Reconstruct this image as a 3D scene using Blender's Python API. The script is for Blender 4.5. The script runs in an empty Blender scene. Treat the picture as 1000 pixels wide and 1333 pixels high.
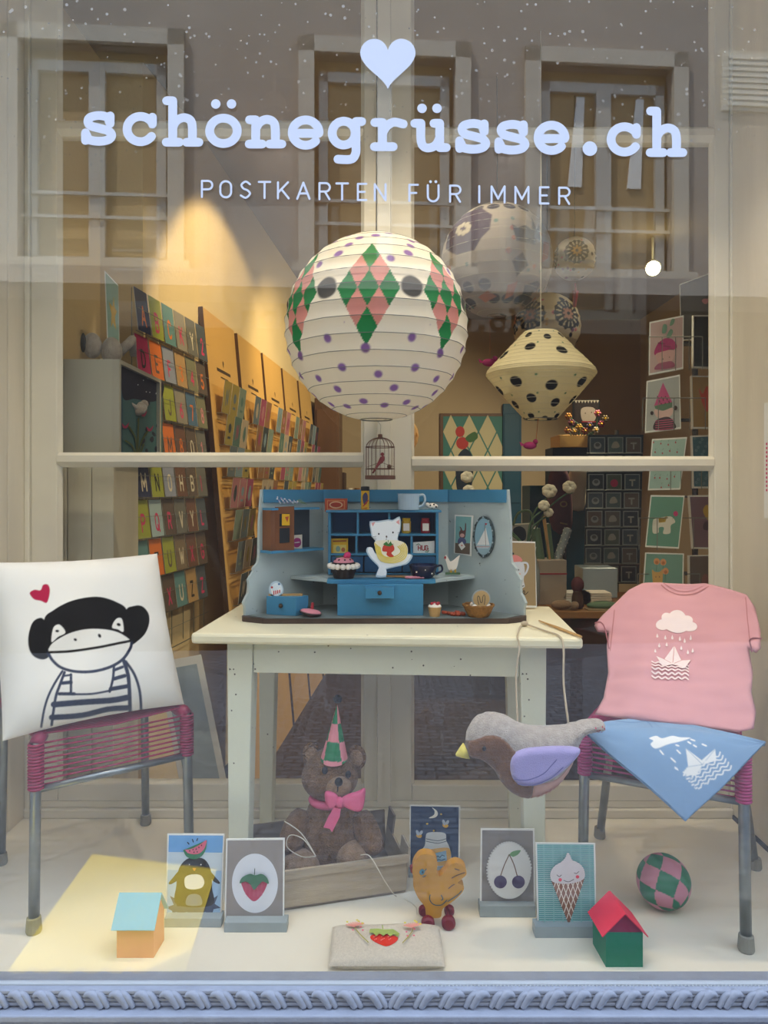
import bpy, bmesh, math, random
import numpy as np
from mathutils import Vector, Matrix, geometry, noise

random.seed(7)
scene = bpy.context.scene
COL = scene.collection
R = math.radians

# ------------------------------------------------------------------ camera
F, HOR, CAMZ = 950.0, 638.0, 1.03          # focal length and horizon in pixels of the 1000x1333 frame
cd = bpy.data.cameras.new('camera'); cam = bpy.data.objects.new('camera', cd); COL.objects.link(cam)
cam.location = (0, 0, CAMZ); cam.rotation_euler = (R(90), 0, 0)
cd.sensor_fit = 'HORIZONTAL'; cd.sensor_width = 36; cd.lens = 36 * F / 1000
cd.shift_y = -(666.5 - HOR) / 1000; cd.clip_start = .02
scene.camera = cam

# ------------------------------------------------------------------ sky, sun, exposure
scene.view_settings.view_transform = 'Standard'; scene.view_settings.look = 'None'
scene.view_settings.gamma = 1; scene.view_settings.use_curve_mapping = False
scene.view_settings.exposure = 0.62
w = bpy.data.worlds.new('sky'); scene.world = w; w.use_nodes = True
bg = w.node_tree.nodes['Background']
bg.inputs[0].default_value = (.60, .75, 1.0, 1); bg.inputs[1].default_value = 3.2
sd = bpy.data.lights.new('sun', 'SUN'); sd.energy = 9; sd.angle = R(.6); sd.color = (1, .97, .92)
sun = bpy.data.objects.new('sun', sd); COL.objects.link(sun); sun.location = (-4, 6, 9)
EL, AZ = R(62), R(50)                       # the sun stands high behind the shop and lights the street and the house opposite
_d = Vector((math.sin(AZ) * math.cos(EL), -math.cos(AZ) * math.cos(EL), -math.sin(EL)))
sun.rotation_euler = _d.to_track_quat('-Z', 'Y').to_euler()

# ------------------------------------------------------------------ helpers
def lin(c):
    if isinstance(c, str):
        c = c.lstrip('#'); c = tuple(int(c[i:i + 2], 16) for i in (0, 2, 4))
    return tuple(((v / 255) / 12.92 if v / 255 <= .04045 else ((v / 255 + .055) / 1.055) ** 2.4) for v in c[:3])

def P(x, y, Y):                             # pixel of the photograph at depth Y -> point
    return Vector(((x - 500) / F * Y, Y, CAMZ - (y - HOR) / F * Y))

def PZ(x, y, Z):                            # pixel on the level plane of height Z
    return P(x, y, F * (CAMZ - Z) / (y - HOR))

def proj(v):                                # point -> pixel
    return (500 + F * v[0] / v[1], HOR + F * (CAMZ - v[2]) / v[1])

class Plane:                                # a plane with in-plane axes u (right) and v (up)
    def __init__(s, O, N, up=(0, 0, 1)):
        s.O = Vector(O); s.N = Vector(N).normalized()
        s.u = Vector(up).cross(s.N).normalized(); s.v = s.N.cross(s.u).normalized()
    def hit(s, x, y):
        d = Vector(((x - 500) / F, 1, -(y - HOR) / F)); C = Vector((0, 0, CAMZ))
        return C + d * ((s.O - C).dot(s.N) / d.dot(s.N))
    def uv(s, p):
        q = p - s.O; return (q.dot(s.u), q.dot(s.v))
    def at(s, a, b, h=0):
        return s.O + s.u * a + s.v * b + s.N * h

def vplane(Y, yaw=0, lean=0, X=0, Z=0):     # a standing plane that faces the street; yaw turns it, lean tips it back
    return Plane((X, Y, Z), (math.sin(R(yaw)), -math.cos(R(yaw)), math.tan(R(lean))))

ORIG = {}
class MB:
    def __init__(s, M=None):
        s.v = []; s.f = []; s.c = []; s.M = M
        s.col = None
    def add(s, vs, fs, col=None):
        n = len(s.v)
        s.v += [(s.M @ Vector(q)) if s.M else Vector(q) for q in vs]
        s.f += [tuple(i + n for i in q) for q in fs]
        s.c += [col if col is not None else s.col] * len(fs)
        return s
    def hexa(s, p, col=None):               # bottom ring 0-3, top ring 4-7, both counter-clockwise seen from above
        return s.add(p, [(3, 2, 1, 0), (4, 5, 6, 7), (0, 1, 5, 4), (1, 2, 6, 5), (2, 3, 7, 6), (3, 0, 4, 7)], col)
    def box(s, x0, x1, y0, y1, z0, z1, col=None):
        return s.hexa([(x0, y0, z0), (x1, y0, z0), (x1, y1, z0), (x0, y1, z0), (x0, y0, z1), (x1, y0, z1), (x1, y1, z1), (x0, y1, z1)], col)
    def prism(s, poly, off, col=None):      # 3-D polygon pushed along a vector
        n = len(poly); off = Vector(off); a = [Vector(q) for q in poly]
        s.add(a + [q + off for q in a], [(i, (i + 1) % n, n + (i + 1) % n, n + i) for i in range(n)], col)
        for tri in geometry.tessellate_polygon([a]):
            s.add([a[i] for i in tri], [(0, 1, 2)], col); s.add([a[i] + off for i in tri], [(2, 1, 0)], col)
        return s
    def slab(s, poly, z0, z1, col=None):    # floor-plan polygon between two heights
        return s.prism([(q[0], q[1], z0) for q in poly], (0, 0, z1 - z0), col)
    def tube(s, pts, r, seg=8, col=None, closed=False, cap=True):
        pts = [Vector(q) for q in pts]; n = len(pts); rs = r if isinstance(r, (list, tuple)) else [r] * n
        vs = []; up = None
        for i, q in enumerate(pts):
            a = pts[i - 1] if (i or closed) else q; b = pts[(i + 1) % n] if (i < n - 1 or closed) else q
            t = (b - a).normalized() if (b - a).length > 1e-9 else Vector((0, 0, 1))
            if up is None:
                up = t.orthogonal().normalized()
            up = (up - t * up.dot(t))
            up = up.normalized() if up.length > 1e-6 else t.orthogonal().normalized()
            sd_ = t.cross(up)
            for k in range(seg):
                an = 2 * math.pi * k / seg
                vs.append(q + (up * math.cos(an) + sd_ * math.sin(an)) * rs[i])
        fs = []
        for i in range(n if closed else n - 1):
            j = (i + 1) % n
            for k in range(seg):
                l = (k + 1) % seg
                fs.append((i * seg + k, i * seg + l, j * seg + l, j * seg + k))
        if cap and not closed:
            fs.append(tuple(reversed(range(seg)))); fs.append(tuple((n - 1) * seg + k for k in range(seg)))
        return s.add(vs, fs, col)
    def lathe(s, c, prof, seg=20, col=None, axis=None):   # prof: (radius, height) from bottom to top
        c = Vector(c); vs = []; fs = []; n = len(prof)
        if axis is None: ax, ex, ey = Vector((0, 0, 1)), Vector((1, 0, 0)), Vector((0, 1, 0))
        else:
            ax = Vector(axis).normalized(); ex = ax.orthogonal().normalized(); ey = ax.cross(ex)
        for r, h in prof:
            for k in range(seg):
                an = 2 * math.pi * k / seg
                vs.append(c + ax * h + ex * (r * math.cos(an)) + ey * (r * math.sin(an)))
        for i in range(n - 1):
            for k in range(seg):
                l = (k + 1) % seg
                fs.append((i * seg + k, i * seg + l, (i + 1) * seg + l, (i + 1) * seg + k))
        if prof[0][0] > 1e-6: fs.append(tuple(reversed(range(seg))))
        if prof[-1][0] > 1e-6: fs.append(tuple((n - 1) * seg + k for k in range(seg)))
        return s.add(vs, fs, col)
    def ball(s, c, r, seg=16, ring=10, col=None, rot=None):
        r = (r, r, r) if not isinstance(r, (tuple, list)) else r
        c = Vector(c); vs = []; fs = []
        for i in range(ring + 1):
            th = math.pi * i / ring - math.pi / 2
            for k in range(seg):
                an = 2 * math.pi * k / seg
                q = Vector((r[0] * math.cos(th) * math.cos(an), r[1] * math.cos(th) * math.sin(an), r[2] * math.sin(th)))
                vs.append(c + (rot @ q if rot else q))
        for i in range(ring):
            for k in range(seg):
                l = (k + 1) % seg
                fs.append((i * seg + k, i * seg + l, (i + 1) * seg + l, (i + 1) * seg + k))
        return s.add(vs, fs, col)
    def ext(s, pl, px, d, col=None, h=0):   # outline in photo pixels on a plane, pushed back by d
        a = [pl.hit(*q) + pl.N * h for q in px]
        return s.prism(a, -pl.N * d, col)
    def build(s, name, mat, parent=None, smooth=False, bevel=0, subsurf=0, origin=None):
        V = s.v
        lo = [min(q[i] for q in V) for i in range(3)]; hi = [max(q[i] for q in V) for i in range(3)]
        org = Vector(origin) if origin is not None else Vector(((lo[0] + hi[0]) / 2, (lo[1] + hi[1]) / 2, lo[2] if parent is None else (lo[2] + hi[2]) / 2))
        me = bpy.data.meshes.new(name)
        me.from_pydata([tuple(q - org) for q in V], [], s.f)
        if any(c is not None for c in s.c):
            at = me.color_attributes.new('Col', 'FLOAT_COLOR', 'CORNER')
            cnt = np.array([len(f) for f in s.f])
            arr = np.array([(*(c if c is not None else (1, 1, 1)), 1) for c in s.c], dtype=np.float32)
            at.data.foreach_set('color', np.repeat(arr, cnt, axis=0).ravel())
        me.validate(); me.update()
        if smooth:
            me.polygons.foreach_set('use_smooth', [True] * len(me.polygons))
        return link(name, me, mat, parent, org, bevel, subsurf)

def link(name, me, mat, parent, org, bevel=0, subsurf=0):
    o = bpy.data.objects.new(name, me); COL.objects.link(o)
    if mat is not None and not len(me.materials): me.materials.append(mat)
    o.location = org - (ORIG[parent.name] if parent else Vector((0, 0, 0)))
    if parent: o.parent = parent
    ORIG[o.name] = Vector(org)
    if bevel:
        m = o.modifiers.new('bevel', 'BEVEL'); m.width = bevel; m.segments = 2; m.limit_method = 'ANGLE'
    if subsurf:
        m = o.modifiers.new('subsurf', 'SUBSURF'); m.levels = m.render_levels = subsurf
    return o

def thing(name, label, cat, loc, group=None):
    o = bpy.data.objects.new(name, None); COL.objects.link(o); o.empty_display_size = .05
    o.location = loc; ORIG[o.name] = Vector(loc)
    return tag(o, label, cat, group)

def tag(o, label, cat, group=None, kind=None):
    o['label'] = label; o['category'] = cat
    if group: o['group'] = group
    if kind: o['kind'] = kind
    return o

def struct(o, label=None):
    o['kind'] = 'structure'
    if label: o['label'] = label
    return o

def sempty(name, loc, label=None):
    o = bpy.data.objects.new(name, None); COL.objects.link(o); o.location = loc; ORIG[o.name] = Vector(loc)
    return struct(o, label)

def crom(pts, n=6, closed=False):           # Catmull-Rom through 2-D or 3-D points
    p = [Vector(q) for q in pts]; m = len(p); out = []
    for i in range(m if closed else m - 1):
        a = p[(i - 1) % m] if closed or i else p[0]; b = p[i]; c = p[(i + 1) % m]
        d = p[(i + 2) % m] if closed or i + 2 < m else p[-1]
        for k in range(n):
            t = k / n
            out.append(.5 * ((2 * b) + (c - a) * t + (2 * a - 5 * b + 4 * c - d) * t * t + (3 * b - a - 3 * c + d) * t ** 3))
    if not closed: out.append(p[-1])
    return [tuple(q) for q in out]

def union2d(pieces):                        # merge overlapping flat pieces into one sheet of triangles
    V = []; Fc = []
    for pc in pieces:
        ar = sum(pc[i][0] * pc[(i + 1) % len(pc)][1] - pc[(i + 1) % len(pc)][0] * pc[i][1] for i in range(len(pc)))
        if abs(ar) < 1e-9: continue
        if ar < 0: pc = pc[::-1]
        Fc.append(list(range(len(V), len(V) + len(pc)))); V += [Vector((float(q[0]), float(q[1]))) for q in pc]
    if not V: return [], []
    r = geometry.delaunay_2d_cdt(V, [], Fc, 1, 1e-5)
    return [tuple(v) for v in r[0]], [tuple(f) for f, o in zip(r[2], r[5]) if o]

class Art:                                  # flat print: coloured outlines laid on a surface one above the other
    def __init__(s, hit, nrm, x0=0, y0=0, sc=1, lift=.0006, step=.00012):
        s.hit = hit; s.nrm = Vector(nrm); s.x0, s.y0, s.sc = x0, y0, sc
        s.h = lift; s.step = step; s.mb = MB()
    def m(s, q):
        return s.hit(s.x0 + q[0] / s.sc, s.y0 + q[1] / s.sc) + s.nrm * s.h
    def poly(s, pts, col):
        q = [s.m(p) for p in pts]
        c = lin(col)
        flat = [[Vector((p[0], p[1], 0)) for p in pts]]
        for t in geometry.tessellate_polygon(flat):
            a, b, d = (q[i] for i in t)
            if (b - a).cross(d - a).dot(s.nrm) < 0: b, d = d, b
            s.mb.add([a, b, d], [(0, 1, 2)], c)
        s.h += s.step; return s
    def ell(s, cx, cy, rx, ry=None, col='000000', rot=0, n=28, a0=0, a1=360):
        ry = rx if ry is None else ry; cr, sr = math.cos(R(rot)), math.sin(R(rot)); pts = []
        full = abs(a1 - a0) >= 360
        for k in range(n if full else n + 1):
            a = R(a0 + (a1 - a0) * k / n); x, y = rx * math.cos(a), ry * math.sin(a)
            pts.append((cx + x * cr - y * sr, cy + x * sr + y * cr))
        return s.poly(pts, col)
    def rect(s, x0, y0, x1, y1, col):
        return s.poly([(x0, y0), (x1, y0), (x1, y1), (x0, y1)], col)
    def blob(s, pts, col, n=6):
        return s.poly(crom(pts, n, True), col)
    def line(s, pts, w, col, curve=0, closed=False, cap=True):
        if curve: pts = crom(pts, curve, closed)
        if closed: pts = list(pts) + [pts[0]]
        c = lin(col); h = w / 2; pc = []
        for a, b in zip(pts[:-1], pts[1:]):
            dx, dy = b[0] - a[0], b[1] - a[1]; L = math.hypot(dx, dy)
            if L < 1e-6: continue
            nx, ny = -dy / L * h, dx / L * h
            pc.append([(a[0] + nx, a[1] + ny), (b[0] + nx, b[1] + ny), (b[0] - nx, b[1] - ny), (a[0] - nx, a[1] - ny)])
        for p in (pts if cap else pts[1:-1]):
            pc.append([(p[0] + h * math.cos(2 * math.pi * k / 8), p[1] + h * math.sin(2 * math.pi * k / 8)) for k in range(8)])
        vv, tt = union2d(pc)
        q = [s.m(p) for p in vv]
        for t in tt:
            a, b, d = (q[i] for i in t)
            if (b - a).cross(d - a).dot(s.nrm) < 0: b, d = d, b
            s.mb.add([a, b, d], [(0, 1, 2)], c)
        s.h += s.step; return s
    def done(s, name, parent, mat=None):
        return s.mb.build(name, mat or M['print'], parent)

def inflate(outline, T, dmax, step, at, wrinkle=None, back=1.0, col=None):
    """soft body from an outline: outline in plane units, T half thickness reached dmax inside the edge; at(u,v,h) -> point"""
    pts = [Vector((p[0], p[1])) for p in outline]; n = len(pts)
    xs = [p[0] for p in pts]; ys = [p[1] for p in pts]
    A = np.array([(p[0], p[1]) for p in pts]); B = np.roll(A, -1, 0)
    gx, gy = np.meshgrid(np.arange(min(xs) + step / 2, max(xs), step), np.arange(min(ys) + step / 2, max(ys), step))
    G = np.stack([gx.ravel(), gy.ravel()], 1)
    d, ins = sdist(G, A, B)
    G = G[ins & (d > step * .55)]
    V = pts + [Vector((float(a), float(b))) for a, b in G]
    res = geometry.delaunay_2d_cdt(V, [], [list(range(n))], 1, 1e-7)
    vv = np.array([(p[0], p[1]) for p in res[0]]); tri = [tuple(f) for f in res[2]]
    d, _ = sdist(vv, A, B)
    q = np.clip(d / dmax, 0, 1); hh = T * np.sqrt(np.clip(1 - (1 - q) ** 2, 0, 1))
    edge = d < 1e-6
    mb = MB(); fr = []; bk = []; vs = []
    for i, (a, b) in enumerate(vv):
        wz = wrinkle(a, b) * (0 if edge[i] else q[i]) if wrinkle else 0
        fr.append(len(vs)); vs.append(at(a, b, hh[i] + wz))
    for i, (a, b) in enumerate(vv):
        if edge[i]: bk.append(fr[i])
        else:
            bk.append(len(vs)); vs.append(at(a, b, -hh[i] * back))
    fs = []
    for t in tri:
        a, b, c = (Vector(vs[fr[k]]) for k in t)
        fs.append(tuple(fr[k] for k in t)); fs.append(tuple(bk[k] for k in reversed(t)))
    mb.add(vs, fs, col)
    return mb

def sdist(G, A, B):
    d = np.full(len(G), 1e9); ins = np.zeros(len(G), bool)
    for a, b in zip(A, B):
        ab = b - a; L = max(ab @ ab, 1e-14)
        t = np.clip(((G - a) @ ab) / L, 0, 1)
        e = G - a - t[:, None] * ab
        d = np.minimum(d, np.hypot(e[:, 0], e[:, 1]))
        c = (a[1] > G[:, 1]) != (b[1] > G[:, 1])
        if c.any():
            xx = a[0] + (G[:, 1] - a[1]) * ab[0] / (ab[1] if abs(ab[1]) > 1e-14 else 1e-14)
            ins ^= c & (G[:, 0] < xx)
    return d, ins

class Ras:                                   # the same kind of print, read out at many points (for cloth that bulges)
    def __init__(s, pts, base):
        s.p = pts; s.c = np.tile(np.array(lin(base)), (len(pts), 1)); s.soft = .6
    def _mix(s, sd, col):
        a = np.clip(.5 - sd / (2 * s.soft), 0, 1)[:, None]
        s.c = s.c * (1 - a) + np.array(lin(col)) * a
    def poly(s, q, col):
        A = np.array(q, float); d, ins = sdist(s.p, A, np.roll(A, -1, 0)); s._mix(np.where(ins, -d, d), col)
    def blob(s, q, col, n=6): s.poly([p[:2] for p in crom(q, n, True)], col)
    def line(s, q, w_, col, curve=0):
        if curve: q = [p[:2] for p in crom(q, curve)]
        A = np.array(q, float); d, _ = sdist(s.p, A[:-1], A[1:]); s._mix(d - w_ / 2, col)
    def ell(s, cx, cy, rx, ry, col, rot=0):
        x, y = s.p[:, 0] - cx, s.p[:, 1] - cy; c, n = math.cos(R(rot)), math.sin(R(rot))
        u, v = (x * c + y * n) / rx, (-x * n + y * c) / ry
        s._mix((np.hypot(u, v) - 1) * min(rx, ry), col)

def vcol(me, cols):                          # linear colours per vertex
    at = me.color_attributes.new('Col', 'FLOAT_COLOR', 'POINT')
    a = np.ones((len(cols), 4), np.float32); a[:, :3] = cols
    at.data.foreach_set('color', a.ravel())

def gridmesh(name, fn, nu, nv, mat, parent, closed_u=False, colfn=None, smooth=True, org=None):
    """surface fn(i/nu, j/nv) -> point; colfn(vertices array) -> linear colours"""
    cu = nu if closed_u else nu + 1
    vs = np.array([fn(i / nu, j / nv) for j in range(nv + 1) for i in range(cu)], dtype=np.float64).reshape(-1, 3)
    fs = []
    for j in range(nv):
        for i in range(nu):
            k = (i + 1) % cu
            fs.append((j * cu + i, j * cu + k, (j + 1) * cu + k, (j + 1) * cu + i))
    o_ = Vector(org) if org is not None else Vector(vs.mean(0))
    me = bpy.data.meshes.new(name); me.from_pydata((vs - np.array(o_)).tolist(), [], fs)
    if colfn is not None: vcol(me, colfn(vs))
    if smooth: me.polygons.foreach_set('use_smooth', [True] * len(me.polygons))
    return link(name, me, mat, parent, o_)
# ------------------------------------------------------------------ materials
M = {}
def mat(name, col, rough=.6, metal=0, var=0, vs=8, bump=0, bs=60, spec=.4, dark=None, stretch=None, trans=0, sheen=0, attr=False):
    m = bpy.data.materials.new(name); m.use_nodes = True; nt = m.node_tree; N = nt.nodes; L = nt.links
    b = N['Principled BSDF']; c = lin(col)
    b.inputs['Roughness'].default_value = rough; b.inputs['Metallic'].default_value = metal
    b.inputs['Specular IOR Level'].default_value = spec; b.inputs['Base Color'].default_value = (*c, 1)
    if sheen: b.inputs['Sheen Weight'].default_value = sheen
    src = None
    tc = N.new('ShaderNodeTexCoord'); mp = N.new('ShaderNodeMapping'); L.new(tc.outputs['Object'], mp.inputs[0])
    if stretch: mp.inputs['Scale'].default_value = stretch
    if attr:
        a = N.new('ShaderNodeAttribute'); a.attribute_name = 'Col'; src = a.outputs['Color']
    if var:
        n = N.new('ShaderNodeTexNoise'); n.inputs['Scale'].default_value = vs; n.inputs['Detail'].default_value = 5
        L.new(mp.outputs[0], n.inputs['Vector'])
        mr = N.new('ShaderNodeMapRange'); mr.inputs[1].default_value = .3; mr.inputs[2].default_value = .7
        L.new(n.outputs['Fac'], mr.inputs[0])
        mx = N.new('ShaderNodeMix'); mx.data_type = 'RGBA'
        L.new(mr.outputs[0], mx.inputs[0])
        dk = lin(dark) if dark else tuple(v * (1 - var) for v in c)
        if src: 
            mu = N.new('ShaderNodeMix'); mu.data_type = 'RGBA'; mu.blend_type = 'MULTIPLY'; mu.inputs[0].default_value = 1
            L.new(src, mu.inputs[6]); mu.inputs[7].default_value = (1 - var, 1 - var, 1 - var, 1)
            L.new(mu.outputs[2], mx.inputs[6]); L.new(src, mx.inputs[7])
        else:
            mx.inputs[6].default_value = (*dk, 1); mx.inputs[7].default_value = (*c, 1)
        src = mx.outputs[2]
    if src: L.new(src, b.inputs['Base Color'])
    if bump:
        n = N.new('ShaderNodeTexNoise'); n.inputs['Scale'].default_value = bs; n.inputs['Detail'].default_value = 4
        L.new(mp.outputs[0], n.inputs['Vector'])
        bp = N.new('ShaderNodeBump'); bp.inputs['Strength'].default_value = bump; bp.inputs['Distance'].default_value = .01
        L.new(n.outputs['Fac'], bp.inputs['Height']); L.new(bp.outputs[0], b.inputs['Normal'])
    if trans:
        tl = N.new('ShaderNodeBsdfTranslucent'); ms = N.new('ShaderNodeMixShader'); ms.inputs[0].default_value = trans
        if src: L.new(src, tl.inputs[0])
        else: tl.inputs[0].default_value = (*c, 1)
        L.new(b.outputs[0], ms.inputs[1]); L.new(tl.outputs[0], ms.inputs[2]); L.new(ms.outputs[0], N['Material Output'].inputs[0])
    M[name] = m
    return m

def specks(name, col, spot, scale, size, rough=.5, var=.1, chip=0, spots2=None):
    """painted old wood: small worm holes and chips of the wood beneath"""
    m = mat(name, col, rough, var=var, vs=5, bump=.15, bs=25); nt = m.node_tree; N = nt.nodes; L = nt.links
    b = N['Principled BSDF']; old = b.inputs['Base Color'].links[0].from_socket
    tc = N.new('ShaderNodeTexCoord'); v = N.new('ShaderNodeTexVoronoi'); v.inputs['Scale'].default_value = scale
    L.new(tc.outputs['Object'], v.inputs['Vector'])
    t = N.new('ShaderNodeMath'); t.operation = 'LESS_THAN'; t.inputs[1].default_value = size; L.new(v.outputs['Distance'], t.inputs[0])
    fac = t.outputs[0]
    if chip:
        n = N.new('ShaderNodeTexNoise'); n.inputs['Scale'].default_value = 38; n.inputs['Detail'].default_value = 6; L.new(tc.outputs['Object'], n.inputs['Vector'])
        g = N.new('ShaderNodeMath'); g.operation = 'GREATER_THAN'; g.inputs[1].default_value = chip; L.new(n.outputs['Fac'], g.inputs[0])
        mxm = N.new('ShaderNodeMath'); mxm.operation = 'MAXIMUM'; L.new(fac, mxm.inputs[0]); L.new(g.outputs[0], mxm.inputs[1]); fac = mxm.outputs[0]
    x = N.new('ShaderNodeMix'); x.data_type = 'RGBA'; L.new(fac, x.inputs[0]); L.new(old, x.inputs[6]); x.inputs[7].default_value = (*lin(spot), 1)
    L.new(x.outputs[2], b.inputs['Base Color'])
    return m

def glassmat(name, r0, tint=(1, 1, 1), dirt=0):
    m = bpy.data.materials.new(name); m.use_nodes = True; nt = m.node_tree; N = nt.nodes; L = nt.links
    N.remove(N['Principled BSDF']); out = N['Material Output']
    tr = N.new('ShaderNodeBsdfTransparent'); tr.inputs[0].default_value = (*tint, 1)
    gl = N.new('ShaderNodeBsdfGlossy'); gl.inputs['Roughness'].default_value = 0.0; gl.inputs[0].default_value = (1, 1, 1, 1)
    lw = N.new('ShaderNodeLayerWeight'); lw.inputs[0].default_value = .5
    p = N.new('ShaderNodeMath'); p.operation = 'POWER'; p.inputs[1].default_value = 5; L.new(lw.outputs['Facing'], p.inputs[0])
    a = N.new('ShaderNodeMath'); a.operation = 'MULTIPLY_ADD'; a.inputs[1].default_value = 1 - r0; a.inputs[2].default_value = r0; L.new(p.outputs[0], a.inputs[0])
    mx = N.new('ShaderNodeMixShader'); L.new(a.outputs[0], mx.inputs[0]); L.new(tr.outputs[0], mx.inputs[1]); L.new(gl.outputs[0], mx.inputs[2])
    res = mx.outputs[0]
    if dirt:                                  # dried rain spots and dust on the pane
        tc = N.new('ShaderNodeTexCoord'); v = N.new('ShaderNodeTexVoronoi'); v.inputs['Scale'].default_value = 42
        L.new(tc.outputs['Object'], v.inputs['Vector'])
        n = N.new('ShaderNodeTexNoise'); n.inputs['Scale'].default_value = 9; L.new(tc.outputs['Object'], n.inputs['Vector'])
        k = N.new('ShaderNodeMath'); k.operation = 'MULTIPLY'; k.inputs[1].default_value = .30; L.new(n.outputs['Fac'], k.inputs[0])
        k2 = N.new('ShaderNodeMath'); k2.operation = 'SUBTRACT'; k2.inputs[1].default_value = .045; L.new(k.outputs[0], k2.inputs[0])
        t = N.new('ShaderNodeMath'); t.operation = 'LESS_THAN'; L.new(v.outputs['Distance'], t.inputs[0]); L.new(k2.outputs[0], t.inputs[1])
        sz = N.new('ShaderNodeSeparateXYZ'); L.new(tc.outputs['Object'], sz.inputs[0])
        hg = N.new('ShaderNodeMapRange'); hg.inputs[1].default_value = .45; hg.inputs[2].default_value = .95; L.new(sz.outputs['Z'], hg.inputs[0])
        f = N.new('ShaderNodeMath'); f.operation = 'MULTIPLY'; L.new(t.outputs[0], f.inputs[0]); L.new(hg.outputs[0], f.inputs[1])
        f2 = N.new('ShaderNodeMath'); f2.operation = 'MULTIPLY'; f2.inputs[1].default_value = dirt; L.new(f.outputs[0], f2.inputs[0])
        df = N.new('ShaderNodeBsdfDiffuse'); df.inputs[0].default_value = (.8, .78, .74, 1)
        m2 = N.new('ShaderNodeMixShader'); L.new(f2.outputs[0], m2.inputs[0]); L.new(res, m2.inputs[1]); L.new(df.outputs[0], m2.inputs[2]); res = m2.outputs[0]
    L.new(res, out.inputs[0]); M[name] = m
    return m

def emit(name, col, s):
    m = bpy.data.materials.new(name); m.use_nodes = True; b = m.node_tree.nodes['Principled BSDF']
    b.inputs['Base Color'].default_value = (*lin(col), 1); b.inputs['Emission Color'].default_value = (*lin(col), 1); b.inputs['Emission Strength'].default_value = s
    M[name] = m

mat('print', 'ffffff', .55, attr=True, spec=.3)
mat('cloth_print', 'ffffff', .9, attr=True, bump=.12, bs=900, spec=.1, sheen=.2)
mat('paper_print', 'ffffff', .8, attr=True, spec=.15, trans=.45)
mat('shade_paper', 'efe3c6', .8, spec=.15, trans=.35)
mat('vinyl', 'd0d9ee', .5, spec=.3)
mat('frame_paint', 'e6e1d0', .45, var=.08, vs=6, bump=.08, bs=18)
mat('panel_paint', 'e2dac6', .55, var=.12, vs=3, bump=.08, bs=30, stretch=(3, 3, .5))
mat('floor_paint', 'ece5d2', .4, var=.1, vs=4, bump=.06, bs=20)
specks('table_paint', 'dfe0c9', '5b5344', 34, .075, .5, .06, chip=.735)
specks('table_top_paint', 'efe5c3', '6b5a40', 20, .055, .5, .06, chip=.76)
specks('hutch_grey', 'b9c6c4', '3c3a36', 46, .06, .55, .18, chip=.73)
specks('hutch_blue', '3f86ab', '2b3a44', 60, .05, .5, .15, chip=.765)
mat('hutch_blue_deep', '1d5680', .5, var=.2, vs=14)
mat('hutch_floor', '747e7c', .6, var=.25, vs=12); mat('hutch_dark', '33404a', .7)
mat('base_edge', '4a3a30', .6, var=.3, vs=30)
mat('metal_tube', '9aa0a0', .38, metal=.9, var=.25, vs=16, bump=.1, bs=40)
mat('rubber', '8b8a80', .8)
mat('rubber_yellow_veil', 'a39a6a', .8)  # rubber with the yellow street reflection put into its colour
mat('cord_red', '9c2c50', .35, var=.15, vs=20)
mat('cord_pink', 'b03a72', .35)
mat('pink_jersey', 'd9a0a4', .9, var=.06, vs=6, bump=.15, bs=500, spec=.1, sheen=.2)
mat('plush_brown', '8a6a4c', .95, var=.3, vs=60, bump=.9, bs=260, spec=.05, sheen=.15)
mat('plush_light', 'a5876a', .95, var=.2, vs=60, bump=.8, bs=260, spec=.05, sheen=.15)
mat('felt_grey', 'b7aea6', .95, var=.25, vs=70, bump=.5, bs=300, spec=.05, sheen=.4)
mat('felt_brown', '79553c', .95, var=.25, vs=30, bump=.4, bs=300, spec=.05, sheen=.3)
mat('felt_lilac', 'a79fd4', .95, var=.08, vs=30, bump=.3, bs=400, spec=.05, sheen=.3)
mat('felt_pink', 'c9a296', .95, var=.1, vs=30, bump=.3, bs=400, spec=.05)
mat('felt_yellow', 'dccf6a', .9)
mat('black_soft', '14141a', .5)
mat('ribbon', 'e0668c', .7, var=.1, vs=30)
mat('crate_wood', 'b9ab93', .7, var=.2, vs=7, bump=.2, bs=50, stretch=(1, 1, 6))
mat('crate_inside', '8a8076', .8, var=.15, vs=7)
mat('toy_yellow', 'c8902c', .55, var=.25, vs=14)
mat('toy_red', '7d1f2c', .4, var=.2, vs=20)
mat('linen', 'e2d8c6', .95, var=.15, vs=220, bump=.5, bs=700, spec=.05)
mat('card_white', 'e9e9e2', .6)
mat('card_body', 'd9d6cc', .7)
mat('stand_grey', '9aa5a6', .5, var=.1, vs=20)
mat('house_cyan', '4fb2d6', .5); mat('house_orange', 'd58676', .55); mat('house_red', 'e83c56', .45); mat('house_green', '1f7a5c', .5)
mat('house_inner', '8c2a4c', .6)
mat('cage', '6a4534', .5, metal=.3); mat('cage_bird', '8a3a3c', .7)
mat('wire', '7f8078', .5, metal=.4); mat('wire_light', '8f938c', .4, metal=.8)
mat('string_black', '1c1c20', .8); mat('string_white', 'd8d0bd', .8); mat('string_orange', 'b5683a', .8); mat('leather_cord', 'b8a88e', .7); mat('wood_light', 'c79d63', .6, var=.2, vs=20)
mat('board_wood', 'd6ab62', .55, var=.14, vs=3.5, bump=.05, bs=40, stretch=(1, 1, .25))
mat('board_edge', '5a3d24', .7)
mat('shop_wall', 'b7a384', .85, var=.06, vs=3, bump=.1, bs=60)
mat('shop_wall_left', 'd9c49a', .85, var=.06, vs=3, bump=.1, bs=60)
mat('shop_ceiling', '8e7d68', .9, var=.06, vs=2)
mat('shop_floor', '3a2a20', .5, var=.3, vs=4, stretch=(6, .6, 1))
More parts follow.
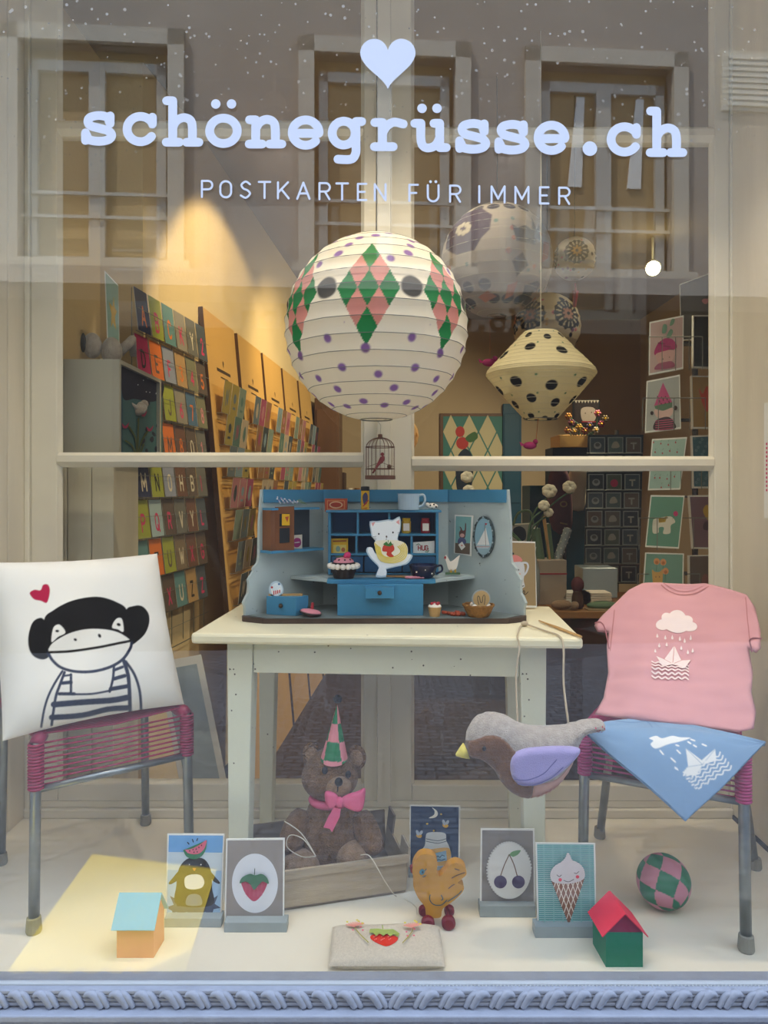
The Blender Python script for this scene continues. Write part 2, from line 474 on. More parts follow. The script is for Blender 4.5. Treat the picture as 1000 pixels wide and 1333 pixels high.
mat('shelf_grey', 'b3b0a4', .6, var=.1, vs=6, stretch=(1, 1, .4))
mat('oak', '9a6b38', .5, var=.25, vs=6, stretch=(.6, 5, 5)); mat('oak_dark', '4a3222', .5, var=.25, vs=6)
mat('brown_door', '6b4a2e', .5, var=.3, vs=10, stretch=(1, 1, .2))
mat('teal_paint', '0f4a63', .5); mat('kraft', 'a08a66', .8, var=.08, vs=120)
mat('leaf', '4b6a4a', .6); mat('petal', 'e6ddc4', .8, bump=.3, bs=60)
mat('ivory', 'd9cfb4', .6); mat('navy', '141c3c', .25); mat('choc', '2a1a18', .6); mat('cream', 'ece2d2', .6); mat('icing_pink', 'd98a94', .5); mat('hot_pink', 'd23a6e', .6)
mat('tin_red', 'a8482c', .4); mat('tin_yellow', 'd8a820', .35); mat('jar_yellow', 'd0a63c', .3); mat('jar_red', 'a02c38', .3); mat('enamel', 'b9cdd8', .3)
mat('wicker', '9a6b30', .7, bump=.8, bs=120, var=.35, vs=120); mat('brass_dark', '4b3a2a', .4, metal=.6); mat('glass_dark', '2a3036', .1)
mat('brown_cab', '7a4a2a', .45, var=.3, vs=14, stretch=(1, 1, .3))
mat('mirror_rim', '5f6e70', .35, metal=.7)
mat('burgundy', '5a2a2e', .8, var=.2, vs=14); mat('denim', '1d4f6b', .8, var=.2, vs=60); mat('white_cotton', 'ddd6c2', .9, bump=.3, bs=40)
mat('green_paper', '5f7a5c', .7); mat('canvas_box', 'a49684', .8); mat('magenta', 'a8246a', .7)
mat('stone_blue', '8a92a6', .75, var=.25, vs=30, bump=.6, bs=60); mat('moulding_paint', '959ba9', .45, var=.12, vs=20, bump=.2, bs=60)
mat('lead_dark', '3d4048', .6); mat('bead_grey', 'a9adb0', .4)
mat('facade', 'a69a8b', .9, var=.12, vs=2.2, bump=.3, bs=20); mat('stone_surround', 'c2b7a3', .8, var=.1, vs=5); mat('casement', 'b4ad9e', .5); mat('frame_white', 'e0dcd2', .5); mat('dark_pane', '9c8258', .5)
mat('dark_front', '2c241e', .7, var=.3, vs=3); mat('curtain', 'dcd6ca', .9); mat('louvre', 'b9b3a4', .6)
mat('asphalt', '50555f', .9, var=.35, vs=14, bump=.6, bs=30)
_n = M['asphalt'].node_tree; _b = _n.nodes.new('ShaderNodeTexBrick'); _b.inputs['Scale'].default_value = 4.5; _b.inputs['Mortar Size'].default_value = .03
for _i, _c in ((1, '5c616b'), (2, '4d525c'), (3, '3a3d44')): _b.inputs[_i].default_value = (*lin(_c), 1)
_t = _n.nodes.new('ShaderNodeTexCoord'); _n.links.new(_t.outputs['Object'], _b.inputs['Vector']); _n.links.new(_b.outputs['Color'], _n.nodes['Principled BSDF'].inputs['Base Color'])
mat('road_yellow', 'd8be4c', .7, var=.15, vs=10, bump=.4, bs=40)
mat('lamp_white', 'e0dccf', .4); mat('lamp_black', '202022', .5)
emit('lamp_glow', 'fff0b4', 14)
glassmat('shop_glass', .047, (.985, .99, .985), dirt=.45)
glassmat('pane_glass', .018, (.97, .98, .97))
# ------------------------------------------------------------------ the street and the house opposite (seen in the glass)
ST = -.47
o = MB().box(-14, 14, -6, 1.42, ST - .1, ST).build('ground', M['asphalt']); struct(o, 'grey paved lane in front of the shop')
FM = Matrix.Translation((0, -4.05, 0)) @ Matrix.Rotation(R(-4.3), 4, 'Z')       # local: x along the house, y towards the shop is +
wins = [(-2.72, 1.66), (.01, 1.66), (2.20, 1.64)]
wz0, wz1, SUR = 3.17, 5.36, .15
def fbox(mb, *a): mb.M = FM; mb.box(*a); return mb
fw = MB(FM)
xs = [-14] + [v for c, wd in wins for v in (c - wd / 2 + SUR, c + wd / 2 - SUR)] + [14]
for i in range(0, len(xs), 2): fw.box(xs[i], xs[i + 1], -.3, 0, ST, 9.5)
for i in range(1, len(xs) - 1, 2):
    fw.box(xs[i], xs[i + 1], -.3, 0, ST, wz0); fw.box(xs[i], xs[i + 1], -.3, 0, wz1 - SUR, 9.5)
fo = struct(fw.build('wall_opposite', M['facade']), 'beige rendered house front across the lane')
MB(FM).box(-14, 14, 0, .06, .3, 2.86).build('shaded_ground_floor', M['dark_front'], fo)  # dark sheet with the ground floor's shade put into its colour
MB(FM).box(-14, 14, 0, .62, 2.80, 2.95).build('added_canopy', M['facade'], fo)  # overhang added to cast shade on the ground floor
MB(FM).box(-14, 14, 0, .10, ST, .3).build('plinth', M['dark_front'], fo)
g = sempty('vent_louvre', FM @ Vector((3.72, .02, 4.9)), 'slatted vent on the house opposite')
g['label'] = 'pale slatted vent on the house across the lane'
MB(FM).box(3.38, 4.06, 0, .03, 4.82, 5.42).build('frame', M['stone_surround'], g)
for i in range(9):
    MB(FM).hexa([(3.43, .03, 4.87 + i * .058), (4.01, .03, 4.87 + i * .058), (4.01, .032, 4.905 + i * .058), (3.43, .032, 4.905 + i * .058),
                 (3.43, .05, 4.86 + i * .058), (4.01, .05, 4.86 + i * .058), (4.01, .04, 4.915 + i * .058), (3.43, .04, 4.915 + i * .058)]).build('slat', M['louvre'], g)
for k, (c, wd) in enumerate(wins):
    a, b = c - wd / 2, c + wd / 2
    wo = sempty(f'window_{k + 4}', FM @ Vector((c, 0, wz0)), ['left', 'middle', 'right'][k] + ' casement window of the house opposite')
    s_ = MB(FM).box(a, a + SUR, -.02, .06, wz0, wz1).box(b - SUR, b, -.02, .06, wz0, wz1).box(a, b, -.02, .06, wz1 - SUR, wz1).box(a - .06, b + .06, -.02, .12, wz0 - .13, wz0)
    s_.build('stone_surround', M['stone_surround'], wo)
    ia, ib, iz = a + SUR, b - SUR, wz1 - SUR
    MB(FM).box(ia, ib, -.14, -.12, wz0, iz).build('pane', M['dark_pane'], wo)
    fr = MB(FM).box(ia + .04, ia + .13, -.12, -.07, wz0, iz - .12).box(ib - .13, ib - .04, -.12, -.07, wz0, iz - .12).box(ia + .04, ib - .04, -.12, -.07, iz - .22, iz - .12).box(ia + .04, ib - .04, -.12, -.07, wz0, wz0 + .07)
    fr.build('casement_frame', M['casement'], wo)
    MB(FM).box(c - .075, c + .075, -.12, -.055, wz0, iz - .2).build('mullion', M['casement'], wo)
    for zz in (.42, .64):
        MB(FM).box(ia, ib, -.06, -.03, wz0 + zz, wz0 + zz + .03).build('rail', M['casement'], wo)
    if k == 2:
        for cx in (-.28, .33):
            MB(FM).prism([(c + cx - .07, -.118, iz - 1.15), (c + cx + .07, -.118, iz - 1.15), (c + cx + .1, -.118, iz - .25), (c + cx + .02, -.118, iz - .25)], (0, .02, 0)).build('curtain', M['curtain'], wo)
# yellow road marking and a pale kerb strip close to the shop
o = MB().hexa([(-1.2, .0, ST), (-.66, .12, ST), (-.6, 1.0, ST), (-1.16, 1.0, ST), (-1.2, .0, ST + .004), (-.66, .12, ST + .004), (-.6, 1.0, ST + .004), (-1.16, 1.0, ST + .004)]).build('road_marking', M['road_yellow'])
tag(o, 'yellow painted marking on the lane before the shop', 'road marking')

# ------------------------------------------------------------------ the shop front
GY = 1.50
o = MB().box(-1.6, 1.6, 1.452, 1.60, ST, -.027).build('wall_front', M['stone_blue']); struct(o, 'blue-grey stone base under the shop window')
tr = sempty('trim_1', (0, 1.46, -.07), 'carved pale blue sill moulding below the glass')
MB().box(-1.6, 1.6, 1.448, 1.53, -.028, -.014).build('lower_fillet', M['moulding_paint'], tr, bevel=.003)
MB().box(-1.6, 1.6, 1.475, 1.53, -.016, .016).build('moulding_ground', M['moulding_paint'], tr)
MB().box(-1.6, 1.6, 1.470, 1.53, .014, .022).build('upper_fillet', M['moulding_paint'], tr, bevel=.002)
# carved straps that curl over a reeded ground
for z in (-.008, .001, .009): MB().tube([(-1.6, 1.4755, z), (1.6, 1.4755, z)], .0045, 8).build('reed', M['moulding_paint'], tr, smooth=True)
def leaf_mesh(sgn):
    mb = MB()
    for pts, rr in (([(.000, .0085), (.006, .0140), (.014, .0150), (.022, .0105), (.029, .000), (.036, -.0125)], (.0022, .0042, .0060, .0068, .0064, .0050)),
                    ([(.021, .0150), (.030, .0135), (.037, .0060), (.043, -.004), (.048, -.0125)], (.0032, .0046, .0050, .0046, .0036))):
        q = crom([(sgn * x, z, 0) for x, z in pts], 4); n = len(q)
        mb.tube([(v[0], 0, v[1]) for v in q], [1.45 * rr[min(int(i / (n - 1) * (len(rr) - 1)), len(rr) - 1)] * (1 - (i / (n - 1) * (len(rr) - 1)) % 1) + 1.45 * rr[min(int(i / (n - 1) * (len(rr) - 1)) + 1, len(rr) - 1)] * ((i / (n - 1) * (len(rr) - 1)) % 1) for i in range(n)], 8)
    me = bpy.data.meshes.new('carved_leaf'); me.from_pydata([(v[0], v[1] * .95, v[2]) for v in mb.v], [], mb.f); me.materials.append(M['moulding_paint'])
    me.polygons.foreach_set('use_smooth', [True] * len(me.polygons)); return me
lm = {1: leaf_mesh(1), -1: leaf_mesh(-1)}
pitch = .0510
for i in range(27):
    for sgn in (1, -1):
        x = .008 + (.0 + (i + 1) * pitch) * sgn
        link('carved_leaf', lm[-sgn], None, tr, Vector((x, 1.4700, .001)))
w3 = sempty('window_3', (0, GY, .0), 'large shop window pane with a bead of putty below')
MB().box(-1.42, 1.42, 1.484, 1.495, .018, .0265).build('bottom_rail', M['bead_grey'], w3, bevel=.002)
bd = MB()
for i in range(150):
    bd.ball((.005 + i * .0075, 1.483, .0225), .0020, 6, 4)
b_ = bd.build('beading', M['bead_grey'], w3); b_['kind'] = 'stuff'
MB().box(-1.42, 1.42, 1.508, 1.534, -.01, .004).build('inner_rail', M['lead_dark'], w3)
MB().box(-1.42, 1.42, GY - .003, GY + .003, .02, 2.34).build('pane', M['shop_glass'], w3)
MB().box(-1.6, -1.38, 1.44, 1.6, ST, 2.4).build('jamb', M['moulding_paint'], w3)
MB().box(1.38, 1.6, 1.44, 1.6, ST, 2.4).build('jamb', M['moulding_paint'], w3)
MB().box(-1.6, 1.6, 1.44, 1.62, 2.28, 2.78).build('head', M['moulding_paint'], w3)

# ------------------------------------------------------------------ the display bay
LX, RX, BY, CZ = -1.13, 1.097, 2.32, 2.74
o = MB().box(-1.42, 1.42, 1.53, BY + .02, -.03, 0).build('floor', M['floor_paint'], bevel=.002); struct(o, 'cream painted floor of the display bay')
wl = sempty('wall_left', (LX, 1.9, 0), 'cream boarded left side of the display bay')
for a, b in ((1.62, 1.985), (1.99, 2.19), (2.195, 2.32)):
    MB().box(LX - .02, LX, a, b, 0, CZ).build('plank', M['panel_paint'], wl, bevel=.003)
MB().box(LX - .04, LX - .02, 1.62, 2.32, 0, CZ).build('backing', M['oak_dark'], wl)
MB().box(-1.42, LX - .02, 1.6, 1.64, 0, CZ).build('return', M['panel_paint'], wl)
wr = sempty('wall_right', (RX, 1.9, 0), 'cream plywood right side of the display bay')
MB().box(RX, RX + .02, 1.62, 2.31, 0, CZ).build('panel', M['panel_paint'], wr)
MB().box(RX - .006, RX, 1.62, 2.31, 0, .012).build('shadow_strip', M['lead_dark'], wr)  # solid dark strip standing in for the shade along the wall foot
MB().box(RX, 1.42, 1.6, 1.64, 0, CZ).build('return', M['panel_paint'], wr)
o = MB().box(-1.6, 1.6, 1.5, 2.36, CZ, CZ + .06).build('ceiling', M['panel_paint']); struct(o, 'ceiling of the display bay')
tb = sempty('trim_2', (0, BY, 0), 'cream skirting below the inner windows')
MB().box(LX, RX, 2.285, 2.36, 0, .028).build('lower_board', M['frame_paint'], tb, bevel=.004)
MB().box(LX, RX, 2.30, 2.36, .028, .05).build('upper_board', M['frame_paint'], tb, bevel=.003)
# two inner casements
def casement(name, x0, x1, zm, zt, zb, label, stile_l, stile_r):
    wv = sempty(name, ((x0 + x1) / 2, BY, .05), label); y0, y1 = 2.30, 2.345
    MB().box(x0, x0 + stile_l, y0, y1, .05, CZ).build('stile', M['frame_paint'], wv, bevel=.005)
    MB().box(x1 - stile_r, x1, y0, y1, .05, CZ).build('stile', M['frame_paint'], wv, bevel=.005)
    a, b = x0 + stile_l, x1 - stile_r
    MB().box(a, b, y0, y1, .05, zb).build('rail', M['frame_paint'], wv, bevel=.004)
    MB().box(a, b, y0, y1, 2.64, CZ).build('rail', M['frame_paint'], wv, bevel=.004)
    for z in (zm, zt):
        MB().prism([(a, y0 + .012, z - .024), (a, y0 - .004, z - .008), (a, y0 - .004, z + .012), (a, y0 + .006, z + .022), (a, y1, z + .022), (a, y1, z - .024)], (b - a, 0, 0)).build('glazing_bar', M['frame_paint'], wv)
    lv = [zb, zm, zt, 2.64]
    for i in range(3):
        MB().box(a, b, 2.325, 2.328, lv[i] + (.015 if i else 0), lv[i + 1] - .01).build('pane', M['pane_glass'], wv)
    for (p, q) in ((zb, zm), (zm, zt), (zt, 2.64)):                        # putty bevels at the stiles
        MB().prism([(a, y0 + .002, p), (a + .008, y0 + .018, p), (a, y0 + .018, p)], (0, 0, q - p)).build('putty_bead', M['frame_paint'], wv)
        MB().prism([(b, y0 + .002, p), (b, y0 + .018, p), (b - .008, y0 + .018, p)], (0, 0, q - p)).build('putty_bead', M['frame_paint'], wv)
    return wv
casement('window_1', -1.115, -.003, 1.127, 2.175, .105, 'left inner casement with cream glazing bars', .086, .062)
casement('window_2', .003, 1.09, 1.115, 2.155, .10, 'right inner casement with cream glazing bars', .085, .05)
MB().prism([(-.02, 2.285, .05), (.02, 2.285, .05), (.022, 2.30, .05), (-.022, 2.30, .05)], (0, 0, CZ - .05)).build('trim_3', M['frame_paint'], None)
struct(bpy.data.objects['trim_3'], 'cover strip between the two casements')
struct(MB().box(LX, -1.115, 2.29, 2.36, 0, CZ).build('trim_4', M['frame_paint'], bevel=.003), 'post at the left end of the casements')
struct(MB().box(1.09, 1.14, 2.295, 2.36, 0, CZ).build('trim_5', M['frame_paint'], bevel=.003), 'post at the right end of the casements')

# ------------------------------------------------------------------ the shop room
WL = [(-1.32, 2.36), (-1.02, 2.4), (-.90, 3.47), (-.60, 7.4)]
def wallx(Y):
    for (xa, ya), (xb, yb) in zip(WL[1:-1], WL[2:]):
        if Y <= yb: return xa + (xb - xa) * (Y - ya) / (yb - ya)
    return WL[-1][0]
SC = 2.76
mb = MB()
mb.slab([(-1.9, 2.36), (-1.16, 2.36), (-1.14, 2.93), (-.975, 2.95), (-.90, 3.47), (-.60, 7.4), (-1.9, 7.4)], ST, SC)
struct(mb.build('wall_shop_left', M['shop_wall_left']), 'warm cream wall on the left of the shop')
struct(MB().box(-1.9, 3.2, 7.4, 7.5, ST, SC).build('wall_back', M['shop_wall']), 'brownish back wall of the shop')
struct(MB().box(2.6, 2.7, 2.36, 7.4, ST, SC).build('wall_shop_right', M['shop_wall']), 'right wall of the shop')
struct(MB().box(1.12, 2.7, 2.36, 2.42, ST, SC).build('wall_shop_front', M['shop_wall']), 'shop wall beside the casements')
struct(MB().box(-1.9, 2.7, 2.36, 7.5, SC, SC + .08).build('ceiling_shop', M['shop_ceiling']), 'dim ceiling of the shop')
struct(MB().box(-1.9, 2.7, 2.36, 7.5, ST - .05, ST).build('floor_shop', M['shop_floor']), 'dark wooden floor of the shop')
struct(MB().box(-1.4, 1.4, 2.36, 2.42, ST, 0).build('wall_below_bay', M['shop_wall']), 'wall below the display bay')
struct(MB().box(-1.6, 3.0, 1.5, 7.5, SC + .08, SC + .14).build('roof', M['asphalt']), 'unseen flat roof slab added to keep the sun out of the shop')  # slab added above the ceiling to block the sun
struct(MB().box(-1.62, -1.42, 1.6, 2.42, ST, SC).build('wall_outer_left', M['shop_wall']), 'outer wall left of the bay')
struct(MB().box(1.42, 1.62, 1.6, 2.42, ST, SC).build('wall_outer_right', M['shop_wall']), 'outer wall right of the bay')
# a dark beam and the reflected cable duct along the left vault
# ------------------------------------------------------------------ lamps
def spot(name, loc, aim, energy, size, blend, col, label, r=.03, group=None):
    t = thing(name, label, 'lamp', loc, group); L = Vector(loc); A = (Vector(aim) - L).normalized()
    MB().tube([L + Vector((0, 0, .02)), Vector((L.x, L.y, CZ if L.y < 2.3 else SC))], .008, 8).build('stem', M['lamp_white'], t)
    MB().lathe(L, [(.045, -.03), (.048, -.03), (.048, .03), (.03, .05), (.0, .055)], 16, axis=-A).build('housing', M['lamp_white'], t)
    MB().lathe(L, [(.0, -.022), (.040, -.022), (.040, -.018), (.0, -.018)], 16, axis=-A).build('bulb', M['lamp_glow'], t)
    ld = bpy.data.lights.new('spot', 'SPOT'); ld.energy = energy; ld.spot_size = R(size); ld.spot_blend = blend; ld.color = col; ld.shadow_soft_size = r
    lo = bpy.data.objects.new('spot_light', ld); COL.objects.link(lo); lo.parent = t; lo.location = A * .05
    lo.rotation_euler = A.to_track_quat('-Z', 'Y').to_euler()
    return t
WARM = (1, .84, .62)
spot('ceiling_spot', (-.45, 1.66, 2.60), (-.30, 1.95, .6), 15, 95, .6, WARM, 'left warm ceiling spot above the display', .05, 'display spots')
spot('ceiling_spot', (.0, 1.62, 2.60), (.0, 1.9, .9), 32, 95, .6, WARM, 'middle warm ceiling spot above the display', .05, 'display spots')
spot('ceiling_spot', (.55, 1.66, 2.60), (.5, 1.95, .6), 24, 95, .6, WARM, 'right warm ceiling spot above the display', .05, 'display spots')
spot('track_spot', (.03, 3.3, 2.6), (-.85, 3.9, 1.5), 46, 88, .25, (1, .74, .38), 'track spot aimed at the leaning boards', .04, 'shop spots')
spot('track_spot', (.03, 4.4, 2.6), (-.75, 5.4, 1.3), 44, 95, .8, (1, .74, .38), 'track spot aimed at the far boards', .04, 'shop spots')
spot('track_spot', (.02, 2.75, 2.6), (-.95, 3.0, 1.2), 9, 75, .4, (1, .80, .5), 'track spot aimed at the alphabet card rack', .04, 'shop spots')
spot('track_spot', (1.42, 3.0, 2.6), (.95, 3.1, .8), 16, 90, .6, (1, .85, .6), 'track spot over the wooden counter', .04, 'shop spots')
spot('track_spot', (.04, 2.62, 2.62), (.72, 3.0, 1.55), 26, 60, .6, (1, .86, .62), 'unseen track spot added to brighten the hanging lanterns', .05, 'shop spots')  # extra lamp added for the lanterns, its fixture hidden from view
sp = P(850, 349, 5.0)
spot('track_spot', tuple(sp), (.6, 5.6, .9), 150, 130, .6, (1, .86, .6), 'bright yellowish track spot seen between the lanterns and card rack', .05, 'shop spots')
MB().ball(sp + Vector((-.02, -.06, -.02)), .048, 12, 8).build('lamp_globe', M['lamp_glow'], bpy.data.objects['track_spot.005'])
# ------------------------------------------------------------------ lettering on the glass
PXG = 1.497 / F                                          # metres per photo pixel on the outer face of the pane
def arc(cx, cy, rx, ry, a0, a1, n=18):
    return [(cx + rx * math.cos(R(a0 + (a1 - a0) * k / n)), cy + ry * math.sin(R(a0 + (a1 - a0) * k / n))) for k in range(n + 1)]
def cr2(p, n=6): return [q[:2] for q in crom(p, n)]
SLAB = {
 's': [cr2([(37.5, 30), (35, 36), (24, 38.5), (12.5, 36), (9.5, 30.5), (13.5, 25), (24, 22), (36, 18.5), (40.5, 12.5), (36, 7), (24, 5), (11.5, 7), (8, 13)]), [(38.5, 38), (38.5, 28)], [(6.5, 6), (6.5, 16)]],
 'c': [arc(24, 22, 17.5, 16.5, 38, 325), [(39.5, 37.5), (39.5, 28.5)]],
 'h': [[(12, 6), (12, 60)], [(4, 60), (12, 60)], cr2([(12, 26), (17, 34), (26, 38), (34.5, 35), (37.5, 26), (37.5, 6)]), [(3.5, 6), (20.5, 6)], [(30, 6), (46, 6)]],
 'o': [arc(24, 22, 18, 16.5, 0, 360, 32)],
 'n': [[(12, 6), (12, 37.5)], [(4, 37.5), (12, 37.5)], cr2([(12, 26), (17, 34), (26, 38), (34.5, 35), (37.5, 26), (37.5, 6)]), [(3.5, 6), (20.5, 6)], [(30, 6), (46, 6)]],
 'e': [arc(24, 22, 17.5, 16.5, 0, 318, 26), [(8, 21), (41, 21)]],
 'g': [arc(20.5, 22.5, 15, 15.5, 0, 360, 28), cr2([(36.5, 37.5), (36.5, 10), (36, -4), (30, -11.5), (13, -11.5)]), [(36.5, 37.5), (44, 37.5)]],
 'r': [[(14, 6), (14, 37.5)], [(4, 37.5), (14, 37.5)], [(3.5, 6), (28, 6)], cr2([(14, 24), (20, 33), (29, 38), (41, 35.5)])],
 'u': [[(4, 37.5), (12, 37.5)], cr2([(12, 37.5), (12, 18), (14.5, 8.5), (22, 5.5), (31, 9), (36.5, 18)]), [(29, 37.5), (36.5, 37.5)], [(36.5, 37.5), (36.5, 6)], [(36.5, 6), (45, 6)]],
 '.': [],
}
SANS = {
 'P': [[(0, 0), (0, 21), (8, 21)], arc(8, 15.5, 5.5, 5.5, 90, -90, 8), [(8, 10), (0, 10)]], 'O': [arc(7, 14, 7, 7, 0, 180, 10), [(0, 14), (0, 7)], arc(7, 7, 7, 7, 180, 360, 10), [(14, 7), (14, 14)]],
 'S': [cr2([(12.5, 17.5), (7, 21), (1.5, 17), (4, 12), (9.5, 9.5), (12.5, 5), (7, 0), (.5, 3)])], 'T': [[(0, 21), (15, 21)], [(7.5, 21), (7.5, 0)]], 'K': [[(0, 0), (0, 21)], [(13, 21), (0, 7.5)], [(4.5, 12), (14, 0)]],
 'A': [[(0, 0), (8, 21), (16, 0)], [(3, 7), (13, 7)]], 'R': [[(0, 0), (0, 21), (8, 21)], arc(8, 15.5, 5.5, 5.5, 90, -90, 8), [(8, 10), (0, 10)], [(7, 10), (13, 0)]], 'E': [[(11, 21), (0, 21), (0, 0), (11, 0)], [(0, 10.5), (9, 10.5)]],
 'N': [[(0, 0), (0, 21), (14, 0), (14, 21)]], 'F': [[(11, 21), (0, 21), (0, 0)], [(0, 10.5), (9, 10.5)]], 'U': [[(0, 21), (0, 7)], arc(7, 7, 7, 7, 180, 360, 10), [(14, 7), (14, 21)]], 'I': [[(0, 0), (0, 21)]], 'M': [[(0, 0), (0, 21), (8.5, 5), (17, 21), (17, 0)]],
 'J': [[(11, 21), (11, 6)], arc(5.5, 6, 5.5, 6, 0, -170, 8)], 'B': [[(0, 0), (0, 21), (8, 21)], arc(8, 16, 5, 5, 90, -90, 8), [(0, 11), (8, 11)], arc(8, 5.5, 5.5, 5.5, 90, -90, 8), [(8, 0), (0, 0)]], 'C': [arc(7, 14, 7, 7, 30, 180, 8), [(0, 14), (0, 7)], arc(7, 7, 7, 7, 180, 330, 8)],
 'D': [[(0, 0), (0, 21), (6, 21)], cr2([(6, 21), (13, 16), (13, 5), (6, 0)]), [(6, 0), (0, 0)]], 'H': [[(0, 0), (0, 21)], [(13, 0), (13, 21)], [(0, 10.5), (13, 10.5)]], 'G': [arc(7, 14, 7, 7, 30, 180, 8), [(0, 14), (0, 7)], arc(7, 7, 7, 7, 180, 360, 8), [(14, 7), (14, 10), (8, 10)]],
 'Q': [arc(7, 14, 7, 7, 0, 180, 10), [(0, 14), (0, 7)], arc(7, 7, 7, 7, 180, 360, 10), [(14, 7), (14, 14)], [(8, 6), (15, -2)]], 'W': [[(0, 21), (5, 0), (9, 15), (13, 0), (18, 21)]], 'X': [[(0, 0), (13, 21)], [(0, 21), (13, 0)]],
 'Y': [[(0, 21), (7, 10), (14, 21)], [(7, 10), (7, 0)]], 'Z': [[(0, 21), (13, 21), (0, 0), (13, 0)]], 'V': [[(0, 21), (7, 0), (14, 21)]], 'L': [[(0, 21), (0, 0), (11, 0)]],
 '1': [[(2, 17), (7, 21), (7, 0)]], '2': [cr2([(1, 16), (6.5, 21), (12, 16), (8, 9), (0, 0)]), [(0, 0), (13, 0)]], '3': [cr2([(1, 18), (7, 21), (12, 16), (6, 11)]), cr2([(6, 11), (13, 5.5), (7, 0), (0, 3)])], '4': [[(10, 0), (10, 21), (0, 6), (14, 6)]],
 '5': [[(12, 21), (2, 21), (1, 12)], cr2([(1, 12), (8, 13), (13, 6.5), (7, 0), (0, 3)])], '6': [cr2([(10, 21), (2, 12), (1, 5), (7, 0), (13, 6), (7, 12), (1, 7)])], '7': [[(0, 21), (13, 21), (4, 0)]], '8': [arc(7, 16, 5, 5, 0, 360, 14), arc(7, 5.5, 6, 5.5, 0, 360, 14)], '9': [cr2([(3, 0), (11, 9), (12, 16), (6.5, 21), (1, 15), (7, 9.5), (12, 14)])],
}
TIL = R(1.22)
class Vinyl:                                             # flat cut lettering on the outer face of the pane
    def __init__(s, bx, by): s.bx, s.by = bx, by; s.mb = MB(); s.pc = []
    def w(s, x, y, k=0):                                 # glyph units (pixels), y up from the baseline
        return (( s.bx + x - 500) * PXG, GY - .0034 - k, CAMZ + (HOR - s.by + y) * PXG)
    def strokes(s, st, wd):
        h = wd / 2
        for pl in st:
            for a, b in zip(pl[:-1], pl[1:]):
                dx, dy = b[0] - a[0], b[1] - a[1]; l = math.hypot(dx, dy) or 1
                nx, ny = -dy / l * h, dx / l * h
                s.pc.append([(a[0] + nx, a[1] + ny), (a[0] - nx, a[1] - ny), (b[0] - nx, b[1] - ny), (b[0] + nx, b[1] + ny)])
            for p in pl: s.disc(p[0], p[1], h, 12)
    def disc(s, x, y, r, n=20):
        s.pc.append([(x + r * math.cos(2 * math.pi * k / n), y + r * math.sin(2 * math.pi * k / n)) for k in range(n)])
    def build(s, name):
        vv, tt = union2d(s.pc); s.mb.add([s.w(*q) for q in vv], [t if ((vv[t[1]][0] - vv[t[0]][0]) * (vv[t[2]][1] - vv[t[0]][1]) - (vv[t[2]][0] - vv[t[0]][0]) * (vv[t[1]][1] - vv[t[0]][1])) > 0 else t[::-1] for t in tt])
        return s.mb.build(name, M['vinyl'], sg)
sg = thing('window_lettering', 'pale blue vinyl shop name with heart and tagline on the window pane', 'lettering', (0, GY - .004, 1.6))
sgb = lambda x: 188 + (x - 129) * math.tan(TIL)
for ch, cx in zip('schonegrusse.ch', (129, 183, 237, 291, 345, 398, 451, 508, 560, 616, 667, 718, 768, 813, 867)):
    v = Vinyl(cx - 24, sgb(cx) + 1)
    v.strokes(SLAB[ch], 11.5)
    if ch == 'o' and cx == 291: v.disc(14, 57, 6.2); v.disc(34.5, 57, 6.2)
    if ch == 'u': v.disc(13.5, 57, 6.2); v.disc(33, 57, 6.2)
    if ch == '.': v.disc(24, 9, 9.5)
    v.build('letter')
for ch, x0 in zip('POSTKARTENFURIMMER', (263, 287, 313, 337, 362, 387, 416, 438, 466, 488, 533, 557, 586, 624, 640, 671, 703, 728)):
    v = Vinyl(x0, 256.5 + (x0 - 262) * math.tan(TIL) * .9)
    v.strokes(SANS[ch], 2.7)
    if ch == 'U': v.disc(3.5, 25.5, 1.9, 10); v.disc(10.5, 25.5, 1.9, 10)
    v.build('letter')
v = Vinyl(505, 118)
hp = []
for k in range(60):
    t = 2 * math.pi * k / 60
    hp.append((36 * math.sin(t) ** 3 * 1.0, 40 + 2.3 * (13 * math.cos(t) - 5 * math.cos(2 * t) - 2 * math.cos(3 * t) - math.cos(4 * t))))
v.pc.append(hp); v.build('heart')

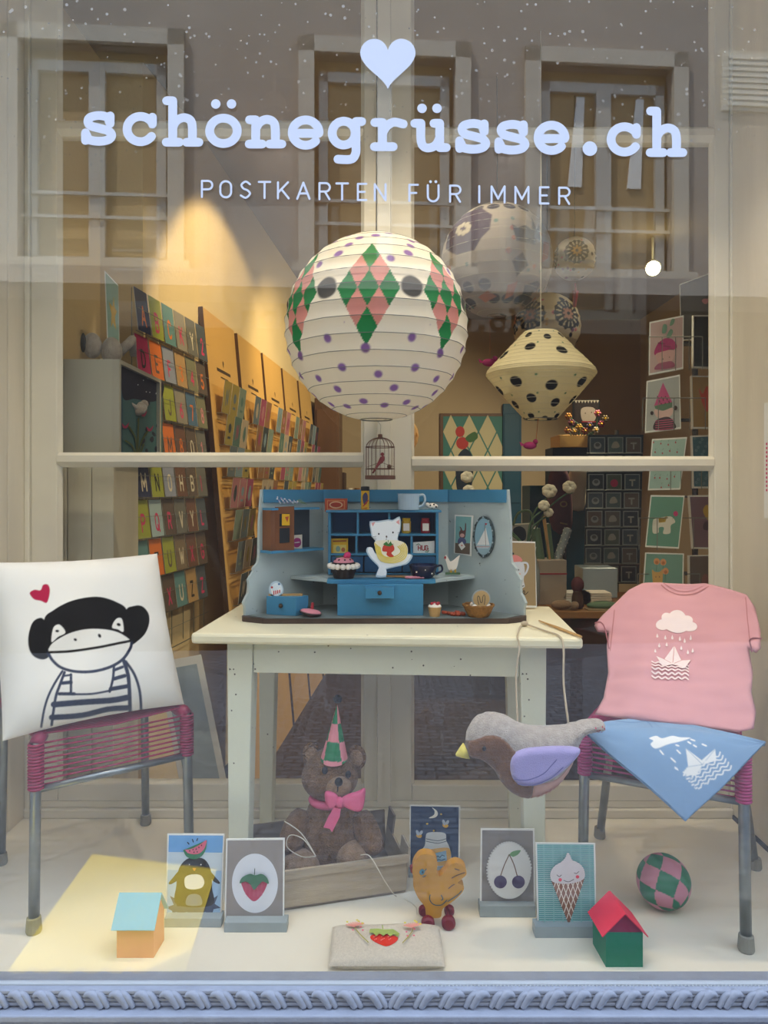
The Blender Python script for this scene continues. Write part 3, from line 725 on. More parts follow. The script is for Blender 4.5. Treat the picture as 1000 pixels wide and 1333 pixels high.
# ------------------------------------------------------------------ paper lanterns
def lantern(name, label, c, rad, nrib, cfun, hgt=1.0, nu=240, nv=200, prof=None, lo=-80, hi=80, ribr=.0011, ropecol='string_black', top=2.74, mat_='paper_print', ribs=True, facets=12):
    c = Vector(c); t = thing(name, label, 'lantern', c + Vector((0, 0, -rad * hgt)))
    def surf(u, v):
        lon = 2 * math.pi * u; la = R(lo + (hi - lo) * v)
        ph = (v * nrib) % 1.0
        sag = 1 - .016 * math.sin(math.pi * ph) * (1 if ribs else .3)
        fac = 1 - .012 * abs(math.sin(facets / 2 * lon)) * (1 if v < .62 else .5)
        if prof: r_, z_ = prof(v)
        else: r_, z_ = math.cos(la), math.sin(la) * hgt
        r_ *= sag * fac * rad
        return (c.x + r_ * math.sin(lon), c.y - r_ * math.cos(lon), c.z + z_ * rad)
    def colf(vs):
        d = vs - np.array(c); lon = np.degrees(np.arctan2(d[:, 0], -d[:, 1])); z = d[:, 2] / (rad * hgt)
        return cfun(lon, np.degrees(np.arcsin(np.clip(z, -1, 1))))
    gridmesh('paper_shade', surf, nu, nv, M[mat_], t, True, colf)
    if ribr:
        for j in range(nrib + 1):
            v = j / nrib
            pts = [Vector(surf(k / 36, v)) for k in range(36)]
            if j in (0, nrib): MB().tube(pts, ribr * 1.8, 5, closed=True).build('rim_ring', M['wire'], t)
            else:
                mb = MB().tube(pts, ribr, 4, closed=True)
                mb.build('rib_wire', M['wire'] if ribs else M['ivory'], t)
    zt = c.z + (prof(1)[1] if prof else math.sin(R(hi)) * hgt) * rad
    if top: MB().tube([(c.x, c.y, zt - .01), (c.x + .002, c.y, (zt + top) / 2), (c.x, c.y, top)], .0017, 5).build('cord', M[ropecol], t)
    return t
def mixc(cols, mask, c): cols[mask] = lin(c) if isinstance(c, (str,)) else c
def dots(cols, lon, lat, lst, col, ky=1.0):
    for a, b, r in lst:
        d = np.hypot(((lon - a + 180) % 360 - 180) * np.cos(np.radians(b)), (lat - b) * ky)
        m = np.clip((r - d) / 1.2 + .5, 0, 1)[:, None]
        cols[:] = cols * (1 - m) + np.array(lin(col)) * m
def harl(lon, lat):
    cols = np.tile(np.array(lin('fbf3df')), (len(lon), 1))
    for k in range(7):
        l0 = -4 + k * 360 / 7
        u = ((lon - l0 + 180) % 360 - 180) / 18.5; v = (lat - 11) / 32.6
        u = u - .08 * v
        p, q = (u + v + 1) / 2, (u - v + 1) / 2
        ins = (p > 0) & (p < 1) & (q > 0) & (q < 1)
        par = (np.floor(p * 3) + np.floor(q * 3)) % 2
        mixc(cols, ins & (par == 0), '2e8a50'); mixc(cols, ins & (par == 1), 'e39b92')
        for dl, ll in ((0, -24),): dots(cols, lon, lat, [(l0 - 2, -22.5, 2.8)], '8a64a0')
        dots(cols, lon, lat, [(l0 + 25.7, 12.5, 6.6)], '5c5a58')
        dots(cols, lon, lat, [(l0 + 26, -16, 2.4), (l0 + 6, -38, 2.4), (l0 + 32, -33, 2.5), (l0 + 20, -47, 2.6), (l0 - 10, -58, 2.6), (l0 + 15, -62, 2.5), (l0 + 4, 55, 2.8), (l0 + 28, 36, 2.8), (l0 + 14, 30, 2.4), (l0 - 18, 44, 2.5), (l0 + 20, 62, 2.6), (l0 + 40, 52, 2.6), (l0 - 14, -8, 0.1)], '9470b4')
    return cols
LC = P(490, 428, 1.95)
big = lantern('paper_lantern', 'large round paper lantern with green and pink harlequin diamonds and purple dots', LC, .246, 17, harl, nu=520, nv=320, ribr=.0010)
MB().tube([LC + Vector((-.046, 0, -.242)), LC + Vector((-.01, 0, -.232)), LC + Vector((.03, .0, -.240)), LC + Vector((.012, 0, -.248))], .0009, 5).build('hook_wire', M['wire'], big)
def spots(lon, lat, base, sets, seed):
    rnd = random.Random(seed); cols = np.tile(np.array(lin(base)), (len(lon), 1))
    for col, n, r in sets:
        dots(cols, lon, lat, [(rnd.uniform(-180, 180), math.degrees(math.asin(rnd.uniform(-.93, .93))), r * rnd.uniform(.8, 1.15)) for _ in range(n)], col)
    return cols
def dotted(lon, lat):
    cols = spots(lon, lat, 'b5a89c', [('6d8a86', 30, 2), ('c26b46', 26, 2.6)], 3)
    rnd = random.Random(5)
    dots(cols, lon, lat, [(k * 24 + 10 * (j % 2), la, 6.2) for j, la in enumerate((62, 48, -38, -55)) for k in range(15) if rnd.random() < .72], '2a1a26')
    def at_(x, y): return ((x - 647) / 72, (340 - y) / 72)
    def pt(x, y):
        u, v = at_(x, y); la = math.asin(max(-.97, min(.97, v))); return (math.degrees(math.asin(max(-.99, min(.99, u / math.cos(la))))), math.degrees(la))
    for k in range(0, 2):
        off = k * 180
        ras = Ras(np.stack([((lon - off + 180) % 360) - 180, lat], 1), 'b5a89c'); ras.c = cols; ras.soft = .8
        ras.poly([pt(*q) for q in ((585, 292), (602, 286), (622, 288), (632, 302), (628, 322), (618, 332), (610, 346), (590, 346), (578, 330))], '4a3344')
        for a in range(8):
            ras.ell(*pt(598 + 6 * math.cos(a * .785), 314 + 6 * math.sin(a * .785)), 3.2, 3.2, 'c4b59c')
        ras.poly([pt(*q) for q in ((655, 316), (662, 320), (672, 316), (680, 320), (682, 302), (687, 318), (692, 308), (692, 322), (695, 334), (686, 332), (684, 339), (660, 337), (657, 326))], '22252b')
        ras.poly([pt(*q) for q in ((655, 361), (668, 350), (676, 364), (662, 377))], '1d2233')
        ras.poly([pt(*q) for q in ((668, 402), (674, 385), (688, 379), (684, 396))], '22252b')
        ras.poly([pt(*q) for q in ((650, 400), (652, 386), (664, 382), (660, 396))], 'c77650')
        ras.poly([pt(*q) for q in ((618, 396), (628, 391), (640, 397), (628, 402))], 'c77650')
        ras.poly([pt(*q) for q in ((694, 358), (697, 332), (706, 330), (704, 350))], 'c4805f')
        cols = ras.c
    return cols
def rosette(base, ink, heart, seed, lons, lat0, rr):
    def f(lon, lat):
        cols = spots(lon, lat, base, [('c9a24a', 20, 2.6), ('8a5a86', 20, 4), ('2c2c38', 14, 5), ('d06a7c', 14, 3)], seed)
        for l0 in lons:
            dx = ((lon - l0 + 180) % 360 - 180) * math.cos(R(lat0)); dy = lat - lat0
            d = np.hypot(dx, dy); an = np.degrees(np.arctan2(dy, dx))
            mixc(cols, d < rr * (1 + .06 * np.cos(np.radians(an * 14))), ink)
            mixc(cols, (d > rr * .52) & (d < rr * .86) & (np.abs((an % 25.7) - 12.8) < 4.5), base)
            mixc(cols, d < rr * .36 * (1 + .25 * np.cos(np.radians(an * 8))), heart)
            mixc(cols, d < rr * .12, ink)
        return cols
    return f
lantern('paper_lantern', 'large grey-white paper lantern with dark dots, rabbit and star flower', P(647, 340, 3.05), .232, 15, dotted, nu=300, nv=200, ribr=.0007, ribs=False, top=2.76)
la2 = lantern('paper_lantern', 'small round lantern with black doily and yellow star, pink tassel below', P(748, 337, 3.2), .094, 10, rosette('c5bcb0', '1b2126', 'b58a46', 8, (-8, 88, 176, 264), 5, 33), nu=160, nv=110, ribr=0, top=2.76)
tp = P(749, 370, 3.2)
MB().tube([tp + Vector((0, 0, .005)), tp + Vector((.002, 0, -.03))], .004, 6).tube([tp + Vector((.002, 0, -.03)), tp + Vector((-.004, 0, -.1))], [.014, .007], 8).build('tassel', M['jar_red'], la2)
lantern('paper_lantern', 'cream round lantern with two black doily flowers behind the diamond lantern', P(712, 426, 3.5), .162, 12, rosette('d9cbaa', '25262b', 'c08a74', 11, (-42, 26, 100, 190, 270), 12, 26), nu=180, nv=120, ribr=0, top=2.76)
def polka(lon, lat):
    cols = np.tile(np.array(lin('f6ebc6')), (len(lon), 1))
    for j, (la, n, r) in enumerate(((40, 8, 5.6), (22, 8, 6.6), (-14, 8, 6.8), (-31, 8, 6.6), (-52, 8, 6.0))):
        dots(cols, lon, lat, [(k * 360 / n + (17 if j % 2 else 2), la + (2 if k % 2 else -3), r * 1.15) for k in range(n)], '26262a', 1.6)
        dots(cols, lon, lat, [(k * 360 / n + 28, la + 7, 1.5) for k in range(n)], '4f8a72', 1.5)
    return cols
def dprof(v):
    pts = [(.30, -.80), (.46, -.62), (.68, -.38), (.90, -.12), (1.0, .0), (.97, .08), (.78, .28), (.60, .47), (.45, .63), (.30, .78)]
    x = v * (len(pts) - 1); i = min(int(x), len(pts) - 2); t = x - i
    return (pts[i][0] * (1 - t) + pts[i + 1][0] * t, pts[i][1] * (1 - t) + pts[i + 1][1] * t)
dl = lantern('paper_lantern', 'cream diamond shaped paper lantern with black polka dots', P(704, 488, 2.75), .208, 22, polka, nu=300, nv=200, prof=dprof, ribr=.0009, ribs=False, top=2.76, ropecol='string_white')
_c = P(704, 488, 2.75); MB().tube([_c + Vector((-.061, 0, -.166)), _c + Vector((-.008, 0, -.160)), _c + Vector((.061, 0, -.166))], .0012, 5).build('hook_wire', M['wire'], dl)
def obird(c, s, label):
    c = Vector(c)
    mb = MB().ball(c, (s, s * .35, s * .55), 12, 8).ball(c + Vector((s * .8, 0, s * .55)), s * .38, 10, 7).prism([c + Vector((-s * .7, -.002, .1 * s)), c + Vector((-s * 1.5, -.002, s * .55)), c + Vector((-s * 1.3, -.002, -.1 * s))], (0, .004, 0))
    t = mb.build('bird_ornament', M['magenta'], None, smooth=True); tag(t, label, 'ornament')
    return t
b1 = obird(P(690, 580, 2.75), .026, 'magenta felt bird dangling below the diamond lantern')
MB().tube([P(701, 543, 2.75), P(698, 572, 2.75)], .0012, 5).build('thread', M['string_orange'], b1)
b2 = obird(P(637, 472, 3.05), .030, 'dark magenta felt bird dangling beside the large dotted lantern')
MB().tube([P(638, 415, 3.05), P(638, 464, 3.05)], .0009, 5).build('thread', M['string_orange'], b2)
lantern('paper_lantern', 'orange-cream lantern half hidden behind the window mullion', P(520, 567, 4.2), .112, 8, lambda a, b: spots(a, b, 'ecc88a', [('c98a2c', 30, 7)], 4), nu=90, nv=60, ribr=0, top=2.76)

# ------------------------------------------------------------------ bird cage below the big lantern
cg = P(495, 622, 1.95); cr_ = .0385
t = thing('bird_cage', 'tiny brown wire bird cage hanging below the harlequin lantern', 'bird cage', cg)
MB().lathe(cg, [(cr_ + .002, -.004), (cr_ + .002, .006), (cr_ - .002, .006), (0, .006)], 28).build('base', M['cage'], t)
for h in (.024, .082):
    MB().tube([cg + Vector((cr_ * math.cos(a * .2618), cr_ * math.sin(a * .2618), h)) for a in range(24)], .0012, 5, closed=True).build('hoop', M['cage'], t)
for k in range(20):
    a = 2 * math.pi * k / 20; d = Vector((math.cos(a), math.sin(a), 0))
    pts = [cg + d * cr_ + Vector((0, 0, .004)), cg + d * cr_ + Vector((0, 0, .08))] + [cg + d * (cr_ * math.cos(b)) + Vector((0, 0, .08 + .028 * math.sin(b))) for b in (.35, .7, 1.05, 1.4)]
    MB().tube(pts, .0007, 4).build('bar', M['cage'], t)
MB().lathe(cg, [(.014, .104), (.006, .108), (.006, .116), (.0, .117)], 12).build('cap', M['cage'], t)
MB().tube([cg + Vector((0, 0, .115)), cg + Vector((.002, 0, .14)), LC + Vector((.0, 0, -.243))], .0007, 4).build('hanger', M['wire'], t)
MB().tube([cg + Vector((-.036, 0, .028)), cg + Vector((0, 0, .042)), cg + Vector((.036, 0, .03))], .0008, 4).build('perch', M['cage'], t)
bd = MB().ball(cg + Vector((.004, 0, .048)), (.007, .006, .012), 10, 8, rot=Matrix.Rotation(.5, 3, 'Y')).ball(cg + Vector((.006, 0, .063)), .005, 8, 6).tube([cg + Vector((0, 0, .044)), cg + Vector((-.02, 0, .012))], [.005, .002], 6)
bd.build('bird', M['cage_bird'], t, smooth=True)
MB().ball(cg + Vector((.024, 0, .03)), (.006, .005, .006), 8, 6).build('nest', M['cage'], t)

# ------------------------------------------------------------------ painted table
tz = .677; fl = Vector((-.476, 1.797)); fr = Vector((.474, 1.736)); ax = (fr - fl).normalized(); ay = Vector((-ax.y, ax.x)); TW = (fr - fl).length; TD = .485
tm = Matrix(((ax.x, ay.x, 0, fl.x), (ax.y, ay.y, 0, fl.y), (0, 0, 1, 0), (0, 0, 0, 1)))
t = thing('table', 'old pale green painted wooden table with worm holes holding the toy kitchen', 'table', tm @ Vector((TW / 2, TD / 2, 0)))
MB(tm).box(0, TW, 0, TD, tz - .026, tz).build('tabletop', M['table_top_paint'], t, bevel=.007)
def legm(x0, x1, y0, y1, tap):
    cx = .006
    return MB(tm).hexa([(x0 + tap[0], y0 + tap[2], 0), (x1 - tap[1], y0 + tap[2], 0), (x1 - tap[1], y1 - tap[3], 0), (x0 + tap[0], y1 - tap[3], 0), (x0, y0, tz - .026), (x1, y0, tz - .026), (x1, y1, tz - .026), (x0, y1, tz - .026)])
lw = .066
legm(.072, .072 + lw, .066, .066 + lw, (.004, .014, 0, .012)).build('leg', M['table_paint'], t, bevel=.003)
legm(TW - .142, TW - .142 + lw, .066, .066 + lw, (.014, .004, 0, .012)).build('leg', M['table_paint'], t, bevel=.003)
legm(.072, .072 + lw * .8, TD - .075, TD - .02, (.0, .016, .01, 0)).build('leg', M['table_paint'], t, bevel=.003)
legm(TW - .142, TW - .142 + lw * .8, TD - .075, TD - .02, (.014, .0, .01, 0)).build('leg', M['table_paint'], t, bevel=.003)
MB(tm).box(.072 + lw, TW - .142, .074, .094, tz - .113, tz - .026).build('apron', M['table_paint'], t, bevel=.002)
MB(tm).box(.072 + lw, TW - .142, TD - .045, TD - .027, tz - .113, tz - .026).build('apron', M['table_paint'], t)
for xx in (.08, TW - .10):
    MB(tm).box(xx, xx + .018, .066 + lw, TD - .075, tz - .113, tz - .026).build('apron', M['table_paint'], t)
# ------------------------------------------------------------------ toy kitchen
HB = .6775
WLn, WRn = ((-.18, 2.16), (-.195, -.185)), ((.19, 2.16), (.188, -.185))
t = thing('toy_kitchen', 'vintage blue and grey toy kitchen hutch with scalloped side wings on the table', 'toy kitchen', (0, 2.04, HB))
def wing(side):
    (bx, by), (dx, dy) = WLn if side < 0 else WRn
    L = math.hypot(dx, dy); prof = [(0, 0), (1.0, 0), (1.0, .022), (1.02, .035), (.985, .052), (.96, .06), (.955, .085), (.965, .096), (.93, .108), (.90, .118), (.905, .126), (.85, .140), (.835, .16), (.83, .25), (.80, .342), (0, .342)]
    pts = [(bx + dx * s, by + dy * s, HB + .012 + z) for s, z in prof]
    n = Vector((dy, -dx, 0)).normalized() * (-.011 if side > 0 else .011)
    return MB().prism(pts, n)
wl_ = wing(-1).build('side_wing', M['hutch_grey'], t, bevel=.002); wr_ = wing(1).build('side_wing', M['hutch_grey'], t, bevel=.002)
MB().box(-.182, .192, 2.16, 2.171, HB, HB + .352).build('back_panel', M['hutch_grey'], t)
MB().slab([(-.18, 2.165), (-.385, 1.975), (-.378, 1.955), (-.318, 1.925), (.328, 1.925), (.38, 1.955), (.386, 1.975), (.192, 2.165)], HB, HB + .013).build('base_board', M['base_edge'], t, bevel=.003)
MB().slab([(-.175, 2.155), (-.368, 1.972), (-.312, 1.930), (.322, 1.930), (.368, 1.972), (.188, 2.155)], HB + .013, HB + .0145).build('base_lining', M['hutch_floor'], t)
z1 = HB + .354
MB().box(-.178, .188, 2.150, 2.1605, z1 - .036, z1).build('top_band', M['hutch_blue'], t)
for (bx, by), (dx, dy), sg_ in ((WLn[0], WLn[1], 1), (WRn[0], WRn[1], -1)):
    n = Vector((-dy, dx, 0)).normalized() * sg_
    if n.y > 0: n = -n
    a = Vector((bx, by, z1 - .036)) + n * .0005; b = a + Vector((dx, dy, 0)) * .79
    MB().hexa([a, b, b + n * .006, a + n * .006, a + Vector((0, 0, .036)), b + Vector((0, 0, .036)), b + n * .006 + Vector((0, 0, .036)), a + n * .006 + Vector((0, 0, .036))]).build('top_band', M['hutch_blue'], t)
# lavender sprig painted on the left band
plw = Plane((WLn[0][0], WLn[0][1], z1) , (-.185, -.195, 0)); plw = Plane(plw.O + Vector((.688, -.725, 0)) * .0075, (.688, -.725, 0))
ar = Art(plw.hit, plw.N, 310, 620, 4.76)
rnd = random.Random(2)
for i in range(26):
    x = 240 + i * 5.0; ar.ell(x + rnd.uniform(-4, 4), 148 + (i % 5 - 2) * 9 * (1 - i / 34) + i * .5, 6.5, 4.5, ['cfd6e4', 'e9ecef', 'a9a6cc'][i % 3], rnd.uniform(0, 90), 8)
for i in range(5): ar.line([(360 + i * 6, 150 + i * 3), (385 + i * 9, 142 + i * 8)], 3, '8aa57c')
ar.done('painted_sprig', t)
# centre cubbies
cx0, cx1, cy0, cy1, cz0, cz1 = -.160, .156, 2.085, 2.155, .788, .966
cub = MB().box(cx0, cx1, cy0 + .004, cy1, cz0, cz0 + .005).box(cx0, cx0 + .008, cy0, cy1, cz0, cz1).box(cx1 - .008, cx1, cy0, cy1, cz0, cz1).build('shelf_case', M['hutch_blue'], t, bevel=.001)
MB().box(cx0 - .006, cx1 + .008, cy0 - .008, 2.16, cz1, cz1 + .007).build('shelf_top', M['hutch_blue'], t, bevel=.002)
MB().box(cx0 + .006, cx1 - .006, cy1 - .004, cy1, cz0, cz1).build('shelf_back', M['hutch_blue_deep'], t)
for z in (.899, .843): MB().box(cx0 + .008, cx1 - .008, cy0 + .002, cy1, z, z + .006).build('shelf_board', M['hutch_blue'], t)
for x, a, b in ((-.078, .905, .966), (.012, .905, .966), (-.082, .849, .899), (.076, .849, .899), (-.01, .849, .899)):
    MB().box(x, x + .006, cy0 + .002, cy1, a, b).build('divider', M['hutch_blue'], t)
for x0_, x1_ in ((cx0 + .01, -.06), (-.056, .05), (.054, cx1 - .01)):
    d = MB().box(x0_, x1_, cy0, cy0 + .05, .796, .840).build('drawer', M['hutch_blue_deep'], t, bevel=.001)
    MB().ball(((x0_ + x1_) / 2, cy0 - .004, .818), .0045, 10, 7).build('knob', M['brass_dark'], d, smooth=True)
MB().slab([(-.178, 2.158), (-.266, 2.078), (-.13, 1.985), (.128, 1.985), (.262, 2.092), (.188, 2.158)], .777, .786).build('counter', M['hutch_grey'], t, bevel=.001)
MB().box(-.155, .14, 1.978, 2.03, .776, .787).build('counter_edge', M['hutch_blue'], t, bevel=.001)
MB().box(-.126, .106, 1.965, 2.09, HB + .014, .776).build('drawer_block', M['hutch_blue'], t, bevel=.002)
d = MB().box(-.049, .026, 1.935, 1.97, .742, .772).build('drawer', M['hutch_blue'], t, bevel=.001)
MB().ball((-.0115, 1.93, .758), .006, 10, 7).build('knob', M['brass_dark'], d, smooth=True)
MB().box(-.035, .018, 1.955, 1.966, .738, .741).build('drawer_slot', M['hutch_dark'], t)
# hanging cupboard on the left wing
n = plw.N; e = Vector((-.7255, -.688, 0))
def wb(s0, s1, d0, d1, z0, z1_):                         # box along the left wing: s along it, d out from it
    o_ = Vector((WLn[0][0], WLn[0][1], 0)); q = [(s0, d0), (s1, d0), (s1, d1), (s0, d1)]
    r_ = [o_ + e * s + n * (d + .001) for s, d in q]
    if (r_[1] - r_[0]).cross(r_[2] - r_[0]).z < 0: r_.reverse()
    return MB().hexa([p + Vector((0, 0, z0)) for p in r_] + [p + Vector((0, 0, z1_)) for p in r_])
MBx = wb
wb(.05, .215, 0, .045, .975, .981).build('cupboard_top', M['hutch_blue'], t)
wb(.04, .222, 0, .052, .858, .865).build('cupboard_shelf', M['hutch_blue'], t)
wb(.150, .215, 0, .040, .865, .975).build('cupboard_body', M['brown_cab'], t)
wb(.175, .182, .034, .045, .865, .975).build('cupboard_post', M['hutch_blue'], t)
cb = wb(.055, .15, 0, .004, .865, .975).build('cupboard_back', M['hutch_dark'], t)
dv = MB(); dpl = vplane(2.055, 12)
ddr = MB(); ddr.ext(dpl, [(358, 660), (383, 659), (383, 716), (358, 717)], .005); dr1 = ddr.build('door', M['brown_cab'], t, bevel=.001)
MB().ext(dpl, [(364, 669), (377, 668), (377, 706), (364, 707)], .002, h=.0015).build('door_pane', M['glass_dark'], dr1)
MB().ext(dpl, [(364, 685.5), (377, 685), (377, 687), (364, 687.5)], .002, h=.002).build('glazing_bar', M['brown_cab'], dr1)
dpl2 = vplane(2.085, -25)
dr2 = MB().ext(dpl2, [(393, 663), (420, 662), (419, 715), (393, 715)], .005).build('door', M['brown_cab'], t, bevel=.001)
MB().ext(dpl2, [(400, 669), (415, 668), (414, 706), (400, 707)], .002, h=.0015).build('door_pane', M['stand_grey'], dr2)
MB().ext(dpl, [(367, 669), (377, 669), (377, 684), (367, 684)], .001, h=.003).build('door_label', M['tin_yellow'], dr1)
MB().ext(dpl, [(371, 673), (376, 672), (374, 680)], .001, h=.0036).build('door_label', M['tin_red'], dr1)
# oval boat picture and rabbit picture on the right wing
nR = Vector((-.7014, -.7128, 0)); plr = Plane(Vector((.19, 2.16, .9)) + nR * .002, nR)
o = thing('wall_picture', 'small upright picture of a rabbit with a letter on the right kitchen wing', 'picture', plr.hit(604, 722))
MB().ext(plr, [(593, 670), (617, 671), (614, 724), (592, 720)], .002, h=.003).build('card', M['card_white'], o)
a = Art(plr.hit, plr.N, 500, 620, 4.76, lift=.0036)
a.poly([(450, 247), (546, 252), (538, 415), (446, 412)], '7fb0ae').poly([(446, 412), (538, 415), (536, 484), (444, 474)], '6f5f50')
a.blob([(470, 350), (480, 330), (474, 312), (484, 318), (492, 335), (505, 330), (508, 290), (514, 300), (512, 350), (505, 382), (478, 382)], '6b4a44').ell(490, 366, 14, 12, 'd9a79c').blob([(462, 400), (475, 380), (500, 382), (514, 400), (508, 418), (468, 416)], '565a7c').poly([(466, 424), (490, 404), (510, 436), (486, 458)], 'eee8dc')
a.ell(488, 428, 5, 4, 'd66a4a'); a.done('print', o)
o = thing('wall_picture', 'oval glass picture of a white sailing boat on the right kitchen wing', 'picture', plr.hit(631, 724))
MB().ext(plr, [(631.5 + 13.6 * math.cos(k * .2244), 698.5 + 27 * math.sin(k * .2244)) for k in range(28)], .004, h=.006).build('rim', M['mirror_rim'], o, bevel=.001)
a = Art(plr.hit, plr.N, 500, 620, 4.76, lift=.0066)
a.ell(626, 373, 54, 114, '8fb6c4', n=36).ell(626, 373, 54, 114, '9fbcc4', a0=20, a1=160, n=20).poly([(585, 425), (640, 318), (662, 425)], 'e8e8e2').line([(634, 300), (640, 430)], 3, '8a7a6a').poly([(634, 290), (650, 292), (640, 304)], 'c23a44').poly([(578, 430), (668, 430), (655, 446), (590, 446)], 'c9cfd0').line([(580, 436), (665, 436)], 3, 'b06a5a')
for k in range(20): a.ell(626 + 60 * math.cos(k * .314), 373 + 120 * math.sin(k * .314), 5, 6, 'a9bcc2' if k % 2 else '39464c', n=8)
a.done('print', o)

# things standing in and on the toy kitchen
def lathe_thing(name, label, cat, c, prof, m, seg=20):
    return tag(MB().lathe(c, prof, seg).build(name, M[m], None, smooth=False), label, cat)
# cupcake
c = P(447.5, 749, 2.015); c.z = .787
t = thing('toy_cupcake', 'felt cupcake with white frill, pink icing and rose on the kitchen counter', 'cupcake', c)
MB().lathe(c, [(.027, 0), (.037, .030), (.034, .033), (0, .033)], 24).build('cup', M['choc'], t)
for k in range(16):
    a_ = k * .3927; MB().ball(c + Vector((.038 * math.cos(a_), .038 * math.sin(a_), .034)), (.0085, .0085, .008), 8, 6).build('frill', M['cream'], t, smooth=True)
MB().ball(c + Vector((0, 0, .038)), (.034, .034, .013), 20, 8).build('cake', M['choc'], t, smooth=True)
MB().ball(c + Vector((0, 0, .044)), (.029, .029, .015), 20, 8).build('icing', M['icing_pink'], t, smooth=True)
for k in range(9):
    a_ = k * .7; MB().ball(c + Vector((.023 * math.cos(a_), .023 * math.sin(a_), .051)), .0035, 6, 4).build('sprinkle', M['choc'], t)
MB().ball(c + Vector((.011, -.004, .064)), (.010, .010, .009), 12, 8).ball(c + Vector((.015, -.010, .064)), .006, 8, 6).ball(c + Vector((.006, -.010, .062)), .006, 8, 6).build('rose', M['hot_pink'], t, smooth=True)
MB().ball(c + Vector((-.011, -.002, .059)), (.012, .006, .003), 8, 6).build('rose_leaf', M['leaf'], t, smooth=True)
# cat cut-out
pl = vplane(1.992, 0)
t = thing('cat_cutout', 'white card cat in a yellow striped shirt with a strawberry, on the kitchen counter', 'figure', pl.hit(497, 751))
q = lambda L: [(310 + x / 4.76, 620 + y / 4.76) for x, y in L]
q2 = lambda L: [(500 + x / 4.76, 620 + y / 4.76) for x, y in L]
outl = q([(815, 280), (862, 278), (930, 268), (955, 272)]) + q2([(70, 262), (98, 250), (105, 300), (98, 345), (85, 385), (100, 420), (112, 460), (115, 500), (160, 485), (178, 492), (165, 520), (140, 545), (80, 560), (20, 575)]) + q([(915, 580), (918, 622), (852, 622), (872, 570), (850, 540), (820, 510), (795, 470), (800, 442), (825, 445), (850, 490), (858, 440), (850, 400), (828, 375), (820, 330)])
outl = [p[:2] for p in crom(outl, 2, True)]
MB().ext(pl, outl, .004).build('figure', M['enamel'], t)
inner = [(506.5 + (x - 506.5) * .93, 710 + (y - 710) * .95) for x, y in outl]
a = Art(pl.hit, pl.N); a.poly(inner, 'eef0f0')
a.x0, a.y0, a.sc = 310, 620, 4.76
a.poly([(826, 290), (850, 284), (835, 312)], 'eaa9a4').poly([(998, 268), (1001, 300), (978, 285)], 'eaa9a4')
a.ell(872, 357, 5, 6, '222222').ell(960, 348, 5, 6, '222222').ell(920, 374, 5, 7, '6a5a50').line([(920, 384), (918, 394)], 2.5, '3a3a3a')
for k in range(3): a.line([(832, 376 + 8 * k), (856, 372 + 10 * k)], 2, '333333').line([(990, 350 + 9 * k), (1010, 345 + 8 * k)], 2, '333333')
a.blob([(845, 410), (890, 396), (990, 398), (1040, 420), (1052, 470), (1030, 520), (960, 540), (880, 520), (860, 470)], 'f3ead0')
for k in range(5): a.line([(848 + k * 8, 415 + k * 6), (858 + k * 8, 470 + k * 3), (885 + k * 9, 522 - k * 5), (960, 536 - k * 9), (1030 - k * 9, 510 - k * 6), (1046 - k * 9, 460), (1030 - k * 10, 415 + k * 5)], 6, 'e3c94e', curve=3)
a.blob([(900, 430), (925, 416), (960, 425), (968, 455), (950, 475), (965, 495), (940, 500), (920, 485), (922, 468), (895, 462)], 'c8402e').poly([(898, 420), (920, 404), (932, 420), (945, 402), (955, 420), (968, 416), (940, 436), (915, 430)], '3f7a3c').line([(930, 410), (930, 396)], 4, '3f7a3c')
a.done('print', t)
# jars, packets and cards in the cubbies
def jar(px, label, body, lid):
    c = P(px, 697, 2.115); c.z = .905
    t = thing('jar', label, 'jar', c)
    MB().lathe(c, [(.012, 0), (.0135, .003), (.0135, .034), (.011, .037), (0, .037)], 18).build('body', M[body], t, smooth=False)
    MB().lathe(c, [(.0118, .037), (.0118, .044), (0, .044)], 18).build('lid', M[lid], t)
    MB().ext(vplane(c.y - .0138), [proj(c + Vector((dx, -.0138, dz))) for dx, dz in ((-.009, .008), (.009, .008), (.009, .029), (-.009, .029))], .001, h=.0004).build('paper_label', M['cream'], t)
jar(529, 'yellow jam jar in the upper cubby of the toy kitchen', 'jar_yellow', 'tin_yellow'); jar(554, 'red jam jar in the upper cubby of the toy kitchen', 'jar_red', 'jar_red')
pl = vplane(2.10)
def packet(name, label, cat, px, m, depth=.012, Y=2.10):
    p_ = vplane(Y); t = thing(name, label, cat, p_.hit((px[0][0] + px[1][0]) / 2, px[2][1])); MB().ext(p_, px, depth).build('box', M[m], t); return t, Art(p_.hit, p_.N, 310, 620, 4.76)
t, a = packet('toy_packet', 'yellow printed food packet in a kitchen cubby behind the cupcake', 'packet', [(431, 701), (453, 701), (453, 723), (430, 723)], 'tin_yellow')
a.rect(585, 392, 675, 412, 'c9a233').line([(590, 402), (670, 400)], 7, '8a2f2a').rect(590, 425, 670, 475, 'd9c36a').ell(620, 450, 14, 18, '7f9a8a').ell(652, 455, 12, 14, 'b0693c'); a.done('print', t)
t, a = packet('greeting_card', 'small white card with red HUG lettering in a kitchen cubby', 'card', [(538, 706), (566, 704), (566, 721), (538, 722)], 'card_white', .002)
a.x0 = 500
for ch, x in zip('HUG', (212, 235, 255)):
    for s_ in SANS[ch]: a.line([(x + u * 1.25, 458 - v * 1.35) for u, v in s_], 5.5, 'a83a3a')
a.line([(200, 425), (215, 418), (225, 428)], 4, '4a7a50').line([(255, 468), (270, 470), (278, 458)], 4, '4a7a50'); a.done('print', t)
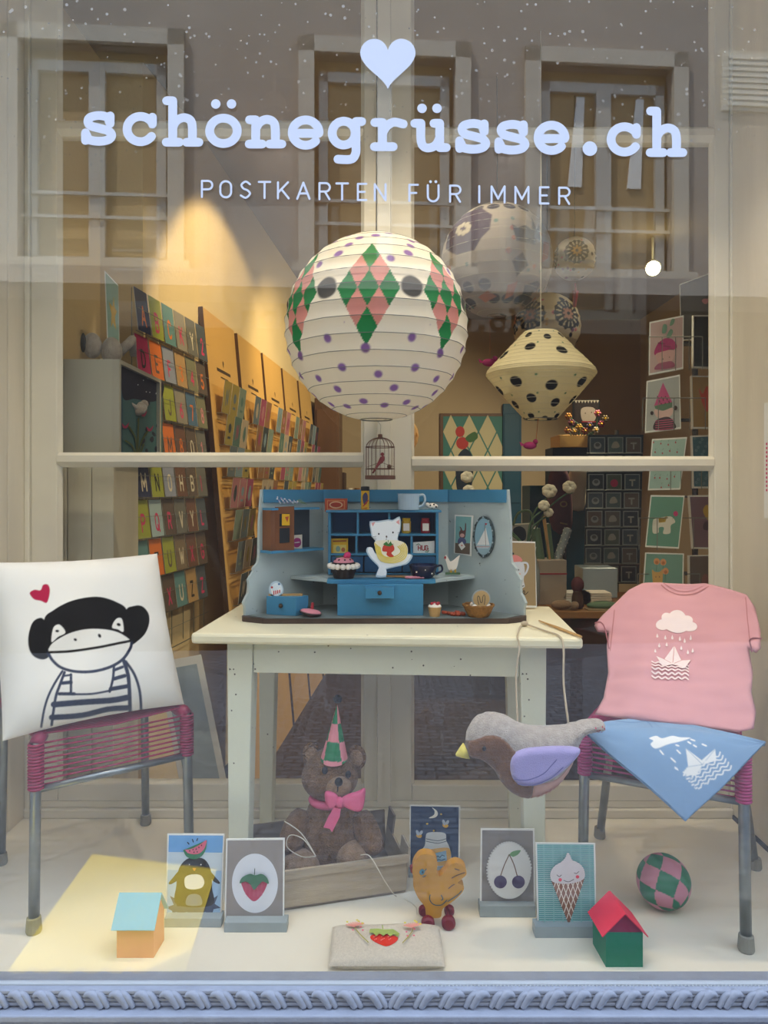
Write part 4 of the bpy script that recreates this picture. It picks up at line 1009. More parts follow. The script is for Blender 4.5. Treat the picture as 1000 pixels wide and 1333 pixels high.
t, a = packet('toy_tin', 'orange red ornamental tin on top of the toy kitchen shelf', 'tin', [(423, 649), (452, 649), (452, 666), (423, 666)], 'tin_red', .02, 2.105)
a.rect(545, 143, 668, 212, 'b5502e').rect(552, 150, 660, 205, 'c98a58').rect(556, 154, 656, 201, 'a8402a').ell(607, 177, 42, 22, 'd0a27a').ell(607, 177, 34, 15, 'a03a26'); a.done('print', t)
c = P(475.5, 665, 2.10); c.z = .974
t = thing('toy_bottle_tin', 'slim yellow cleanser tin with black top on the toy kitchen shelf', 'tin', c)
MB().lathe(c, [(.012, 0), (.012, .060), (0, .060)], 18).build('body', M['tin_yellow'], t)
MB().lathe(c, [(.0123, .054), (.0123, .066), (.006, .067), (0, .067)], 18).build('top', M['lamp_black'], t)
a = Art(lambda x, y: Vector((P(x, y, 2.088).x, 2.0868, P(x, y, 2.088).z)), (0, -1, 0), 310, 620, 4.76); a.blob([(772, 125), (790, 100), (804, 120), (800, 165), (780, 175)], '3a3a5c').line([(776, 185), (806, 150)], 7, 'a8382c').line([(775, 200), (800, 195)], 4, 'a8382c'); a.done('print', t)
# mug
c = P(532, 665, 2.10); c.z = .974
t = thing('enamel_mug', 'small pale blue enamel mug on top of the toy kitchen shelf', 'mug', c)
MB().lathe(c, [(.030, 0), (.031, .044), (.0325, .046), (.030, .046), (.028, .004), (0, .004)], 24).build('cup', M['enamel'], t)
MB().tube(crom([c + Vector((.029, 0, .040)), c + Vector((.043, 0, .042)), c + Vector((.047, 0, .026)), c + Vector((.040, 0, .012)), c + Vector((.029, 0, .008))], 5), .0035, 8).build('handle', M['enamel'], t, smooth=True)
c = P(563, 665, 2.10); c.z = .974
t = thing('toy_cow', 'tiny black and white lying cow on the toy kitchen shelf', 'figurine', c)
MB().ball(c + Vector((0, 0, .009)), (.016, .008, .009), 12, 8).build('body', M['cream'], t, smooth=True)
MB().ball(c + Vector((-.014, 0, .014)), .006, 10, 7).build('head', M['cream'], t, smooth=True)
for dx, dz in ((-.006, .012), (.004, .014), (.010, .008), (-.001, .006)): MB().ball(c + Vector((dx, -.0055, dz)), (.003, .002, .003), 8, 6).build('patch', M['black_soft'], t)
# navy bowl with flowers
c = P(551, 750, 2.02); c.z = .787
t = thing('toy_bowl', 'dark navy blue glazed cup on the kitchen counter beside the cat', 'cup', c)
MB().lathe(c, [(.022, 0), (.032, .008), (.040, .034), (.041, .037), (.038, .037), (.031, .012), (0, .006)], 24).build('cup', M['navy'], t, smooth=True)
MB().tube(crom([c + Vector((.038, 0, .032)), c + Vector((.05, 0, .034)), c + Vector((.052, 0, .02)), c + Vector((.036, 0, .012))], 5), .003, 8).build('handle', M['navy'], t, smooth=True)
for dx, dz in ((-.02, .02), (.004, .026), (.022, .016)): MB().ball(c + Vector((dx, -.036, dz)), .0022, 6, 4).build('painted_dot', M['cream'], t)
c = P(540, 755, 1.995); c.z = .787
mb = MB()
for k in range(9): mb.ball(c + Vector((-.022 + k * .0055, .002 * (k % 2), .004)), (.005, .006, .0042), 8, 6)
tag(mb.build('toy_sausage', M['icing_pink'], None, smooth=True), 'pink knitted sausage lying at the counter edge', 'toy food')
tag(MB().tube([P(502, 750, 2.0), P(530, 751, 2.0)], [.002, .0035], 8).build('wooden_spoon', M['oak'], None), 'thin wooden stick lying on the kitchen counter', 'spoon')
# white hen
pl = vplane(2.07); t = thing('hen_figurine', 'small white flat hen on a green base at the right counter end', 'figurine', pl.hit(590, 747))
hen = q2([(372, 505), (385, 490), (398, 505), (412, 528), (432, 520), (455, 500), (470, 490), (462, 520), (455, 555), (440, 580), (405, 582), (393, 555), (385, 525)])
MB().ext(pl, [p[:2] for p in crom(hen, 3, True)], .006).build('body', M['cream'], t)
MB().ext(pl, q2([(372, 505), (378, 492), (386, 500), (382, 515)]), .004, h=.001).build('comb', M['jar_red'], t)
for x in (412, 438): MB().ext(pl, q2([(x, 575), (x + 8, 575), (x + 10, 598), (x - 2, 598)]), .004).build('foot', M['tin_yellow'], t)
MB().ext(pl, q2([(382, 596), (470, 596), (472, 608), (380, 608)]), .016, h=.006).build('base', M['leaf'], t)
# small blue box with a round badge
c0, c1 = P(346, 806, 1.975), P(385, 806, 1.955); zb = HB + .0145
t = thing('toy_drawer_box', 'small blue drawer box with round knob on the kitchen base', 'box', (c0.x + .04, 1.97, zb))
MB().hexa([(c0.x, 1.985, zb), (c1.x, 1.958, zb), (c1.x + .03, 1.995, zb), (c0.x + .03, 2.02, zb), (c0.x, 1.985, zb + .05), (c1.x, 1.958, zb + .05), (c1.x + .03, 1.995, zb + .05), (c0.x + .03, 2.02, zb + .05)]).build('body', M['hutch_blue'], t, bevel=.001)
MB().ball(((c0.x + c1.x) / 2, 1.965, zb + .026), .006, 10, 7).build('knob', M['brass_dark'], t, smooth=True)
MB().box(c0.x + .006, c1.x + .014, 1.985, 1.998, zb + .05, zb + .055).build('tray_top', M['wood_light'], t)
pl = vplane(1.985, 0); t = thing('round_badge', 'round white badge with a red bird standing on the blue drawer box', 'badge', pl.hit(359.5, 779))
MB().ext(pl, [(359.5 + 9.5 * math.cos(k * .2618), 767.5 + 11 * math.sin(k * .2618)) for k in range(24)], .003).build('disc', M['enamel'], t)
a = Art(pl.hit, pl.N, 310, 620, 4.76); a.ell(238, 702, 36, 42, 'dce6ea').ell(210, 688, 7, 7, 'c04a4a').ell(254, 668, 7, 6, '3c6a9a').blob([(205, 700), (225, 715), (252, 700), (262, 690), (255, 720), (230, 735), (212, 722)], 'f4efe6')
for k in range(4): a.line([(222 + k * 12, 712 - k * 2), (222 + k * 12, 732 - k * 4)], 7, 'c0404c')
a.done('print', t)
# spinning top
c = P(404, 802, 1.955); c.z = zb
t = thing('spinning_top', 'flat striped spinning top with red peg lying on the kitchen base', 'spinning top', c)
MB().lathe(c + Vector((0, 0, .006)), [(.004, -.006), (.024, .002), (.029, .006), (.024, .010), (.004, .014)], 24, axis=(.16, 0, 1)).build('disc', M['icing_pink'], t)
MB().lathe(c + Vector((0, 0, .006)), [(.0285, .001), (.0292, .004), (.0285, .007)], 24, axis=(.16, 0, 1)).build('band', M['lamp_black'], t)
MB().tube([c + Vector((.004, .004, .014)), c + Vector((.006, .004, .036))], [.005, .0035], 8).build('peg', M['jar_red'], t)
# dessert cup, red garland, basket and round tag
c = P(566, 806, 1.955); c.z = zb
t = thing('dessert_cup', 'tiny cup of cream and red berries on the kitchen base', 'toy food', c)
MB().lathe(c, [(.013, 0), (.018, .026), (0, .026)], 18).build('cup', M['wood_light'], t)
MB().ball(c + Vector((0, 0, .026)), (.018, .018, .009), 14, 8).build('cream', M['cream'], t, smooth=True)
for dx, dy in ((-.008, -.006), (.006, -.008), (0, .004), (.010, .002)): MB().ball(c + Vector((dx, dy, .034)), .0052, 8, 6).build('berry', M['jar_red'], t, smooth=True)
pts = [P(577, 797, 1.975), P(588, 799, 1.97), P(596, 803, 1.965), P(604, 800, 1.965), P(594, 797, 1.97), P(598, 806, 1.955), P(588, 801, 1.96)]
mb = MB()
for q_ in crom([(p.x, p.y, max(zb + .005, p.z)) for p in pts], 3): mb.ball(q_, .0052, 8, 6)
tag(mb.build('bead_garland', M['tin_red'], None, smooth=True), 'small coil of reddish brown beads beside the basket', 'garland')
c = P(623, 806, 1.955); c.z = zb
t = thing('wicker_basket', 'tiny oval wicker basket on the right of the kitchen base', 'basket', c)
MB().lathe(c, [(.027, 0), (.034, .012), (.040, .026), (.043, .030), (.039, .030), (.03, .010), (0, .006)], 26).build('bowl', M['wicker'], t, smooth=True)
MB().tube([c + Vector((.041 * math.cos(k * .2618), .041 * math.sin(k * .2618), .030 + .0015 * (k % 2))) for k in range(24)], .003, 6, closed=True).build('rim', M['wicker'], t)
mb = MB()
for k in range(10): mb.ball(c + Vector((.026 * math.cos(k * 2.1), .024 * math.sin(k * 2.1), .028)), .007, 8, 6)
tag(mb.build('toy_bread_rolls', M['cream'], None, smooth=True), 'tiny pale rolls filling the wicker basket', 'toy food', kind='stuff')
pl = vplane(1.950, 0, 6, Z=.72); t = thing('round_badge', 'round wooden badge with drawn rabbit ears standing in the basket', 'badge', pl.hit(626.5, 793))
MB().ext(pl, [(626.5 + 12.3 * math.cos(k * .2618), 779.5 + 12.3 * math.sin(k * .2618)) for k in range(24)], .004).build('disc', M['stand_grey'], t)
a = Art(pl.hit, pl.N, 500, 620, 4.76); a.ell(603, 760, 51, 51, 'b99a68').line([(588, 795), (580, 765), (582, 742), (592, 750), (598, 780), (608, 780), (612, 748), (620, 736), (626, 752), (622, 795)], 4, '3a3a3a', curve=4); a.done('print', t)
t, a = packet('toy_packet', 'small pink and white packet in the left wing cupboard', 'packet', [(381, 697), (393, 696), (393, 716), (381, 716)], 'cream', .01, 2.06)
a.blob([(342, 400), (360, 382), (385, 388), (390, 420), (370, 440), (345, 432)], 'b03a7c').line([(352, 412), (380, 408)], 6, 'e9e0d8'); a.done('print', t)
# elephant card behind the kitchen
pl = vplane(2.13, 4, 6, Z=.70)
t = thing('greeting_card', 'kraft greeting card with a white elephant in a pink hat behind the kitchen', 'card', pl.hit(680, 792))
MB().ext(pl, [(655, 704), (697, 705), (699, 791), (655, 790)], .002).build('card', M['card_white'], t)
a = Art(pl.hit, pl.N, 640, 590, 4.545); a.poly([(90, 528), (257, 532), (263, 902), (90, 898)], 'a08a66')
a.blob([(105, 645), (180, 645), (196, 690), (190, 750), (196, 790), (165, 795), (150, 740), (120, 720), (105, 690)], 'd3d8de').line([(183, 648), (208, 650), (216, 672), (205, 705), (190, 722)], 11, 'd3d8de', curve=4)
a.blob([(100, 640), (106, 612), (140, 602), (170, 615), (178, 640)], 'e08a84').ell(124, 594, 9, 7, '2d3540').ell(160, 690, 3, 4, '222222').ell(165, 715, 7, 6, 'e0a69c').line([(163, 790), (190, 785)], 5, '2a2a2a')
a.line([(150, 836), (162, 815), (170, 832), (176, 815), (182, 834), (196, 824), (190, 812), (184, 826), (198, 836), (216, 820)], 4, '2a2a2a', curve=4); a.done('print', t)
# ------------------------------------------------------------------ string chairs
def chair(label, FL, FR, BR, BL, cord, seat=.447, drop=.118, caps=('rubber',) * 4, back_h=.74, lean=.06, insb=.03, top_in=.05):
    FL, FR, BR, BL = (Vector((*q, 0)) for q in (FL, FR, BR, BL)); ctr = (FL + FR + BR + BL) / 4
    t = thing('string_chair', label, 'chair', ctr)
    up = lambda v, z, k=.0: v + (ctr - v) * k + Vector((0, 0, z))
    ins = .03
    for p_, cp in zip((FL, FR), caps[:2]):
        MB().tube([up(p_, 0), up(p_, seat - .03, ins), up(p_, seat - .006, ins + .03), up(p_, seat, ins + .09)], .0125, 12).build('leg', M['metal_tube'], t, smooth=True)
        MB().lathe(p_, [(.016, 0), (.018, .004), (.016, .035), (.0125, .037)], 14).build('foot_cap', M[cp], t)
    for p_, q_ in ((BR, FR), (BL, FL)):
        out = (p_ - q_).normalized() * lean
        MB().tube([up(p_, 0), up(p_, seat - .01, insb), up(p_, seat + .12, insb + .02) + out * .35, up(p_, back_h, insb + top_in) + out], .0115, 12).build('leg', M['metal_tube'], t, smooth=True)
        MB().lathe(p_, [(.015, 0), (.017, .004), (.015, .03), (.0115, .032)], 14).build('foot_cap', M['rubber'], t)
    oL = (BL - FL).normalized() * lean; oR = (BR - FR).normalized() * lean
    MB().tube([up(BL, back_h - .003, insb + top_in) + oL, up(BR, back_h - .003, insb + top_in) + oR], .0115, 10).build('top_rail', M['metal_tube'], t, smooth=True)
    a, b = up(FL, seat - drop, ins), up(FR, seat - drop, ins)
    MB().tube([a, b], .009, 10).build('front_stretcher', M['metal_tube'], t, smooth=True)
    for p_, q_ in ((FL, BL), (FR, BR), (BL, BR)):
        MB().tube([up(p_, seat, ins + (.05 if p_ is not BL else insb - ins)), up(q_, seat, insb)], .010, 10).build('seat_rail', M['metal_tube'], t, smooth=True)
    # cord: coils round the front posts and side rails, strings across front and seat
    mb = MB()
    for p_ in (FL, FR):
        for k in range(15):
            z = seat - .012 - k * (drop - .016) / 14
            c_ = up(p_, z, ins)
            mb.tube([c_ + Vector((.0155 * math.cos(j * .628), .0155 * math.sin(j * .628), 0)) for j in range(10)], .0038, 5, closed=True)
    nf = 9
    for k in range(nf):
        z = seat - .012 - k * (drop - .02) / (nf - 1)
        mb.tube([up(FL, z, ins), (up(FL, z, ins) + up(FR, z, ins)) / 2 + Vector((0, 0, -.003)), up(FR, z, ins)], .0026, 6)
    ns = 40
    for k in range(ns):
        f = .02 + .95 * k / (ns - 1)
        A = up(FL.lerp(BL, f), seat + .010, ins + (insb - ins) * f); B = up(FR.lerp(BR, f), seat + .010, ins + (insb - ins) * f)
        mb.tube([A + Vector((0, 0, -.012)), A, A.lerp(B, .5) + Vector((0, 0, -.012)), B, B + Vector((0, 0, -.012))], .0028, 6)
    for p_, q_ in ((FL, BL), (FR, BR)):
        mb.tube([up(p_, seat - .012, ins), up(p_, seat - .002, ins + .03), up(p_, seat, ins + .08), up(q_, seat, insb)], .0160, 10)
    o = mb.build('woven_cord', M[cord], t, smooth=True); o['kind'] = 'stuff'
    mb = MB()
    for k in range(14):
        z = seat + .12 + k * (back_h - seat - .14) / 13; h_ = (z - seat) / (back_h - seat)
        mb.tube([up(BL, z, insb + top_in * h_) + oL * h_, up(BR, z, insb + top_in * h_) + oR * h_], .0028, 6)
    o = mb.build('back_cord', M[cord], t, smooth=True); o['kind'] = 'stuff'
    return t
chair('metal tube chair with dark red cord seat carrying the monkey cushion', (-.816, 1.70), (-.514, 1.93), (-.735, 2.25), (-1.055, 2.01), 'cord_red', caps=('rubber_yellow_veil', 'rubber'))
chair('metal tube chair with magenta cord seat carrying the two t-shirts', (.489, 1.80), (.81, 1.632), (1.01, 1.985), (.64, 2.165), 'cord_pink', back_h=.69, lean=.0, insb=.27, top_in=.04)

# ------------------------------------------------------------------ monkey cushion
cb, cr = Vector((-.874, 1.672, .455)), Vector((-.530, 1.935, .462)); ctr_top = Vector((-.637, 2.05, .852)); ctl = Vector((-.985, 1.79, .852))
def cush(u, v, side):
    a = cb.lerp(cr, u).lerp(ctl.lerp(ctr_top, u), v)
    U, V = 2 * u - 1, 2 * v - 1
    pull = .05
    c_ = (cb + cr + ctl + ctr_top) / 4
    edge = 1 - pull * ((1 - U * U) * V * V + (1 - V * V) * U * U)
    a = c_ + (a - c_) * edge
    n = (cr - cb).cross(ctl - cb).normalized()
    th = .080 * ((1 - U ** 4) * (1 - V ** 4)) ** .55
    wr = .008 * noise.noise(Vector((u * 4, v * 5, 3))) * (1 - U ** 4) * (1 - V ** 4)
    return a + n * ((th + wr) * side)
def monkey(vs):
    px = np.stack([500 + F * vs[:, 0] / vs[:, 1], HOR + F * (CAMZ - vs[:, 2]) / vs[:, 1]], 1)
    s = 3.5714; q = px.copy(); q[:, 1] -= 710; q *= s
    r = Ras(q, 'eae6dc'); r.soft = 2.0; K = '121214'; K_VEIL = '1d2740'  # navy is the black print with the bluish glass reflection mixed in
    r.blob([(138, 222), (160, 206), (188, 208), (200, 184), (222, 182), (232, 205), (228, 240), (216, 267), (190, 258), (158, 250)], 'b01c44')
    r.blob([(205, 345), (250, 300), (320, 262), (400, 242), (470, 240), (540, 262), (590, 300), (600, 400), (560, 470), (400, 480), (250, 500), (215, 470)], K)
    r.blob([(205, 345), (180, 338), (150, 360), (132, 420), (135, 480), (160, 518), (205, 530), (235, 500), (235, 400)], K)
    r.blob([(585, 305), (620, 282), (660, 282), (690, 315), (694, 360), (675, 410), (640, 445), (610, 460), (580, 420)], K)
    r.blob([(240, 448), (246, 390), (262, 370), (282, 372), (304, 405), (270, 425)], 'eae6dc'); r.blob([(522, 382), (530, 355), (548, 338), (568, 345), (574, 400), (548, 390)], 'eae6dc')
    r.ell(266, 398, 9, 6, K); r.ell(552, 368, 10, 7, K, 20)
    r.poly(cr2([(226, 480), (250, 450), (320, 410), (400, 390), (480, 390), (550, 405), (605, 440), (612, 460), (595, 495), (560, 535), (500, 570), (420, 582), (340, 578), (280, 560), (240, 525), (226, 490)], 5), 'eae6dc')
    r.line(cr2([(224, 500), (245, 535), (285, 568), (350, 586), (430, 586), (510, 566), (570, 530), (605, 480), (612, 452)], 5), 14, K_VEIL)
    r.line(cr2([(226, 497), (330, 492), (450, 475), (550, 455), (606, 444)], 5), 12, K)
    r.ell(350, 438, 8, 6, K, 30); r.ell(463, 420, 7, 10, K, -30)
    # body
    r.line(cr2([(290, 585), (255, 640), (225, 700), (205, 765), (192, 843)], 4), 11, K_VEIL); r.line(cr2([(300, 590), (278, 650), (258, 710), (240, 835)], 4), 13, K_VEIL)
    r.line(cr2([(575, 535), (595, 600), (602, 680), (605, 780)], 4), 18, K_VEIL); r.line(cr2([(585, 540), (625, 600), (650, 680), (657, 780)], 4), 13, K_VEIL)
    r.line([(330, 600), (330, 685)], 12, K_VEIL); r.line(cr2([(530, 560), (525, 620), (510, 680)], 4), 12, K_VEIL)
    for a, b, w_ in (((290, 640), (330, 636), 17), ((275, 690), (345, 690), 16), ((300, 606), (330, 602), 10), ((530, 620), (580, 606), 18), ((515, 668), (590, 655), 20), ((530, 580), (570, 565), 14)): r.line([a, b], w_, K_VEIL)
    r.line(cr2([(345, 692), (430, 690), (512, 675)], 4), 10, K_VEIL)
    r.line(cr2([(250, 740), (400, 728), (520, 720), (590, 708)], 4), 28, K_VEIL); r.line(cr2([(240, 800), (380, 790), (500, 762), (590, 755)], 4), 26, K_VEIL)
    return r.c
t = thing('cushion', 'white cushion printed with a black monkey and red heart on the left chair', 'cushion', (cb + cr) / 2)
NS = 250
gridmesh('front', lambda u, v: cush(u, v, 1), NS, NS, M['cloth_print'], t, colfn=monkey)
gridmesh('back', lambda u, v: cush(1 - u, v, -1), 40, 40, M['white_cotton'], t)

# ------------------------------------------------------------------ pink t-shirt over the right chair's back
p00, p10, p01 = PZ(775, 938, .462), PZ(960, 957, .462), P(800, 772, 2.10)
pn = (p10 - p00).cross(p01 - p00).normalized()
if pn.y > 0: pn = -pn
pt_ = Plane(p00, pn)
tee_px = [(774, 934), (786, 912), (792, 880), (790, 845), (792, 828), (778, 826), (774, 818), (784, 805), (800, 790), (818, 772), (836, 763), (860, 762), (872, 763), (900, 764), (918, 763), (940, 768), (972, 778), (983, 795), (990, 825), (990, 848), (984, 854), (975, 850), (980, 880), (978, 905), (984, 930), (981, 953), (960, 957), (920, 952), (860, 944), (815, 940)]
tee_uv = [pt_.uv(pt_.hit(*q)) for q in tee_px]
def tee_w(a, b):
    return .016 * noise.noise(Vector((a * 9, b * 5, 1.7))) + .006 * noise.noise(Vector((a * 8, b * 30, 9))) + .004 * noise.noise(Vector((a * 22, b * 14, 5))) + .006 * math.sin(a * 30 + b * 8) * max(0, .12 - b) / .12 - .02 * max(0, b - .30)
def tee_at(a, b, h): return pt_.at(a, b, h + .012)
t = thing('tshirt', 'pink t-shirt with white cloud and paper boat print over the chair back', 't-shirt', p00.lerp(p10, .5))
inflate(tee_uv, .006, .012, .0065, tee_at, tee_w).build('shirt', M['pink_jersey'], t, smooth=True)
def tee_hit(x, y):
    p_ = pt_.hit(x, y); a, b = pt_.uv(p_); return tee_at(a, b, .006 + tee_w(a, b))
A_ = Art(tee_hit, pt_.N, 740, 740, 3.846, lift=.0012, step=.0002)
A_.line([(466, 106), (500, 125), (560, 143), (630, 138), (690, 112), (700, 106)], 6, 'b97a7c', curve=4).line([(478, 96), (505, 108), (560, 124), (625, 120), (680, 98)], 5, 'c08286', curve=4).line([(232, 235), (222, 330), (210, 430)], 5, 'b97a7c', curve=4).line([(135, 300), (160, 292), (185, 330), (205, 420)], 6, '9a5c62', curve=4).line([(885, 165), (895, 280), (905, 370)], 5, 'b97a7c', curve=4).line([(965, 370), (925, 368), (905, 385), (915, 440)], 8, '8a5a66', curve=4)
A_.done('seams_and_sleeve_shade', t)  # darker lines draw the seams and the shade in the sleeve openings
A_ = Art(tee_hit, pt_.N, 740, 740, 3.846, lift=.0013, step=.00012); Wc = 'efdcd8'
for x, y, rx, ry in ((470, 305, 32, 28), (492, 268, 26, 26), (545, 260, 42, 32), (595, 275, 28, 24), (612, 308, 32, 24), (540, 305, 60, 36)): A_.ell(x, y, rx, ry, Wc)
def drop(x, y, s): A_.poly([(x, y - 12 * s), (x + 6 * s, y + 4 * s), (x + 3 * s, y + 9 * s), (x - 3 * s, y + 9 * s), (x - 6 * s, y + 4 * s)], Wc)
for x, y in ((445, 362), (485, 368), (520, 364), (558, 366), (582, 375), (612, 364), (455, 410), (492, 402), (565, 412), (598, 430), (622, 425), (435, 440)): drop(x, y, 1.0)
A_.poly([(440, 468), (480, 480), (530, 405), (565, 478), (612, 472), (580, 525), (525, 505), (470, 520)], Wc).line([(530, 405), (522, 500)], 3, 'd99b96').line([(480, 480), (522, 503), (565, 478)], 3, 'd99b96').line([(470, 518), (522, 500), (575, 524)], 3, 'd99b96')
for k in range(5):
    A_.line([(418 + j * 16.5, 500 + k * 19 + (6 if j % 2 else -3)) for j in range(12)], 7, Wc, curve=3)
A_.done('boat_print', t)

# ------------------------------------------------------------------ blue t-shirt lying over the seat edge
bl_, bk_, rt_, tip = PZ(757, 946, .476), PZ(845, 931, .476), PZ(997, 966, .474), P(893, 1068, 1.60)
fL, fR = PZ(800, 1000, .470), PZ(950, 1012, .463)
def bsurf(u, v):                                          # u: left -> right along the back, v: back -> hanging corner
    b = (bl_.lerp(bk_, u * 2) if u < .5 else bk_.lerp(rt_, u * 2 - 1))
    f = (bl_.lerp(tip, u * 2) if u < .5 else tip.lerp(rt_, u * 2 - 1))
    p_ = b.lerp(f, v); k = 5 - 3.5 * abs(2 * u - 1) ** 1.5   # carried by the seat, then falling over its front edge
    p_.z = b.z + (f.z - b.z) * v ** k
    return p_
def bsurf2(u, v):
    q_ = bsurf(u, v)
    return q_ + Vector((0, 0, .003 * math.sin(u * 9 + v * 4) + .003 * noise.noise(Vector((u * 5, v * 5, 2)))))
def boat_blue(vs):
    px = np.stack([500 + F * vs[:, 0] / vs[:, 1], HOR + F * (CAMZ - vs[:, 2]) / vs[:, 1]], 1)
    q = (px - np.array([740, 740])) * 3.846
    r = Ras(q, '7f9fc2'); r.soft = 1.6; Wc = 'e6e8e8'
    for p_ in ([(405, 850), (440, 838), (470, 850), (520, 838), (560, 845), (612, 848), (560, 866), (500, 880), (455, 898), (430, 900), (412, 880), (425, 862)],): r.blob(p_, Wc)
    for a, b in (((460, 912), (475, 930)), ((515, 950), (535, 968)), ((545, 910), (560, 925)), ((600, 868), (612, 876)), ((628, 885), (640, 892)), ((672, 880), (690, 888)), ((535, 998), (548, 1006)), ((540, 884), (552, 888)), ((615, 856), (632, 862))): r.line([a, b], 8, Wc)
    r.poly([(570, 1025), (600, 990), (588, 900), (668, 960), (735, 902), (742, 960), (672, 985), (640, 1040), (600, 1035)], Wc)
    r.line([(588, 900), (672, 982)], 3, '9fb4c8'); r.line([(600, 995), (672, 982), (735, 905)], 3, '9fb4c8')
    for k in range(5):
        a = (582 + k * 14, 1040 + k * 16); b = (765 + k * 14, 925 + k * 17)
        n_ = 10; r.line(cr2([(a[0] + (b[0] - a[0]) * j / n_ + (5 if j % 2 else -5), a[1] + (b[1] - a[1]) * j / n_ + (5 if j % 2 else -5)) for j in range(n_ + 1)], 3), 7, Wc)
    r.line(cr2([(190, 755), (300, 770), (380, 765), (400, 745)], 4), 3, '5f82ac'); r.line(cr2([(350, 745), (400, 770), (420, 795)], 4), 3, '5f82ac'); r.line([(385, 738), (465, 800)], 2.5, '6f92b8')
    return r.c
t = thing('tshirt', 'folded blue t-shirt with white paper boat print lying over the right chair seat', 't-shirt', bsurf(.5, .3))
gridmesh('shirt', bsurf2, 240, 170, M['cloth_print'], t, colfn=boat_blue)
gridmesh('underside', lambda u, v: bsurf2(1 - u, v) - Vector((0, -.003, .006)), 60, 40, M['cloth_print'], t, colfn=lambda vs: np.tile(np.array(lin('7f9fc2')), (len(vs), 1)))

# ------------------------------------------------------------------ felt bird on a cord
BYD = 1.665; bp = vplane(BYD)
Q = lambda L: [(580 + x / 4, 910 + y / 4) for x, y in L]
def soft(px, T, dmax, step, pl=bp, h0=0, back=1.0, wr=None, n=4):
    c_ = [p[:2] for p in crom(px, n, True)]
    uv = [pl.uv(pl.hit(*p)) for p in c_]
    return inflate(uv, T, dmax, step, lambda a, b, h: pl.at(a, b, h + h0), wr, back)
body = Q([(105, 205), (112, 160), (150, 100), (200, 72), (250, 68), (310, 80), (360, 110), (420, 130), (500, 140), (600, 135), (680, 118), (760, 100), (810, 108), (832, 140), (820, 165), (760, 172), (715, 195), (690, 250), (660, 330), (610, 410), (540, 470), (470, 500), (410, 510), (340, 480), (290, 430), (250, 365), (190, 315), (130, 295), (100, 260)])
t = thing('felt_bird', 'hanging felt bird with brown head, grey back and lilac wing beside the table', 'bird', bp.hit(680, 1037))
soft(body, .045, .05, .006).build('body', M['felt_grey'], t, smooth=True)
_bo = np.array([bp.uv(bp.hit(*q[:2])) for q in crom(body, 4, True)]); _bn = np.roll(_bo, -1, 0)
def bird_h(a, b):
    d, _ = sdist(np.array([[a, b]]), _bo, _bn); q = min(1, d[0] / .05); return .045 * math.sqrt(max(0, 1 - (1 - q) ** 2))
def patch(px, th):
    uv = [bp.uv(bp.hit(*p[:2])) for p in crom(px, 4, True)]
    return inflate(uv, th, .006, .006, lambda a, b, h: bp.at(a, b, bird_h(a, b) + h))
patch(Q([(104, 212), (140, 187), (200, 158), (260, 160), (310, 195), (345, 235), (400, 270), (430, 330), (440, 440), (430, 490), (408, 508), (352, 484), (292, 428), (252, 363), (192, 312), (132, 293), (102, 260)]), .0035).build('head_patch', M['felt_brown'], t, smooth=True)
patch(Q([(432, 492), (440, 400), (470, 400), (560, 380), (650, 300), (664, 312), (608, 408), (538, 466), (470, 497)]), .003).build('belly_patch', M['felt_pink'], t, smooth=True)
bw_ = vplane(BYD - .046)
soft(Q([(335, 320), (360, 280), (420, 255), (520, 245), (620, 243), (690, 252), (702, 275), (680, 310), (620, 370), (550, 420), (470, 450), (400, 452), (355, 420), (338, 370)]), .012, .014, .006, pl=bw_, back=.6).build('wing', M['felt_lilac'], t, smooth=True)
MB().lathe(bp.at(*bp.uv(bp.hit(*Q([(108, 270)])[0])), 0), [(.019, 0), (.012, .012), (.003, .025), (0, .026)], 14, axis=(-1, -.15, -.35)).build('beak', M['felt_yellow'], t, smooth=True)
MB().ball(bp.at(*bp.uv(bp.hit(*Q([(187, 220)])[0])), bird_h(*bp.uv(bp.hit(*Q([(187, 220)])[0]))) + .004), (.0042, .003, .0055), 10, 8).build('eye', M['black_soft'], t, smooth=True)
a = Art(bw_.hit, bw_.N, 580, 910, 4, lift=.0128)
a.line([(352, 405), (420, 410), (500, 380), (545, 335), (572, 305)], 5, '6c66a0', curve=4).line([(372, 430), (450, 435), (540, 400), (605, 345)], 5, '6c66a0', curve=4); a.done('wing_stitching', t)
a = Art(lambda x, y: (lambda ab: bp.at(*ab, bird_h(*ab)))(bp.uv(bp.hit(x, y))), bp.N, 580, 910, 4, lift=.005)
rnd = random.Random(4)
for k in range(16): x, y = 462 + (k % 6) * 20, 472 + (k // 6) * 10 - (k % 6) * 10; a.line([(x, y), (x + 12, y - 5)], 5, 'a8524e')
a.done('belly_stitching', t)
a = Art(lambda x, y: (lambda ab: bp.at(*ab, bird_h(*ab)))(bp.uv(bp.hit(x, y))), bp.N, 580, 910, 4, lift=.002)
for x, y in ((762, 128), (782, 138), (800, 125), (812, 135), (798, 155), (782, 152), (770, 145)): a.ell(x, y, 4, 4, 'b0405c', n=8)
a.done('tail_stitching', t)
k0 = P(683, 799, 1.885); k0.z = tz + .008
e1 = PZ(712, 822, tz + .004); e2 = P(729, 836, 1.742)
pts = [k0, e1, Vector((e2.x, e2.y + .004, tz + .003)), Vector((e2.x + .003, 1.718, tz - .02)), P(734, 890, 1.70), bp.at(*bp.uv(bp.hit(740, 941)), 0)]
MB().tube(crom(pts, 5), .0026, 6).build('cord', M['leather_cord'], t, smooth=True)
